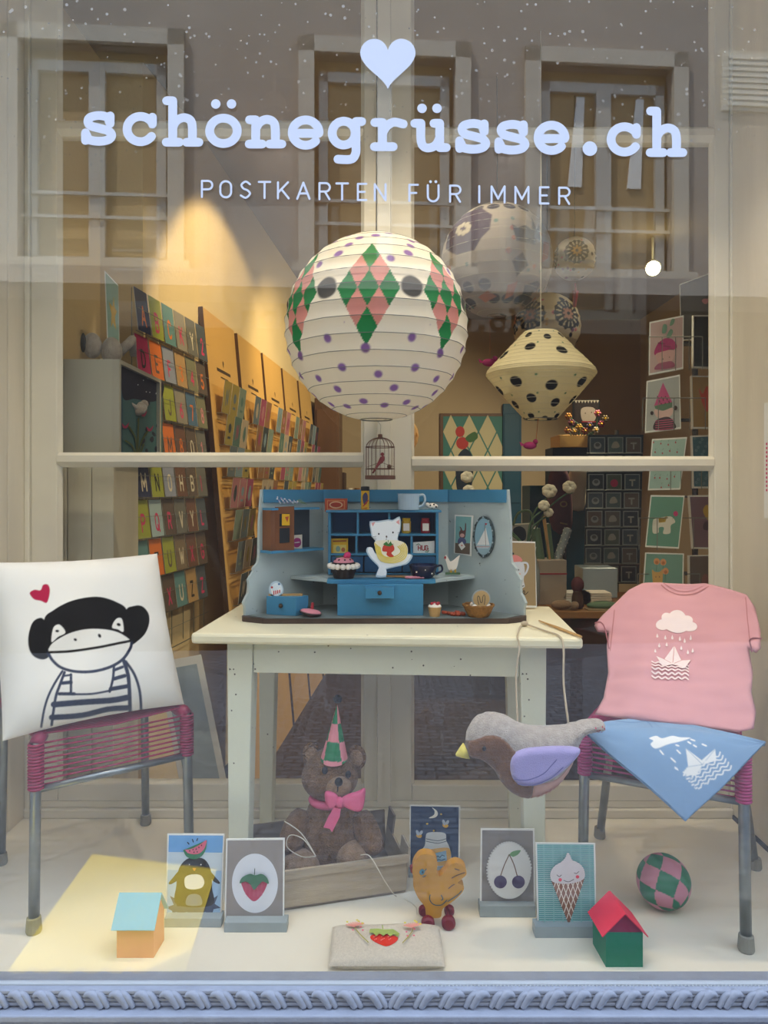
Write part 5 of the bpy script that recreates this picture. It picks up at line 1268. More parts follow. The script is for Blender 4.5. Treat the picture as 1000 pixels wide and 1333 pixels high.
pts = [k0, PZ(678, 815, tz + .004), Vector((P(674, 834, 1.745).x, 1.748, tz + .003)), Vector((P(674, 834, 1.745).x, 1.722, tz - .02)), P(672, 880, 1.71), P(674, 945, bp.O.y)]
MB().tube(crom(pts, 5), .0022, 6).build('cord', M['leather_cord'], t, smooth=True)
MB().ball(k0, (.010, .008, .007), 10, 8).build('knot', M['leather_cord'], t, smooth=True)
s0, s1 = PZ(702, 808, tz + .005), PZ(757, 829, tz + .005)
tag(MB().tube([s0, s0.lerp(s1, .5), s1], [.002, .004, .003], 8).build('wooden_stick', M['wood_light'], None), 'thin pointed wooden stick lying on the right table corner', 'stick')

# ------------------------------------------------------------------ crate with teddy bear
c_fl, c_fr, c_br, c_bl = Vector((-.31, 1.768)), Vector((.055, 1.866)), Vector((.004, 2.088)), Vector((-.365, 1.99))
t = thing('wooden_crate', 'shallow thin-board wooden fruit crate below the table holding the teddy bear', 'crate', ((c_fl + c_br) / 2).to_3d())
def board(p_, q_, z0, z1, th, inward, flare=.012):
    p_, q_ = p_.to_3d(), q_.to_3d(); n = (Vector((inward.x, inward.y, 0)) - (p_ + q_) / 2); d = (q_ - p_).normalized(); n = (n - d * n.dot(d)).normalized()
    a, b = p_ - n * flare * z1 / .1, q_ - n * flare * z1 / .1
    p_, q_ = p_ - n * flare * z0 / .1, q_ - n * flare * z0 / .1
    r_ = [p_, q_, q_ + n * th, p_ + n * th]; s_ = [a, b, b + n * th, a + n * th]
    rr = [v + Vector((0, 0, z0)) for v in r_] + [v + Vector((0, 0, z1)) for v in s_]
    if (r_[1] - r_[0]).cross(r_[2] - r_[0]).z < 0: rr = rr[3::-1] + rr[7:3:-1]
    return MB().hexa(rr)
cc = (c_fl + c_br) / 2
board(c_fl, c_fr, .008, .104, .005, cc).build('front_board', M['crate_wood'], t)
board(c_fl + Vector((0, -.006)), c_fr + Vector((.004, -.006)), .085, .106, .004, cc).build('rim_strip', M['crate_wood'], t)
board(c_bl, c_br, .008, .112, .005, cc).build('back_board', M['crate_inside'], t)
board(c_fr, c_br, .008, .075, .005, cc).build('side_board', M['crate_wood'], t)
board(c_fr, c_fr.lerp(c_br, .33), .075, .115, .005, cc).build('side_board', M['crate_wood'], t)
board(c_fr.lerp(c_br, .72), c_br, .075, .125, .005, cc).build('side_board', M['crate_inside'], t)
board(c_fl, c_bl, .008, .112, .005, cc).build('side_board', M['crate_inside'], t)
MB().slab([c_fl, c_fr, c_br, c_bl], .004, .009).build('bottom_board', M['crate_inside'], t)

TY = 1.93
TP = lambda x, y, dy=0: P(310 + x / 4, 890 + y / 4, TY + dy)
t = thing('teddy_bear', 'brown plush teddy bear with pink bow sitting in the crate', 'teddy bear', (TP(490, 940).x, TY, .009))
MB().ball(TP(490, 800), (.085, .075, .105), 28, 20).ball(TP(490, 680), (.068, .060, .060), 24, 16).build('body', M['plush_brown'], t, smooth=True)
MB().ball(TP(478, 485), (.075, .068, .060), 28, 20).ball(TP(478, 450), (.066, .062, .058), 24, 16).build('head', M['plush_brown'], t, smooth=True)
MB().ball(TP(522, 535, -.055), (.034, .032, .027), 20, 14).build('muzzle', M['plush_light'], t, smooth=True)
MB().ball(TP(524, 512, -.086), (.0105, .008, .011), 14, 10).build('nose', M['black_soft'], t, smooth=True)
MB().tube([TP(520, 535, -.088), TP(518, 560, -.086), TP(500, 572, -.08)], .0018, 6).build('mouth', M['black_soft'], t)
for x, y in ((452, 452), (574, 472)): MB().ball(TP(x, y, -.062), (.0075, .006, .0095), 12, 9).build('eye', M['black_soft'], t, smooth=True)
for x, y, rz in ((385, 370, -.25), (615, 385, .25)):
    e_ = MB().ball(TP(x, y, .012), (.027, .014, .034), 18, 12).build('ear', M['plush_brown'], t, smooth=True)
    MB().ball(TP(x, y + 4, -.002), (.018, .006, .023), 14, 10).build('inner_ear', M['plush_light'], e_, smooth=True)
MB().tube([TP(370, 660, .0), TP(290, 760, -.02), TP(270, 850, -.05), TP(285, 890, -.06)], [.036, .038, .034, .020], 16).build('arm', M['plush_brown'], t, smooth=True, subsurf=1)
MB().tube([TP(620, 670, .0), TP(665, 760, -.03), TP(705, 850, -.065), TP(722, 895, -.07)], [.036, .036, .033, .020], 16).build('arm', M['plush_brown'], t, smooth=True, subsurf=1)
MB().ball(TP(330, 935, -.06), (.048, .045, .034), 18, 12).ball(TP(400, 915, -.02), (.05, .05, .045), 18, 12).build('leg', M['plush_light'], t, smooth=True)
MB().ball(TP(600, 900, -.06), (.045, .045, .040), 18, 12).ball(TP(560, 900, -.02), (.05, .05, .045), 18, 12).build('leg', M['plush_light'], t, smooth=True)
# bow
pb = vplane(TY - .088)
QB = lambda L: [(310 + x / 4, 890 + y / 4) for x, y in L]
bw = thing('ribbon_bow', 'pink ribbon bow tied round the teddy bear neck', 'bow', pb.hit(441, 1080))
soft(QB([(528, 600), (505, 570), (460, 558), (450, 590), (465, 640), (490, 655), (525, 625)]), .008, .012, .004, pl=pb).build('loop', M['ribbon'], bw, smooth=True)
soft(QB([(535, 600), (570, 575), (620, 560), (660, 543), (662, 590), (650, 650), (625, 668), (580, 655), (540, 630)]), .009, .012, .004, pl=pb).build('loop', M['ribbon'], bw, smooth=True)
MB().ext(pb, QB([(500, 640), (535, 650), (530, 690), (490, 770), (478, 752), (446, 745), (470, 690)]), .003, h=.004).build('tail', M['ribbon'], bw)
MB().ball(pb.hit(*QB([(528, 618)])[0]), (.012, .010, .014), 12, 9).build('knot', M['ribbon'], bw, smooth=True)
nk = TP(480, 598)
MB().lathe(nk + Vector((0, 0, -.012)), [(.054, .004), (.058, .012), (.054, .020)], 28).build('collar', M['ribbon'], bw, smooth=True)
# party hat
hb = TP(500, 388, -.03); ht = TP(516, 112, -.02)
t = thing('party_hat', 'pink and green checked paper party hat with black pompom on the teddy', 'party hat', hb)
def hatcol(vs):
    d = np.array(ht - hb); h = ((vs - np.array(hb)) @ d) / (d @ d); an = np.degrees(np.arctan2(vs[:, 0] - (hb.x + h * d[0]), -(vs[:, 1] - (hb.y + h * d[1]))))
    par = (np.floor(h * 3.0) + np.floor((an + 50 + h * 25) / 90)) % 2
    return np.where(par[:, None] == 0, np.array(lin('1f7a4c')), np.array(lin('dd8c94')))
gridmesh('cone', lambda u, v: hb.lerp(ht, v) + Vector((math.sin(2 * math.pi * u), -math.cos(2 * math.pi * u), -.25 * math.cos(2 * math.pi * u) * (1 - v))) * (.034 * (1 - v) + .001), 96, 60, M['print'], t, True, hatcol, smooth=False)
MB().ball(TP(518, 80, -.02), .0115, 14, 10).build('pompom', M['black_soft'], t, smooth=True)
# ------------------------------------------------------------------ picture cards on the display floor
def stand_card(label, corners, stand, Y, draw, x0, y0, sc, stand_label='', lean=4):
    pl = vplane(Y, 0, lean)
    px = [(x0 + x / sc, y0 + y / sc) for x, y in corners]
    t = thing('picture_card', label, 'card', pl.hit((px[2][0] + px[3][0]) / 2, px[2][1]))
    MB().ext(pl, px, .003).build('card', M['card_white'], t)
    a = Art(pl.hit, pl.N, x0, y0, sc); draw(a); a.done('print', t)
    if stand:
        s = [(x0 + x / sc, y0 + y / sc) for x, y in stand]
        A = PZ(s[0][0], s[1][1], 0); B = PZ(s[1][0], s[1][1], 0); zt = P(s[0][0], s[0][1], A.y).z
        b = MB().box(A.x, B.x, A.y, A.y + .034, 0, max(.012, zt)).build('card_stand', M['stand_grey'], None, bevel=.001)
        tag(b, 'grey bar stand ' + stand_label, 'card stand', 'grey card stands')
    return t
def penguin(a):
    a.poly([(357, 97), (609, 99), (594, 478), (347, 476)], '6fa6da').poly([(355, 175), (606, 178), (602, 262), (352, 258)], 'c9d6dc').poly([(352, 258), (602, 262), (594, 478), (347, 476)], '9fc0dc')
    a.poly([(343, 432), (380, 420), (362, 378), (400, 398), (420, 380), (445, 400), (462, 380), (480, 398), (520, 382), (540, 405), (585, 376), (570, 415), (598, 434), (565, 440), (555, 476), (525, 452), (505, 476), (485, 455), (465, 476), (440, 452), (415, 474), (390, 452), (378, 476), (372, 448)], '4a5468')
    k = '1d1a14'
    a.blob([(395, 420), (392, 330), (405, 250), (440, 208), (480, 200), (525, 210), (552, 260), (558, 340), (556, 422)], k, 5).rect(395, 390, 440, 426, k).rect(508, 390, 552, 422, k)
    a.blob([(405, 262), (375, 295), (357, 318), (366, 324), (395, 308), (412, 290)], k).blob([(550, 265), (575, 292), (594, 315), (588, 322), (560, 305)], k)
    a.blob([(430, 320), (435, 290), (465, 278), (505, 282), (522, 310), (512, 338), (475, 348), (440, 342)], 'e8e6da').blob([(440, 420), (444, 380), (475, 368), (505, 380), (508, 420)], '6f7a88')
    a.blob([(468, 250), (475, 247), (484, 250), (476, 262)], 'd98a3c').ell(453, 232, 3, 3, 'e8e6da', n=8).ell(507, 232, 3, 3, 'e8e6da', n=8)
    a.poly(cr2([(424, 165), (440, 195), (475, 207), (508, 195), (530, 160), (535, 118)], 4), '2f7a50').poly(cr2([(432, 162), (460, 160), (500, 140), (533, 118), (524, 155), (500, 180), (470, 184), (445, 178)], 3), 'd9667c')
    for x, y in ((455, 168), (470, 162), (485, 160), (498, 152), (510, 142), (490, 172), (475, 174)): a.ell(x, y, 3, 4, '2a2022', n=6)
    for p_, q_ in (((445, 128), (452, 136)), ((468, 114), (472, 126)), ((492, 110), (488, 120))): a.line([p_, q_], 5, '22303c')
stand_card('card of a dark penguin balancing a watermelon slice on its head', [(350, 90), (615, 92), (600, 490), (340, 488)], [(335, 484), (600, 527)], 1.742, penguin, 120, 1060, 3.571, 'under the penguin card')
def straw(a):
    a.poly([(630, 122), (888, 119), (886, 494), (622, 498)], '8f8781').ell(757, 320, 107, 138, 'd9dce2', n=40)
    a.blob([(695, 310), (700, 340), (718, 375), (752, 404), (785, 380), (808, 340), (814, 305), (780, 285), (730, 285)], 'b5405c')
    for k in range(40): a.ell(712 + (k * 37) % 92, 318 + (k * 23) % 62, 1.8, 1.8, 'e0909c', n=6)
    a.blob([(688, 315), (700, 288), (735, 272), (760, 278), (790, 272), (815, 290), (822, 318), (795, 308), (775, 325), (755, 346), (738, 322), (715, 308)], '3f7050').line([(757, 275), (758, 248)], 3.5, '3a5a44')
stand_card('grey card with a red strawberry in a white oval', [(623, 114), (895, 111), (892, 505), (615, 505)], [(613, 504), (905, 550)], 1.725, straw, 120, 1060, 3.571, 'under the strawberry card')
def honey(a):
    a.poly([(422, 60), (617, 64), (614, 340), (420, 340)], '1f3a5c')
    a.blob([(508, 66), (528, 80), (530, 98), (515, 108), (495, 108), (515, 96), (518, 80)], 'e8e6da').ell(545, 93, 4, 4, 'd9b44a', n=8).ell(488, 132, 5, 4, 'd9b44a', n=8).ell(515, 160, 4, 4, 'd9b44a', n=8)
    for x, y in ((455, 180), (562, 138)): a.ell(x, y, 12, 9, 'd9a83c', 20).ell(x - 6, y - 12, 6, 12, 'aebccb', -20).ell(x + 8, y - 12, 6, 10, 'aebccb', 30)
    a.blob([(482, 185), (490, 168), (530, 165), (562, 172), (566, 200), (578, 225), (586, 265), (575, 298), (530, 305), (470, 290), (458, 250), (478, 220)], 'cfd3d3').blob([(462, 245), (500, 235), (560, 228), (580, 235), (584, 268), (572, 296), (530, 302), (472, 288)], 'd3a24a')
    a.line([(484, 192), (530, 200), (565, 192)], 3, '5a6470', curve=4).line([(484, 202), (530, 210), (565, 202)], 3, '5a6470', curve=4)
    a.poly([(512, 252), (565, 240), (568, 280), (520, 288)], '8fb6cc').line([(520, 268), (532, 262), (540, 268), (548, 258), (558, 262)], 3, '2a4a6a').line([(524, 280), (536, 276), (546, 280), (560, 274)], 3, '2a4a6a')
stand_card('dark blue night card with honey jar, bees and moon', [(417, 56), (623, 60), (620, 352), (415, 350)], [(412, 338), (622, 352)], 1.972, honey, 400, 1030, 3.125, 'under the honey jar card')
def cherry(a):
    a.poly([(712, 158), (918, 160), (922, 468), (710, 466)], '857f7a')
    for k in range(56): a.ell(820 + 88 * math.cos(k * .1122), 318 + 114 * math.sin(k * .1122), 5, 5, 'd6d6d2', n=8)
    a.ell(820, 318, 88, 114, 'd6d6d2', n=40)
    for q_ in ([(785, 338), (800, 295), (820, 252)], [(852, 338), (838, 290), (820, 252)]): a.line(q_, 4, '6a4a30', curve=3)
    a.poly(cr2([(820, 254), (832, 240), (866, 234), (855, 252), (835, 262)], 3), '6a9a68').ell(784, 363, 26, 26, '3c2a54').ell(857, 363, 26, 26, '3c2a54')
stand_card('grey card with two dark cherries in a white oval', [(706, 150), (925, 153), (930, 478), (702, 478)], [(703, 467), (930, 514)], 1.778, cherry, 400, 1030, 3.125, 'under the cherry card')
def icecream(a):
    a.poly([(60, 120), (290, 122), (297, 458), (68, 460)], '4f9a9c')
    for k in range(42):
        y = 124 + k * 8; a.line([(60 + k * .19, y), (291 + k * .16, y + 1)], 3.0, 'b5d6d2', cap=False)
    for k in range(6): a.line([(85 + k * 37, 121), (90 + k * 37, 459)], 4, '8cc0be', cap=False)
    a.poly([(116, 266), (250, 256), (187, 444)], '8a5f4a')
    TLc, TRc, TIc = Vector((116, 266)), Vector((250, 256)), Vector((187, 444))
    for k in range(1, 7):
        t = k / 7; q_ = TLc.lerp(TRc, t); a.line([tuple(q_), tuple(TRc.lerp(TIc, 1 - t))], 3.2, 'e6dccb', cap=False).line([tuple(q_), tuple(TLc.lerp(TIc, t))], 3.2, 'e6dccb', cap=False)
    a.blob([(115, 262), (112, 230), (128, 205), (155, 188), (172, 170), (180, 150), (190, 158), (200, 180), (225, 192), (246, 215), (250, 250), (225, 268), (180, 276), (140, 274)], 'cfc9c8')
    a.ell(151, 260, 7, 7, 'd8384e', n=12).ell(221, 248, 7, 7, 'd8384e', n=12).line([(165, 262), (185, 268), (206, 258)], 2.5, '4a4040', curve=4).line([(138, 240), (147, 247), (156, 240)], 2.5, '4a4040', curve=3).line([(208, 232), (217, 234), (226, 226)], 2.5, '4a4040', curve=3)
stand_card('turquoise lattice card with a smiling ice cream cone', [(54, 115), (297, 117), (302, 466), (62, 468)], [(53, 458), (300, 504)], 1.70, icecream, 680, 1060, 3.125, 'under the ice cream card')

# ------------------------------------------------------------------ two paper houses
def house(label, base, hgt, roof, mats):
    """base: four floor corners (front-left, front-right, back-right, back-left); roof: (eave points..., ridge points)"""
    fl_, fr_, br_, bl2 = (Vector(q) for q in base); t = thing('paper_house', label, 'paper house', (fl_ + br_) / 2)
    up = Vector((0, 0, hgt))
    MB().hexa([fl_, fr_, br_, bl2, fl_ + up, fr_ + up, br_ + up, bl2 + up]).build('walls', M[mats[0]], t)
    return t
# left: orange walls, turquoise roof, ridge runs left to right
a0, a1 = PZ(152, 1247, 0), PZ(200, 1247, 0); dv = Vector((.004, .064, 0)); hh = .072
t = house('small paper house with orange walls and turquoise roof beside the penguin card', (a0, a1, a1 + dv, a0 + dv), hh, None, ('house_orange',))
up = Vector((0, 0, hh)); xo = Vector((-.010, 0, 0)); rg = Vector((0, 0, .052))
e0, e1 = a0 + up - dv * .16 - Vector((.008, 0, .006)), a1 + up - dv * .16 + Vector((.006, 0, -.006))
g0, g1 = a0 + dv * .5 + up + rg - Vector((.008, 0, 0)), a1 + dv * .5 + up + rg + Vector((.006, 0, 0))
f0, f1 = a0 + up + dv * 1.16 - Vector((.008, 0, .006)), a1 + up + dv * 1.16 + Vector((.006, 0, -.006))
MB().prism([a0 + up, a0 + up + dv, a0 + up + dv * .5 + rg * .93], Vector((.002, 0, 0))).prism([a1 + up, a1 + up + dv, a1 + up + dv * .5 + rg * .93], Vector((-.002, 0, 0))).build('gable', M['house_orange'], t)
MB().prism([e0, e1, g1, g0], Vector((0, -.001, .002))).build('roof_slope', M['house_cyan'], t)
MB().prism([f0, f1, g1, g0], Vector((0, .001, .002))).build('roof_slope', M['house_cyan'], t)
# right: green walls, red roof, gable to the street
b0, b1 = PZ(789, 1259, 0), PZ(837, 1259, 0); dv = Vector((-.005, .082, 0)); hh = .074
t = house('small paper house with green walls and red roof beside the ice cream card', (b0, b1, b1 + dv, b0 + dv), hh, None, ('house_green',))
up = Vector((0, 0, hh)); mid = (b0 + b1) / 2; rg = Vector((0, 0, .042)); ov = Vector((.008, 0, -.006))
R0, R1 = mid + up + rg - dv * .06, mid + up + rg + dv * 1.06
MB().prism([b0 + up + dv * .03, b1 + up + dv * .03, mid + up + rg * .95 + dv * .03], dv * .02).build('gable', M['house_inner'], t)
L0, L1 = b0 + up - Vector((.009, 0, .007)) - dv * .06, b0 + up - Vector((.009, 0, .007)) + dv * 1.06
K0, K1 = b1 + up + Vector((.009, 0, -.007)) - dv * .06, b1 + up + Vector((.009, 0, -.007)) + dv * 1.06
MB().prism([L0, R0, R1, L1], Vector((-.0012, 0, .0018))).build('roof_slope', M['house_red'], t)
MB().prism([K0, R0, R1, K1], Vector((.0012, 0, .0018))).build('roof_slope', M['house_red'], t)

# ------------------------------------------------------------------ harlequin ball
bc = PZ(864, 1181, 0); br = .064; bc.z = br
def ballc(vs):
    d = (vs - np.array(bc)) / br
    rot = np.array((Matrix.Rotation(R(28), 3, 'Y') @ Matrix.Rotation(R(35), 3, 'X') @ Matrix.Rotation(R(20), 3, 'Z')).to_3x3()); d = d @ rot.T
    lon = np.degrees(np.arctan2(d[:, 1], d[:, 0])) % 360; lat = np.degrees(np.arcsin(np.clip(d[:, 2], -1, 1)))
    u = lon / 60.0; v = lat / 60.0 + .25
    k = (np.floor(u + v) + np.floor(u - v)) % 2
    return np.where(k[:, None] == 0, np.array(lin('1f7350')), np.array(lin('c08090')))
t = thing('toy_ball', 'pink and green patchwork ball on the display floor', 'ball', (bc.x, bc.y, 0))
gridmesh('sphere', lambda u, v: bc + Vector((math.cos(2 * math.pi * u) * math.cos(math.pi * (v - .5)), math.sin(2 * math.pi * u) * math.cos(math.pi * (v - .5)), math.sin(math.pi * (v - .5)))) * br, 160, 100, M['print'], t, True, ballc)

# ------------------------------------------------------------------ chick on wheels
pc = vplane(1.722)
QC = lambda L: [(400 + x / 3.125, 1030 + y / 3.125) for x, y in L]
t = thing('pull_toy_chick', 'yellow wooden chick pull toy with red wheels in front of the honey card', 'pull toy', pc.hit(570, 1203))
ch = QC([(485, 254), (455, 263), (433, 295), (428, 330), (433, 350), (432, 385), (450, 430), (478, 468), (488, 508), (540, 512), (552, 476), (598, 442), (632, 408), (636, 385), (612, 372), (628, 356), (648, 335), (640, 306), (608, 290), (578, 302), (558, 328), (536, 346), (526, 325), (530, 290), (515, 264)])
MB().ext(pc, [p[:2] for p in crom(ch, 4, True)], .028, h=.002).build('body', M['toy_yellow'], t, bevel=.002)
MB().ext(pc, QC([(433, 308), (418, 318), (422, 332), (432, 345)]), .014, h=-.005).build('beak', M['toy_red'], t)
a = Art(pc.hit, pc.N, 400, 1030, 3.125, lift=.0028)
a.ell(467, 326, 10, 12, '3a7a8a', 20).ell(469, 327, 4, 5, '20303a')
for q_ in ([(478, 322), (484, 314)], [(470, 346), (482, 340)], [(500, 418), (498, 438), (515, 458), (545, 460), (568, 440)], [(545, 420), (552, 435), (545, 440)], [(572, 445), (610, 420), (628, 402)], [(575, 392), (590, 380), (598, 376)], [(588, 350), (610, 338), (640, 328)], [(600, 312), (618, 318)]): a.line(q_, 3.5, '5a4a3a' if q_[0][0] > 572 and q_[0][1] < 400 else '2a5a64', curve=3)
a.done('painted_lines', t)
for x, y, rr, dy in ((490, 507, 27, -.012), (573, 507, 28, -.012), (478, 470, 20, .045), (585, 466, 20, .045)):
    c_ = pc.hit(*QC([(x, y)])[0]); rad = rr / 3.125 / F * 1.722
    c_ = Vector((c_.x, 1.722 + dy, max(rad, .0001) if dy > 0 else rad + .0002)); 
    if dy > 0: rad *= 1.05; c_.z = rad
    MB().lathe(c_ + Vector((0, -.009, 0)), [(rad * .7, 0), (rad, .004), (rad, .014), (rad * .7, .018)], 20, axis=(0, 1, 0)).build('wheel', M['toy_red'], t, smooth=False)
for x in (490, 573):
    c_ = pc.hit(*QC([(x, 507)])[0]); MB().tube([(c_.x, 1.715, c_.z), (c_.x, 1.765, c_.z)], .004, 8).build('axle', M['toy_red'], t)
# pull string from the crate
sp_ = [TP(590, 905, -.08), TP(690, 905, -.11), TP(740, 975, -.13), TP(800, 1085, -.14)]
pts = [TP(400, 900, -.12), TP(330, 900, -.10), TP(255, 850, -.10), TP(270, 790, -.10), TP(340, 810, -.115), TP(405, 900, -.12), TP(330, 780, -.11), TP(240, 715, -.10)]
o = MB().tube(crom(pts, 6), .0014, 5).build('string_loop', M['string_white'], None, smooth=True); tag(o, 'white string coiled over the teddy bear left arm', 'string')
gp = PZ(515, 1166, .002); gq = PZ(541, 1180, .004)
o = MB().tube(crom([P(470, 1113, 1.83), P(482, 1115, 1.80), P(500, 1145, 1.79), gp, PZ(530, 1172, .002), gq, P(543, 1190, 1.715)], 6), .0014, 5).build('pull_string', M['string_white'], None, smooth=True); tag(o, 'white pull string running from the crate to the chick toy', 'string')

# ------------------------------------------------------------------ embroidered linen sachet
zs = .028
s_pts = [PZ(429, 1262, .012), PZ(579, 1262, .012), PZ(573, 1204, zs), PZ(434, 1205, zs)]
lo_ = [Vector((s_pts[0].x, 1.552, 0)), Vector((s_pts[1].x, 1.552, 0)), Vector((s_pts[2].x + .004, 1.69, 0)), Vector((s_pts[3].x - .004, 1.69, 0))]
cL, cR_, bR_, bL_ = PZ(428, 1258, .014), PZ(580, 1258, .014), PZ(572, 1206, .020), PZ(433, 1207, .020)
def sach(u, v, side):
    p_ = cL.lerp(cR_, u).lerp(bL_.lerp(bR_, u), v); U, V = 2 * u - 1, 2 * v - 1
    th = .016 * ((1 - U ** 6) * (1 - V ** 6)) ** .5
    if side > 0: return p_ + Vector((0, 0, th + .0018 * noise.noise(Vector((u * 7, v * 5, 0))) * (1 - U ** 4)))
    return Vector((p_.x, p_.y, max(.001, p_.z - th)))
t = thing('sachet', 'small linen sachet embroidered with a strawberry and two pink flowers', 'sachet', ((cL + bR_) / 2).xy.to_3d())
gridmesh('top_cloth', lambda u, v: sach(u, v, 1), 60, 40, M['linen'], t); gridmesh('bottom_cloth', lambda u, v: sach(1 - u, v, -1), 30, 20, M['linen'], t)
def sach_hit(x, y):
    C0 = Vector((0, 0, CAMZ)); lo2, hi2 = 0, 1
    p_ = PZ(x, y, .036)
    for _ in range(6):
        v = (p_.y - cL.y) / (bL_.y - cL.y); u = (p_.x - (cL.x + (bL_.x - cL.x) * v)) / ((cR_.x - cL.x) + ((bR_.x - bL_.x) - (cR_.x - cL.x)) * v)
        z = sach(min(max(u, 0), 1), min(max(v, 0), 1), 1).z; p_ = PZ(x, y, z)
    return p_
a = Art(sach_hit, (0, 0, 1), 400, 1030, 3.125, lift=.001, step=.0003)
a.blob([(258, 590), (285, 582), (330, 584), (368, 596), (360, 615), (325, 632), (290, 622), (262, 605)], 'd8341f')
for k in range(14): a.ell(272 + (k * 29) % 84, 595 + (k * 13) % 26, 2, 2, 'f0b4a0', n=6)
a.poly([(252, 585), (256, 570), (285, 568), (312, 572), (350, 570), (376, 588), (368, 602), (352, 590), (338, 600), (325, 588), (310, 598), (295, 588), (280, 598), (268, 586)], '9fb05a').line([(308, 570), (306, 556)], 4, '9fb05a')
a.line([(248, 625), (222, 600), (200, 575), (190, 560)], 4, 'a8a04a').line([(388, 628), (410, 605), (428, 580), (432, 562)], 4, 'a8a04a')
for cx, cy in ((195, 556), (430, 566)):
    for k in range(9): a.line([(cx, cy + 8), (cx - 36 + k * 9, cy - 2 - 8 * math.sin(math.pi * k / 8))], 4.5, 'e59a8c')
    for dx, dy in ((-32, -8), (15, -10), (30, -2), (8, -14)): a.ell(cx + dx, cy + dy, 5, 3.5, 'e0d040', n=8)
for x, y in ((186, 590), (218, 578), (226, 592), (404, 600), (436, 588), (434, 616), (408, 618)): a.ell(x, y, 4.5, 3.5, 'e06a80', n=8)
a.done('embroidery', t)
# poster at the right wall of the bay
o = MB().box(RX - .003, RX, 1.98, 2.10, .95, 1.28).build('wall_print', M['card_white'], None)
tag(o, 'narrow white print with pink dots on the right side wall', 'print')
mb = MB()
for k in range(12): mb.lathe((RX - .0034, 2.085, 1.03 + k * .012), [(.004, 0), (.004, .0004)], 8, axis=(-1, 0, 0))
mb.build('pink_dots', M['hot_pink'], o)
# ------------------------------------------------------------------ shop: alphabet card rack on the left wall
RK0, RK1 = Vector((-.955, 2.75, 0)), Vector((-.862, 3.47, 0))
rd = (RK1 - RK0).normalized(); rn = Vector((rd.y, -rd.x, 0)); rl = (RK1 - RK0).length
CW, CH, PIT = rl / 6, .150, .158
ZT = 1.785                                              # top edge of the highest row
t = thing('card_rack', 'wire postcard rack with alphabet cards on the left shop wall', 'card rack', RK0.lerp(RK1, .5) + Vector((0, 0, .33)))
rowz = [ZT - k * PIT for k in range(9)]
for k, z in enumerate(rowz):
    a = RK0 + rn * .022 + Vector((0, 0, z - CH - .004)); b = a + rd * rl
    MB().tube([a, b], .0022, 6).build('ledge_wire', M['wire_light'], t)
    a2 = RK0 + rn * .030 + Vector((0, 0, z - CH * .45)); MB().tube([a2, a2 + rd * rl], .0012, 5).build('holding_wire', M['wire_light'], t)
for i in range(7):
    a = RK0 + rd * (rl * i / 6) + rn * .004 + Vector((0, 0, ZT + .01)); MB().tube([a, a - Vector((0, 0, PIT * 9))], .002, 5).build('upright_wire', M['wire_light'], t)
nm = {'2b3358': 'navy', '9aa23c': 'lime green', '5f8a90': 'teal', '8f8a80': 'grey', '6a6a66': 'dark grey', '4d5660': 'slate', 'b52a5a': 'magenta', 'd9742c': 'orange', '8f97b0': 'lilac grey', 'b08f62': 'kraft brown', '7a7a62': 'olive grey', '5c4f46': 'brown', '4a6a8a': 'blue', '9fb6c0': 'pale blue', '6a4a3a': 'chestnut', 'd98a94': 'rose', 'e8e0d0': 'cream', 'c83a6a': 'pink', '2a2420': 'black', 'e07a2c': 'orange', 'd9d0bc': 'cream', '7a6a58': 'taupe', 'c9b04a': 'yellow'}
ROWS = [['A 2b3358 e07a2c', 'B 9aa23c c83a6a', 'C 5f8a90 e07a2c', 'K 8f8a80 c83a6a', 'Y 6a6a66 d9d0bc', '2 4d5660 c83a6a'],
        ['D b52a5a 2a2420', 'E d9742c 5c4f46', 'F 8f97b0 c83a6a', '3 b08f62 e07a2c', '4 7a7a62 c83a6a', '5 5c4f46 e07a2c'],
        [None, None, 'J 9aa23c 5c4f46', '6 8f8a80 c83a6a', '7 4a6a8a e07a2c', '8 7a7a62 d98a94'],
        [None, None, 'M d9742c 5c4f46', '8 6a4a3a e07a2c', 'O 5c4f46 d9d0bc', '1 6a6a66 d98a94'],
        ['M 2b3358 d9d0bc', 'N 9aa23c 2a2420', 'O 8f97b0 d9d0bc', 'H 6a4a3a d9d0bc', 'B 5c4f46 d9d0bc', 'I 6a6a66 c83a6a'],
        ['P 9aa23c c83a6a', 'Q 9fb6c0 c83a6a', 'R 5c4f46 c83a6a', 'V 6a6a66 d9d0bc', 'Y 6a4a3a d9d0bc', 'L 4d5660 c83a6a'],
        ['S 5f8a90 d9d0bc', 'T d9742c 2a2420', 'U 9aa23c 5c4f46', 'W 7a6a58 d9d0bc', 'X 6a4a3a c83a6a', 'G 5c4f46 c83a6a'],
        [None, 'W b52a5a d9d0bc', 'X 5c4f46 c83a6a', 'U 5f8a90 d9d0bc', 'Z b08f62 2a2420', 'Z 4d5660 c83a6a']]
COLW = ['first', 'second', 'third', 'fourth', 'fifth', 'last']
ORD = ['first', 'second', 'third', 'fourth', 'fifth', 'sixth', 'seventh', 'eighth', 'ninth']
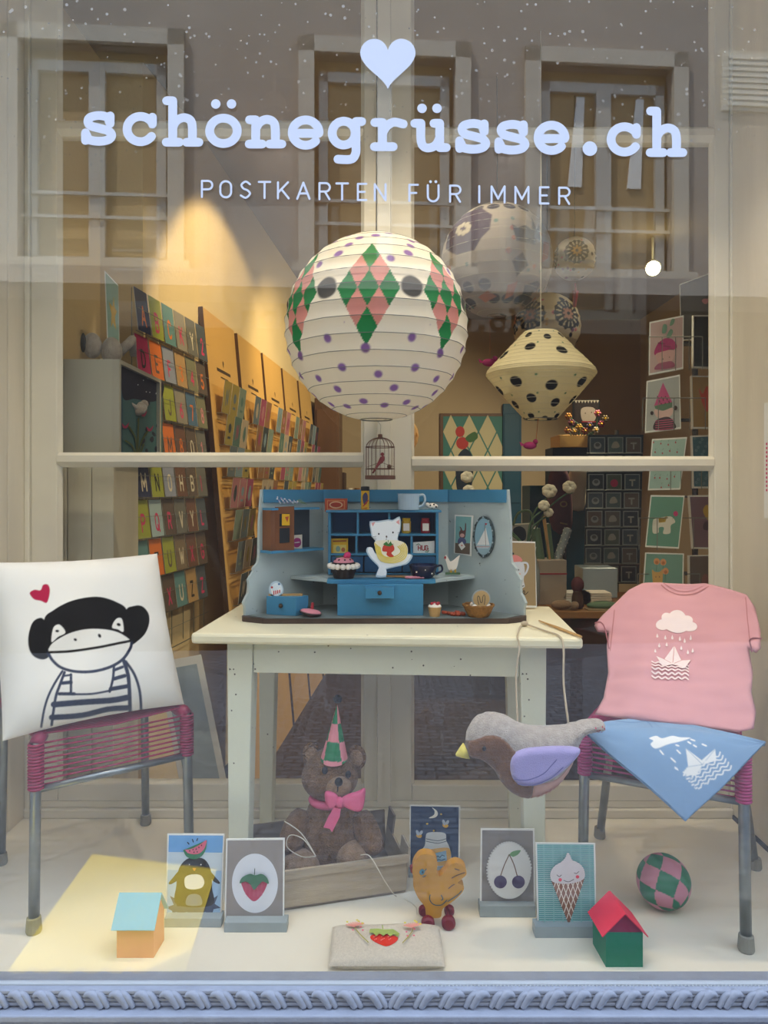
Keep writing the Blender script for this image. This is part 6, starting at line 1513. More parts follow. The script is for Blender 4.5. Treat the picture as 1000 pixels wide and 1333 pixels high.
def flatcard(name, label, O, u, v, n, w_, h_, bgc, draw=None, th=.002, border=.0, cat='postcard', group=None, body='card_body'):
    """card whose lower left front corner is O, u along its foot, v up its face, n towards the viewer"""
    t_ = thing(name, label, cat, O + u * (w_ / 2), group)
    MB().hexa([O - n * th, O + u * w_ - n * th, O + u * w_, O, O - n * th + v * h_, O + u * w_ - n * th + v * h_, O + u * w_ + v * h_, O + v * h_]).build('card', M[body], t_)
    a = Art(lambda x, y: O + u * (w_ * x / 100) + v * (h_ * (1 - y / 100)), n, lift=.0004)
    a.rect(100 * border, 100 * border * w_ / h_, 100 - 100 * border, 100 - 100 * border * w_ / h_, bgc)
    if draw: draw(a)
    a.done('print', t_); return t_
def glyph_draw(ch, col, s=2.0, lw=8):
    def d(a):
        for st in SANS[ch]: a.line([(50 - 6.5 * s + u * s, 82 - v * s) for u, v in st], lw, col)
    return d
for r_, row in enumerate(ROWS):
    for c_, spec in enumerate(row):
        if not spec: continue
        ch, bgc, fg = spec.split()
        up = Vector((0, 0, 1)) * .985 - rn * .12
        O = RK0 + rd * (CW * c_ + .006) + rn * .028 + Vector((0, 0, rowz[r_] - CH))
        flatcard('postcard', f'{nm[bgc]} postcard with {nm[fg]} {"digit" if ch.isdigit() else "letter"} {ch}, {ORD[r_]} row of wall rack, {COLW[c_]} pocket', O, rd, up, rn, CW - .012, CH * (1.12 if r_ == 0 else 1.0), bgc, glyph_draw(ch, fg), group='alphabet postcards')
# ------------------------------------------------------------------ shop: leaning boards with card pockets
BD = [3.52, 4.12, 4.71, 5.30, 5.90]
CB = ['6f8490', '8a3f58', '4a665f', '6f7f72', 'a2937f', '38444f', '7f5a3a', '8f7f3c', '5a666e', '9f6a70', '2f383c', '7d776b']
CN = dict(zip(CB, ['sky blue', 'raspberry', 'sea green', 'sage', 'beige', 'slate', 'tan', 'mustard', 'steel grey', 'rose', 'charcoal', 'stone grey']))
rnd = random.Random(11)
for i, Y in enumerate(BD):
    W_ = .54; xw = wallx(Y); d = Vector((.076, 1, 0)).normalized(); n = Vector((d.y, -d.x, 0))
    top = Vector((wallx(Y) + .02, Y, 1.915)); foot = top + n * .21; foot.z = ST
    v = (top - foot).normalized(); fn = d.cross(v).normalized()
    if fn.x < 0: fn = -fn
    Hh = (top - foot).length
    name = 'second third fourth fifth'.split()
    t = thing('display_board', f'{(["nearest"] + name)[i]} tall pale wooden display board leaning on the left wall', 'board', foot + d * W_ / 2, 'leaning boards')
    MB().hexa([foot - fn * .02, foot - fn * .02 + d * W_, foot + d * W_, foot, top - fn * .02, top - fn * .02 + d * W_, top + d * W_, top]).build('panel', M['board_wood'], t)
    a = Art(lambda x, y: foot + d * (W_ * x / 100) + v * (Hh * (1 - y / 100)), fn, lift=.0008)
    a.blob([(48, 9.5), (50, 9.1), (52, 9.5), (50, 10.6)], '4a3822').rect(28, 11.2, 72, 11.9, '4a3822').rect(38, 12.8, 62, 13.1, '5a4630'); a.done('branding', t)
    MB().hexa([foot + d * -.006 - fn * .022, foot - fn * .022, foot + fn * .002, foot + d * -.006 + fn * .002, top + d * -.006 - fn * .022, top - fn * .022, top + fn * .002, top + d * -.006 + fn * .002]).build('edge', M['board_edge'], t)
    nrow = 7
    for r_ in range(nrow):
        z0 = Hh * (.787 - r_ * .066)
        A = foot + d * .06 + v * z0 + fn * .035
        MB().tube([A - fn * .03, A, A + d * (W_ - .12), A + d * (W_ - .12) - fn * .03], .002, 5).build('pocket_wire', M['wire_light'], t)
        for c_ in range(3):
            if i > 2 and r_ > 5: continue
            bgc = CB[rnd.randrange(len(CB))]; fg = CB[rnd.randrange(len(CB))]
            O = A + d * (.01 + c_ * .136) - fn * .006 + v * .004
            w_ = .125; h_ = .150 if r_ else .16
            mk = rnd.randrange(3)
            def dr(a, fg=fg, k=mk):
                if k == 0: a.blob([(30, 60), (40, 30), (60, 25), (72, 55), (55, 80)], fg)
                elif k == 1: a.line([(35, 75), (40, 30), (60, 70), (66, 28)], 9, fg)
                else: a.ell(50, 45, 20, 16, fg).rect(30, 72, 70, 80, fg)
            flatcard('postcard', f'{CN[bgc]} postcard with {CN[fg]} {["blob", "zigzag", "disc"][mk]}, {COLW[c_]} in {["top", "second", "third", "fourth", "fifth", "sixth", "bottom"][r_]} row of {(["nearest"] + name)[i]} board', O, d, (v * .97 + fn * .2).normalized(), fn, w_, h_, bgc, dr, group='postcards on the leaning boards')
# brown panel door beyond the boards and far shelf of round boxes
t = thing('wardrobe', 'brown wooden cupboard beyond the leaning boards', 'cupboard', (-.52, 6.75, ST))
MB().box(-.62, -.40, 6.5, 7.0, ST, 1.85).build('body', M['brown_door'], t, bevel=.004); MB().box(-.60, -.42, 6.49, 6.5, ST + .1, 1.75).build('door', M['brown_door'], t, bevel=.003)
t = thing('wall_shelf', 'far dark shelf with cups glimpsed left of the mullion', 'shelf', (-.22, 7.1, .5))
for z in (.55, .76, .97): MB().box(-.40, .0, 7.0, 7.38, z, z + .02).build('shelf_board', M['oak_dark'], t)
MB().box(-.40, -.38, 7.0, 7.38, .1, 1.2).build('side', M['oak_dark'], t)
for j, z in enumerate((.57, .78, .99)):
    for k in range(5):
        c_ = Vector((-.33 + k * .07, 7.05, z))
        tag(MB().lathe(c_, [(.022, 0), (.028, .06), (.024, .06), (.02, .01), (0, .01)], 12).build('cup', M['cream' if (j + k) % 3 else 'wicker'], None), f'{COLW[k]} tiny pale cup on the {["lower", "middle", "upper"][j]} board of the far shelf', 'cup', 'cups on the far shelf')

# ------------------------------------------------------------------ shop: grey cube shelf with toys at the left
X0, X1, Y0, Y1, Z0, Z1 = -1.11, -.885, 2.44, 2.90, 1.135, 1.468
t = thing('cube_shelf', 'pale grey wooden cube shelf open to the right behind the left casement', 'shelf', ((X0 + X1) / 2, (Y0 + Y1) / 2, Z0))
MB().box(X0, X1, Y0, Y0 + .018, Z0, Z1).build('side', M['shelf_grey'], t, bevel=.001); MB().box(X0, X1, Y1 - .018, Y1, Z0, Z1).build('side', M['shelf_grey'], t, bevel=.001)
MB().box(X0, X1, Y0 + .018, Y1 - .018, Z1 - .014, Z1).build('top', M['shelf_grey'], t); MB().box(X0, X1, Y0 + .018, Y1 - .018, Z0, Z0 + .014).build('bottom', M['shelf_grey'], t)
bp_ = MB().box(X1 - .020, X1 - .015, Y0 + .02, Y1 - .02, Z0 + .014, Z1 - .014).build('back_picture', M['teal_paint'], t)
pl = Plane((X1 - .0145, 2.66, 1.3), (1, 0, 0))
a = Art(pl.hit, pl.N, 60, 340, 3.125, lift=.0006)
a.poly([(312, 420), (472, 492), (474, 788), (310, 782)], '3f6a70').blob([(312, 418), (400, 455), (473, 490), (474, 545), (455, 565), (420, 572), (360, 560), (312, 555)], '141a34')
rr = random.Random(3)
for k in range(14): a.ell(rr.uniform(390, 468), rr.uniform(575, 780), 6, 11, '1a2038', rr.uniform(-40, 40), 10)
for k in range(10): a.ell(rr.uniform(320, 465), rr.uniform(450, 540), 2.2, 2.6, 'c8ccd0', n=6)
for q_ in ([(365, 785), (360, 720), (330, 670)], [(368, 785), (370, 700), (372, 640)], [(372, 785), (385, 730), (415, 685)], [(360, 785), (345, 750), (318, 730)], [(378, 785), (392, 745)]): a.line(q_, 7, '4a5a2c', curve=4)
for x, y in ((418, 680), (318, 668), (392, 620)): a.blob([(x - 14, y - 8), (x, y + 2), (x + 14, y - 12), (x + 6, y + 10), (x - 8, y + 10)], 'a02c5a')
a.done('print', bp_)
c = P(180, 532, 2.68)
t = thing('dove_ornament', 'grey-white felt dove hanging inside the cube shelf', 'ornament', c)
MB().ball(c, (.03, .05, .024), 16, 10, rot=Matrix.Rotation(.35, 3, 'X')).ball(c + Vector((.012, .03, .02)), .016, 12, 8).tube([c + Vector((0, -.03, -.004)), c + Vector((0, -.08, .012))], [.014, .004], 8).build('body', M['felt_grey'], t, smooth=True)
MB().tube([c + Vector((0, 0, .02)), c + Vector((0, 0, .115))], .002, 5).build('thread', M['string_white'], t)
# toys on the cube shelf
c = Vector((-.955, 2.56, Z1))
t = thing('plush_rabbit', 'pale plush rabbit toy on top of the cube shelf', 'plush toy', c)
MB().ball(c + Vector((0, 0, .048)), (.035, .04, .05), 16, 12).build('body', M['felt_grey'], t, smooth=True); MB().ball(c + Vector((-.06, -.02, .065)), (.032, .03, .045), 14, 10).build('head', M['felt_grey'], t, smooth=True)
MB().ball(c + Vector((-.082, -.045, .07)), (.010, .006, .034), 10, 8).build('eye_patch', M['black_soft'], t, smooth=True)
MB().tube([c + Vector((.02, .02, .05)), c + Vector((.05, .06, .10)), c + Vector((.045, .09, .05))], [.018, .02, .012], 8).build('arm', M['felt_grey'], t, smooth=True)
pl = Plane(P(148, 410, 2.56), (.62, -.78, 0))
t = thing('greeting_card', 'pale green card with a yellow star standing on the cube shelf', 'card', pl.hit(150, 466))
MB().ext(pl, [(136, 352), (154, 371), (156, 468), (140, 452)], .002).build('card', M['card_white'], t)
a = Art(pl.hit, pl.N, 60, 340, 3.125); a.poly([(242, 48), (293, 102), (297, 392), (253, 345)], '8fa898').poly([(275, 142), (279, 188), (288, 205), (280, 225), (285, 280), (272, 250), (264, 270), (266, 215), (255, 165), (270, 185)], 'c9a03a'); a.done('print', t)
t = thing('wooden_box_cabinet', 'pale plank cabinet below the cube shelf behind the left casement', 'cabinet', (-1.05, 2.6, ST))
for k, (a_, b_) in enumerate(((-1.125, -1.062), (-1.058, -.98), (-.977, -.905))): MB().box(a_, b_, 2.44, 2.46, ST, 1.12).build('plank', M['panel_paint'], t, bevel=.002)
MB().box(-1.125, -.91, 2.46, 2.70, ST, 1.125).build('body', M['panel_paint'], t)

# ------------------------------------------------------------------ shop: tall card spinner at the right
def spin_card(label, corners, x0, y0, sc, Y, yaw, draw, depth=.012):
    pl = vplane(Y, yaw, 5, X=(x0 + corners[0][0] / sc - 500) / F * Y, Z=1.0)
    px = [(x0 + x / sc, y0 + y / sc) for x, y in corners]
    t_ = thing('greeting_card', label, 'card', pl.hit((px[2][0] + px[3][0]) / 2, px[2][1]), 'cards on the tall spinner')
    MB().ext(pl, px, depth).build('card', M['card_white'], t_)
    a = Art(pl.hit, pl.N, x0, y0, sc); draw(a); a.done('print', t_)
S = (760, 340, 4.1667); SL = (760, 540, 5.553); SY = 2.72
inset = lambda q, k=.94: [((x - sum(p[0] for p in q) / 4) * k + sum(p[0] for p in q) / 4, (y - sum(p[1] for p in q) / 4) * k + sum(p[1] for p in q) / 4) for x, y in q]
def girl(bgc, hat, q, tall):
    def d(a):
        a.poly(inset(q), bgc)
        if not tall:
            for k in range(14): a.line([(372 + k * 12, 335 - k * 2), (366 + k * 12, 602 - k * 2)], 2, 'c9b0a4', cap=False)
            a.blob([(388, 510), (398, 455), (440, 420), (485, 428), (500, 475)], 'b02a6c').blob([(425, 390), (432, 345), (452, 350), (445, 388)], '6a9078').blob([(448, 412), (470, 370), (484, 382), (468, 415)], '6a9078').blob([(466, 350), (478, 315), (494, 318), (484, 345)], '6a9078')
            a.blob([(392, 505), (440, 488), (490, 480), (492, 520), (470, 550), (420, 560), (398, 540)], 'd0a49c').blob([(388, 590), (400, 560), (440, 548), (480, 545), (488, 575)], '9a4a66')
            for x, y in ((430, 532), (465, 522)): a.ell(x, y, 3, 3, '3a2a2a', n=6)
            for k in range(14): a.ell(405 + (k * 31) % 85, 445 + (k * 17) % 50, 2.6, 4, '3a1a2c', n=6)
        else:
            a.poly([(430, 658), (480, 765), (382, 785)], 'c04a7c').poly([(384, 785), (480, 765), (480, 795), (430, 812), (388, 800)], '5a7a5c').blob([(385, 805), (430, 812), (480, 795), (480, 830), (450, 850), (410, 852), (388, 835)], 'd8b4a8').blob([(384, 915), (388, 870), (420, 850), (460, 845), (488, 870), (494, 908)], '3a2430')
            for k in range(5): a.line([(390, 868 + k * 12), (484, 858 + k * 12)], 4, 'c04a6c')
            for k in range(14): a.ell(400 + (k * 31) % 72, 735 + (k * 13) % 42, 3, 4, '2a1a20', n=6)
            a.ell(370, 825, 9, 11, '3a2a26').ell(497, 797, 11, 12, '3a2a26')
    return d
q1 = [(358, 330), (543, 293), (540, 583), (353, 618)]; spin_card('spinner card of a child in a pink radish hat, topmost left', q1, *S, SY, -16, girl('c4a6a0', 0, q1, False))
q2_ = [(342, 650), (522, 615), (528, 908), (332, 932)]; spin_card('spinner card of a child in a watermelon hat, second left', q2_, *S, SY, -16, girl('a9aca6', 0, q2_, True))
q3 = [(596, 292), (700, 292), (700, 582), (594, 578)]; spin_card('plain dark navy spinner card, topmost right', q3, *S, SY + .03, 10, lambda a: a.poly(inset(q3), '1d2228'))
q4 = [(586, 620), (700, 622), (700, 908), (592, 908)]
def crown(a):
    a.poly(inset(q4), 'b08a48').blob([(625, 690), (645, 720), (665, 680), (690, 700), (695, 790), (665, 815), (640, 760)], 'd9543c')
spin_card('ochre spinner card with an orange crown, second right', q4, *S, SY + .03, 10, crown)
q5 = [(495, 175), (748, 160), (698, 540), (465, 545)]
def cherries(a):
    a.poly(inset(q5), '9fbcb0')
    for k in range(22): a.ell(505 + (k * 53) % 195 - (k // 4) * 6, 200 + (k // 4) * 62 + (k % 3) * 8, 5, 7, 'b03444', n=8).line([(505 + (k * 53) % 195 - (k // 4) * 6, 192 + (k // 4) * 62), (512 + (k * 53) % 195 - (k // 4) * 6, 182 + (k // 4) * 62)], 2, '4a6a4a')
spin_card('mint green spinner card sprinkled with red cherries, third left', q5, *SL, SY, -16, cherries)
q6 = [(782, 150), (925, 145), (925, 530), (795, 530)]
def rings(a):
    a.poly(inset(q6), '3f6c7c')
    for k in range(24): a.ell(800 + (k * 41) % 110, 170 + (k * 29) % 340, 9, 9, '7fa4ac', n=10).ell(800 + (k * 41) % 110, 170 + (k * 29) % 340, 6, 6, '3f6c7c', n=10)
spin_card('blue spinner card with small white rings, third right', q6, *SL, SY + .03, 10, rings)
q7 = [(485, 580), (730, 583), (688, 968), (445, 955)]
def bear(a):
    a.poly(inset(q7), '5f9680').blob([(500, 770), (520, 750), (600, 735), (640, 740), (662, 775), (630, 800), (625, 855), (575, 858), (580, 815), (545, 815), (540, 852), (500, 852)], 'e0dccb').poly([(540, 750), (580, 742), (605, 732), (590, 775), (545, 780)], 'b8962c').ell(665, 715, 17, 19, 'c83a74').line([(655, 735), (640, 755)], 2, '5a4a4a')
spin_card('green spinner card of a polar bear with pink balloon, fourth left', q7, *SL, SY, -16, bear)
q8 = [(762, 582), (925, 580), (925, 970), (790, 968)]; 
def mauve(a): a.poly(inset(q8), '7c5a64').blob([(862, 690), (890, 650), (920, 700), (905, 760), (880, 740)], 'c9a23c').blob([(862, 800), (880, 770), (905, 780), (900, 830), (870, 830)], '4a3040')
spin_card('mauve spinner card with a yellow figure, fourth right', q8, *SL, SY + .03, 10, mauve)
q9 = [(445, 995), (725, 1002), (720, 1290), (425, 1290)]
def tiger(a):
    a.poly(inset(q9), '6f9a8a').blob([(495, 1120), (515, 1135), (550, 1135), (572, 1118), (572, 1180), (560, 1230), (510, 1230), (498, 1190)], 'c99a4a').ell(522, 1172, 4, 4, '2a2020', n=8).ell(548, 1172, 4, 4, '2a2020', n=8)
    for x, y in ((528, 1060), (575, 1065), (592, 1130)): a.ell(x, y, 22, 24, 'd9945c').ell(x, y + 6, 12, 12, 'b5703c').line([(x, y + 22), (x - 4, y + 70)], 3, '4a6a4a')
spin_card('green spinner card of a tiger cub under flowers, fifth left', q9, *SL, SY, -16, tiger)
q10 = [(762, 1015), (925, 1012), (925, 1290), (765, 1290)]; spin_card('dull brown spinner card, fifth right', q10, *SL, SY + .03, 10, lambda a: a.poly(inset(q10), '6a5a50').ell(880, 1200, 28, 50, '8a5a50'))
q11 = [(520, 125), (700, 58), (700, 420), (528, 430)]
def plain(a): a.poly(inset(q11, .97), '4c4844').blob([(640, 215), (655, 203), (668, 205), (680, 200), (678, 218), (660, 234)], 'b06a68')
spin_card('plain dark grey card with a small pink heart above the spinner', q11, *S, SY + .08, -12, plain, .002)
t = thing('card_spinner', 'tall dark wire card spinner behind the right casement', 'card rack', P(905, 640, SY + .12).xy.to_3d() + Vector((0, 0, ST)))
cX, cY = P(905, 640, SY + .14).x, SY + .14
MB().tube([(cX, cY, ST), (cX, cY, 1.62)], .012, 8).build('pole', M['lamp_black'], t)
MB().lathe((cX, cY, ST), [(.22, 0), (.22, .02), (.03, .04), (0, .04)], 24).build('base', M['lamp_black'], t)
for (x0, y0, sc), rows, yy in ((S, ((352, 410, 645, 590), (320, 742, 660, 915), (0, 0, 0, 0)), SY), (SL, ((400, 745, 925, 975), (390, 1150, 840, 1290), (630, 305, 925, 540)), SY)):
    for xa, ya, xb, yb in rows:
        if xb == 0: continue
        pA, pB = P(x0 + xa / sc, y0 + ya / sc, yy - .03), P(x0 + xb / sc, y0 + ya / sc, yy - .01)
        mb = MB().tube([pA, pB], .0017, 6)
        for k in range(5):
            q_ = pA.lerp(pB, k / 4); mb.tube([q_, q_ - Vector((0, 0, (yb - ya) / sc / F * yy))], .0015, 5)
        mb.build('wire_pocket', M['wire'], t)
for z in (1.60, 1.30, 1.0, .7, .4): MB().box(cX - .11, cX + .14, cY - .03, cY + .03, z, z + .008).build('tier', M['lamp_black'], t)

# ------------------------------------------------------------------ shop: small three-column card rack
gy = 4.0; t = thing('card_rack', 'small grey wire rack of square cards left of the tall spinner', 'card rack', P(800, 800, gy))
MB().tube([P(803, 560, gy + .06), P(803, 900, gy + .06)], .012, 8).build('pole', M['wire'], t)
MB().ext(vplane(gy + .03), [(766, 566), (838, 566), (832, 760), (760, 760)], .01).build('back_plate', M['hutch_dark'], t)
for r_ in range(8):
    y = 590 + r_ * 24; MB().tube([P(764 - r_ * .6, y, gy - .02), P(838 - r_ * .6, y, gy - .02)], .0022, 5).build('ledge_wire', M['wire_light'], t)
gc = ['4f5f6c', '5c6a62', '3f4a56', '6a6a66', '6f6660', '5a6f74']
for r_ in range(8):
    for c_ in range(3):
        x = 768 + c_ * 23.5 - r_ * .9; y = 569 + r_ * 24
        pl = vplane(gy); k = (r_ * 3 + c_) % 6
        px = [(x, y), (x + 20, y), (x + 20, y + 20.5), (x, y + 20.5)]
        t_ = thing('postcard', f'small dull card, {["top", "second", "third", "fourth", "fifth", "sixth", "seventh", "bottom"][r_]} row, {["left", "middle", "right"][c_]} column of the small rack beside the spinner', 'postcard', pl.hit(x + 10, y + 20), 'cards on the small rack')
        MB().ext(pl, px, .004).build('card', M['stand_grey'], t_)
        a = Art(pl.hit, pl.N); a.rect(x + 1.2, y + 1.2, x + 18.8, y + 19.3, gc[(k * 5 + r_) % 6])
        if (r_, c_) == (2, 1): a.ell(x + 10, y + 12, 5, 5, 'b03a5c')
        elif k % 3 == 0: a.ell(x + 10, y + 11, 5, 4.5, '9aa2a6').ell(x + 10, y + 10, 3, 2.5, '5a6268')
        elif k % 3 == 1: a.blob([(x + 5, y + 14), (x + 7, y + 7), (x + 12, y + 6), (x + 15, y + 13)], 'a8a8a0')
        else: a.rect(x + 6, y + 7, x + 14, y + 9, 'a8aaa4').rect(x + 9, y + 8, x + 11, y + 16, 'a8aaa4')
        a.done('print', t_)

# ------------------------------------------------------------------ shop: back wall pieces
pl = vplane(7.378)
t = thing('harlequin_poster', 'framed teal and cream harlequin poster with red cherries far back', 'poster', pl.hit(615, 660))
MB().ext(pl, [(573, 538), (658, 538), (658, 660), (573, 660)], .02).build('frame', M['brown_door'], t)
a = Art(pl.hit, pl.N, lift=.002); a.rect(577, 542, 656, 656, '3f7a74')
for i in range(4):
    for j in range(4):
        cx, cy = 587 + i * 24 - (12 if j % 2 else 0), 562 + j * 24
        if 577 < cx < 656: a.poly([(max(577, cx - 11), cy), (cx, cy - 22), (min(656, cx + 11), cy), (cx, min(656, cy + 22))], 'c9bf9a')
a.ell(599, 562, 6, 7, 'b5342c').ell(602, 577, 8, 8, 'b5342c').blob([(606, 570), (618, 562), (622, 570), (612, 576)], '3f6a3a').blob([(594, 600), (606, 584), (616, 600), (612, 640), (596, 640)], '1c2a3c'); a.done('print', t)
t = thing('teal_door', 'dark teal painted door at the back of the shop', 'door', P(667, 800, 7.35)); MB().box(*[P(655, 0, 7.35).x, P(679, 0, 7.35).x, 7.35, 7.40], ST, 1.9).build('door_leaf', M['teal_paint'], t, bevel=.004); MB().box(P(656.5, 0, 7.35).x, P(677, 0, 7.35).x, 7.34, 7.35, .9, 1.8).build('door_panel', M['teal_paint'], t, bevel=.004)
# teal panel behind the clothes
t = thing('teal_cupboard', 'teal painted cupboard behind the hanging toddler shirt', 'cupboard', P(740, 800, 5.2)); MB().box(P(690, 0, 5.2).x, P(790, 0, 5.2).x, 5.2, 5.5, ST, P(0, 632, 5.2).z).build('body', M['teal_paint'], t, bevel=.004)
MB().box(P(725, 0, 5.2).x, P(773, 0, 5.2).x, 5.12, 5.4, P(0, 583, 5.2).z, P(0, 567, 5.2).z).build('yellow_ledge', M['board_wood'], t, bevel=.003)
MB().box(P(718, 0, 5.2).x, P(773, 0, 5.2).x, 5.16, 5.4, P(0, 640, 5.2).z, P(0, 583, 5.2).z).build('cabinet_top', M['hutch_dark'], t)
# framed cat picture and paper flowers on the ledge
pl = vplane(5.15); t = thing('framed_picture', 'small dark framed picture of a white cat face above the ledge', 'picture', pl.hit(762, 560))
MB().ext(pl, [(746, 521), (781, 520), (781, 556), (746, 556)], .02).build('frame', M['lamp_black'], t)
a = Art(pl.hit, pl.N, lift=.001); a.rect(748, 523, 779, 554, '3a302c')
for k in range(8): a.poly([(748 + k * 4, 521), (750 + k * 4, 525), (752 + k * 4, 521)], 'c9bfae')
a.blob([(757, 532), (770, 530), (776, 535), (775, 546), (768, 550), (758, 547)], 'c9bcae').ell(762, 538, .8, .8, '2a2020', n=6).ell(770, 537, .8, .8, '2a2020', n=6).line([(758, 549), (775, 549)], 1.6, 'b0343c'); a.done('print', t)
pl = vplane(5.10); fl_cols = ['c98a5c', '8a4a5c', 'd0b48a', 'c9a24a', 'b0604a', '5a4a6a', 'd9c8b0', 'a8485c', '7a6a4a', 'c98a3c', 'd06a7c']
for k, (x, y) in enumerate(((739, 560), (744, 550), (748, 562), (754, 556), (762, 561), (768, 554), (776, 560), (783, 552), (788, 545), (740, 542), (778, 538))):
    st_ = pl.hit(x, y); ft = pl.hit(744 + k * 3.2, 567)
    t = thing('paper_flower', f'{nm.get(fl_cols[k], ["peach", "plum", "sand", "amber", "rust", "violet", "cream", "wine", "olive", "honey", "coral"][k])} paper flower in the row on the yellow ledge', 'paper flower', ft)
    MB().tube([ft, st_], .004, 5).build('stem', M['leaf'], t)
    mb = MB(); mb.col = lin(fl_cols[k])
    for j in range(6): mb.ball(st_ + Vector((.016 * math.cos(j * 1.047), 0, .016 * math.sin(j * 1.047))), (.010, .006, .010), 8, 6)
    mb.build('petals', M['print'], t, smooth=True); MB().ball(st_ + Vector((0, -.006, 0)), .009, 8, 6).build('heart', M['tin_yellow'], t, smooth=True)

# ------------------------------------------------------------------ shop: counter with wares right of the toy kitchen
cy0, cy1 = 3.02, 3.6; cz = PZ(700, 795, 0).z; cz = CAMZ - (796 - HOR) / F * cy0
t = thing('wooden_counter', 'brown wooden shop counter behind the right casement', 'counter', (1.1, 3.3, ST))
MB().box(.60, 1.75, cy0, cy1, cz - .03, cz).build('worktop', M['oak'], t, bevel=.003); MB().box(.63, 1.72, cy0 + .03, cy1, ST, cz - .03).build('front', M['oak_dark'], t)
# canvas box with wrapping paper rolls
b0, b1 = P(700, 772, 3.2), P(738, 772, 3.2)
t = thing('canvas_bin', 'pale canvas bin with a thin red stripe on the shop counter', 'bin', ((b0.x + b1.x) / 2, 3.26, cz))
MB().box(b0.x, b1.x, 3.2, 3.33, cz, P(0, 729, 3.2).z).build('body', M['canvas_box'], t, bevel=.004); zz = P(0, 747, 3.2).z; MB().box(b0.x - .001, b1.x + .001, 3.198, 3.332, zz - .003, zz + .003).build('stripe', M['jar_red'], t)
for k, (xa, ya, xb, yb, r_, m, lb) in enumerate(((704, 735, 697, 688, .022, 'green_paper', 'dark green wrapping paper roll leaning left in the bin'), (718, 735, 712, 682, .016, 'green_paper', 'thin green wrapping paper roll in the middle of the bin'), (724, 732, 740, 688, .018, 'stand_grey', 'grey dotted wrapping paper roll leaning right in the bin'))):
    A, B = P(xa, ya, 3.26), P(xb, yb, 3.26); d = (B - A).normalized()
    t = thing('paper_roll', lb, 'paper roll', A); MB().tube([A, B], r_, 14).build('roll', M[m], t); MB().tube([B - d * .002, B + d * .003], r_ * .55, 10).build('core', M['card_body'], t)
    if k == 2:
        mb = MB()
        for j in range(30): 
            an = j * 2.4; p_ = A.lerp(B, (j + .5) / 30); s_ = d.orthogonal().normalized(); mb.ball(p_ + (s_ * math.cos(an) + d.cross(s_) * math.sin(an)) * r_, .003, 6, 4)
        mb.build('dots', M['card_white'], t)
tag(MB().tube([P(716, 728, 3.21), P(708, 672, 3.2)], [.005, .008], 8).build('wooden_spoon', M['wood_light'], None), 'pale wooden stick standing in the canvas bin', 'stick')
pl = vplane(3.5); t = thing('patterned_bag', 'sage patterned bag with dark blot print left of the roses', 'bag', pl.hit(680, 728))
MB().ext(pl, [(655, 684), (697, 682), (706, 730), (706, 774), (655, 774)], .10).build('body', M['shelf_grey'], t, bevel=.01); a = Art(pl.hit, pl.N, lift=.001); a.blob([(668, 690), (676, 685), (684, 690), (684, 702), (674, 704)], '2a3440').ell(664, 692, 3.5, 4, '4a5654').blob([(656, 696), (664, 698), (668, 706), (658, 708)], 'c9a880'); a.done('print', t)
MB().tube(crom([pl.hit(668, 684), pl.hit(675, 668), pl.hit(690, 666), pl.hit(694, 683)], 5), .006, 6).build('handle', M['green_paper'], t)
# white fabric roses
def rose(px, py, Y, s, foot, label):
    c_ = P(px, py, Y); t = thing('fabric_rose', label, 'flower', P(*foot, Y)); 
    for j in range(7):
        a_ = j * .9; MB().ball(c_ + Vector((s * .5 * math.cos(a_), -s * .2 + .1 * s * math.sin(j), s * .45 * math.sin(a_))), (s * .62, s * .5, s * .55), 10, 8).build('petal', M['petal'], t, smooth=True)
    MB().ball(c_ + Vector((s * .1, 0, -s * .8)), (s * .6, s * .4, s * .3), 10, 8).build('calyx', M['leaf'], t, smooth=True)
    MB().tube(crom([c_ + Vector((0, .01, -s * .8)), P(px * .6 + foot[0] * .4 - 8, py * .6 + foot[1] * .4, Y), P(*foot, Y)], 6), .004, 6).build('stem', M['leaf'], t, smooth=True)
JUG = (686, 712); jy = 3.12; c_ = Vector((P(686, 0, jy).x, jy, cz))
jt = thing('stoneware_jug', 'pale stoneware jug holding the white fabric roses on the counter', 'jug', c_); jh = P(0, 712, jy).z - cz
MB().lathe(c_, [(.04, 0), (.055, .03), (.055, jh * .6), (.035, jh * .9), (.04, jh), (.034, jh), (.03, jh * .9), (.045, jh * .5), (0, .02)], 20).build('body', M['stand_grey'], jt, smooth=True)
rose(715, 639, jy, .030, JUG, 'large white fabric rose, uppermost right of the toy kitchen'); rose(741, 634, jy + .02, .028, JUG, 'white fabric rose before the cream toddler shirt'); rose(708, 658, jy - .02, .023, JUG, 'small white fabric rose, lower left of the pair')
rose(714, 667, jy, .020, JUG, 'lowest white fabric rose bud above the paper rolls')
rose(608, 621, jy + .01, .026, JUG, 'white rosebud above the right end of the toy kitchen'); rose(610, 638, jy - .01, .023, JUG, 'second white rosebud just below, at the kitchen top edge')
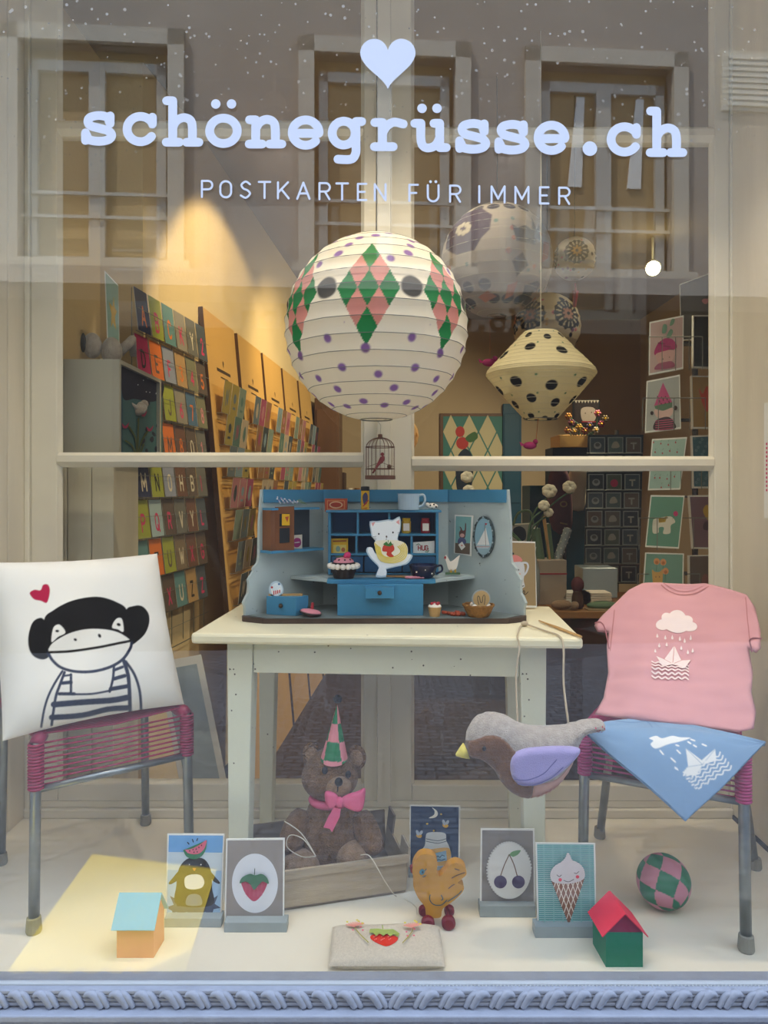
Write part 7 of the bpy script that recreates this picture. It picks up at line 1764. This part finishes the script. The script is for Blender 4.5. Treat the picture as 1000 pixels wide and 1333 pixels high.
# garments
pl = vplane(4.6); t = thing('toddler_shirt', 'cream short sleeved toddler shirt hanging before teal', 'shirt', pl.hit(750, 665))
soft([(742, 612), (768, 612), (773, 630), (764, 634), (760, 664), (738, 660), (740, 640)], .02, .04, .012, pl=pl, n=3).build('shirt', M['white_cotton'], t, smooth=True)
pl = vplane(4.5); t = thing('burgundy_coat', 'dark burgundy garment with printed gold crests on a stand', 'coat', pl.hit(730, 690))
soft([(718, 610), (738, 612), (745, 650), (743, 692), (720, 690), (712, 650)], .05, .06, .015, pl=pl, n=3).build('garment', M['burgundy'], t, smooth=True)
a = Art(pl.hit, pl.N, lift=.056); a.ell(731, 656, 5, 4, '8a6a3c').ell(731, 656, 3, 2.4, '5a2a2e').line([(727, 680), (735, 682)], 2, '8a6a3c'); a.done('crest', t)
t = thing('garment_stand', 'thin dark stand carrying the burgundy garment and toddler shirt', 'stand', (P(735, 0, 4.66).x, 4.66, ST))
MB().tube([(P(735, 0, 4.66).x, 4.66, ST), (P(735, 0, 4.66).x, 4.66, P(0, 612, 4.66).z)], .012, 8).build('pole', M['lamp_black'], t); MB().tube([P(716, 613, 4.6), P(770, 613, 4.63)], .008, 8).build('arm', M['lamp_black'], t)
MB().lathe((P(735, 0, 4.66).x, 4.66, ST), [(.16, 0), (.16, .015), (0, .03)], 20).build('base', M['lamp_black'], t)
# small wares on the counter
for k, (x, y, w_, h_, m, lb) in enumerate(((748, 760, .06, .015, 'card_white', 'stack of white booklets at the counter middle'), (772, 764, .07, .018, 'cream', 'stack of cream envelopes right on the counter'))):
    b = P(x, y, 3.25)
    t = thing('paper_stack', lb, 'paper stack', (b.x, 3.25, cz))
    for j in range(6): MB().box(b.x - w_ + .004 * (j % 3), b.x + w_ - .003 * (j % 2), 3.2, 3.30, cz + j * .009, cz + j * .009 + .006).build('sheet', M[m], t)
c_ = Vector((P(752, 775, 3.1).x, 3.1, cz)); t = thing('small_vase', 'dark brown glass vase with dried flowers on the counter', 'vase', c_)
MB().lathe(c_, [(.02, 0), (.026, .01), (.024, .05), (.018, .07), (.020, .075), (.014, .07), (0, .01)], 16).build('vase', M['oak_dark'], t, smooth=True); MB().ball(c_ + Vector((0, 0, .10)), (.028, .025, .035), 12, 9).build('dried_flowers', M['burgundy'], t, smooth=True)
c_ = Vector((P(785, 778, 3.08).x, 3.08, cz + .016)); tag(MB().ball(c_, (.07, .03, .018), 14, 10).build('yarn_bundle', M['green_paper'], None, smooth=True), 'dark green rolled bundle lying at the counter front', 'bundle')
t = thing('plush_toy', 'brown plush toy lying on the left of the counter', 'plush toy', (P(735, 785, 3.05).x, 3.06, cz))
c_ = Vector((P(732, 785, 3.06).x, 3.07, cz + .02)); MB().ball(c_, (.045, .025, .02), 14, 10).build('body', M['plush_light'], t, smooth=True); MB().ball(c_ + Vector((.05, -.02, 0)), (.018, .02, .018), 10, 8).build('head', M['plush_light'], t, smooth=True)
tag(MB().box(P(765, 0, 3.04).x, P(800, 0, 3.04).x, 3.03, 3.09, cz, cz + .006).build('booklet', M['kraft'], None), 'flat kraft booklet at the counter front edge', 'booklet')
o = MB().box(P(755, 0, 3.45).x, P(800, 0, 3.45).x, 3.4, 3.55, cz, P(0, 738, 3.45).z).build('gift_box', M['enamel'], None, bevel=.004); tag(o, 'pale blue box at the back of the counter', 'box')
# low picture frame seen through the lower left casement
pl = vplane(2.75, 20, 12, X=-.55)
t = thing('white_frame', 'white leaning picture frame behind the lower left pane', 'picture frame', pl.hit(250, 1020))
MB().ext(pl, [(205, 862), (262, 852), (300, 1040), (240, 1050)], .02).build('frame', M['frame_white'], t); MB().ext(pl, [(213, 872), (256, 864), (290, 1035), (246, 1043)], .004, h=.003).build('picture', M['stand_grey'], t)
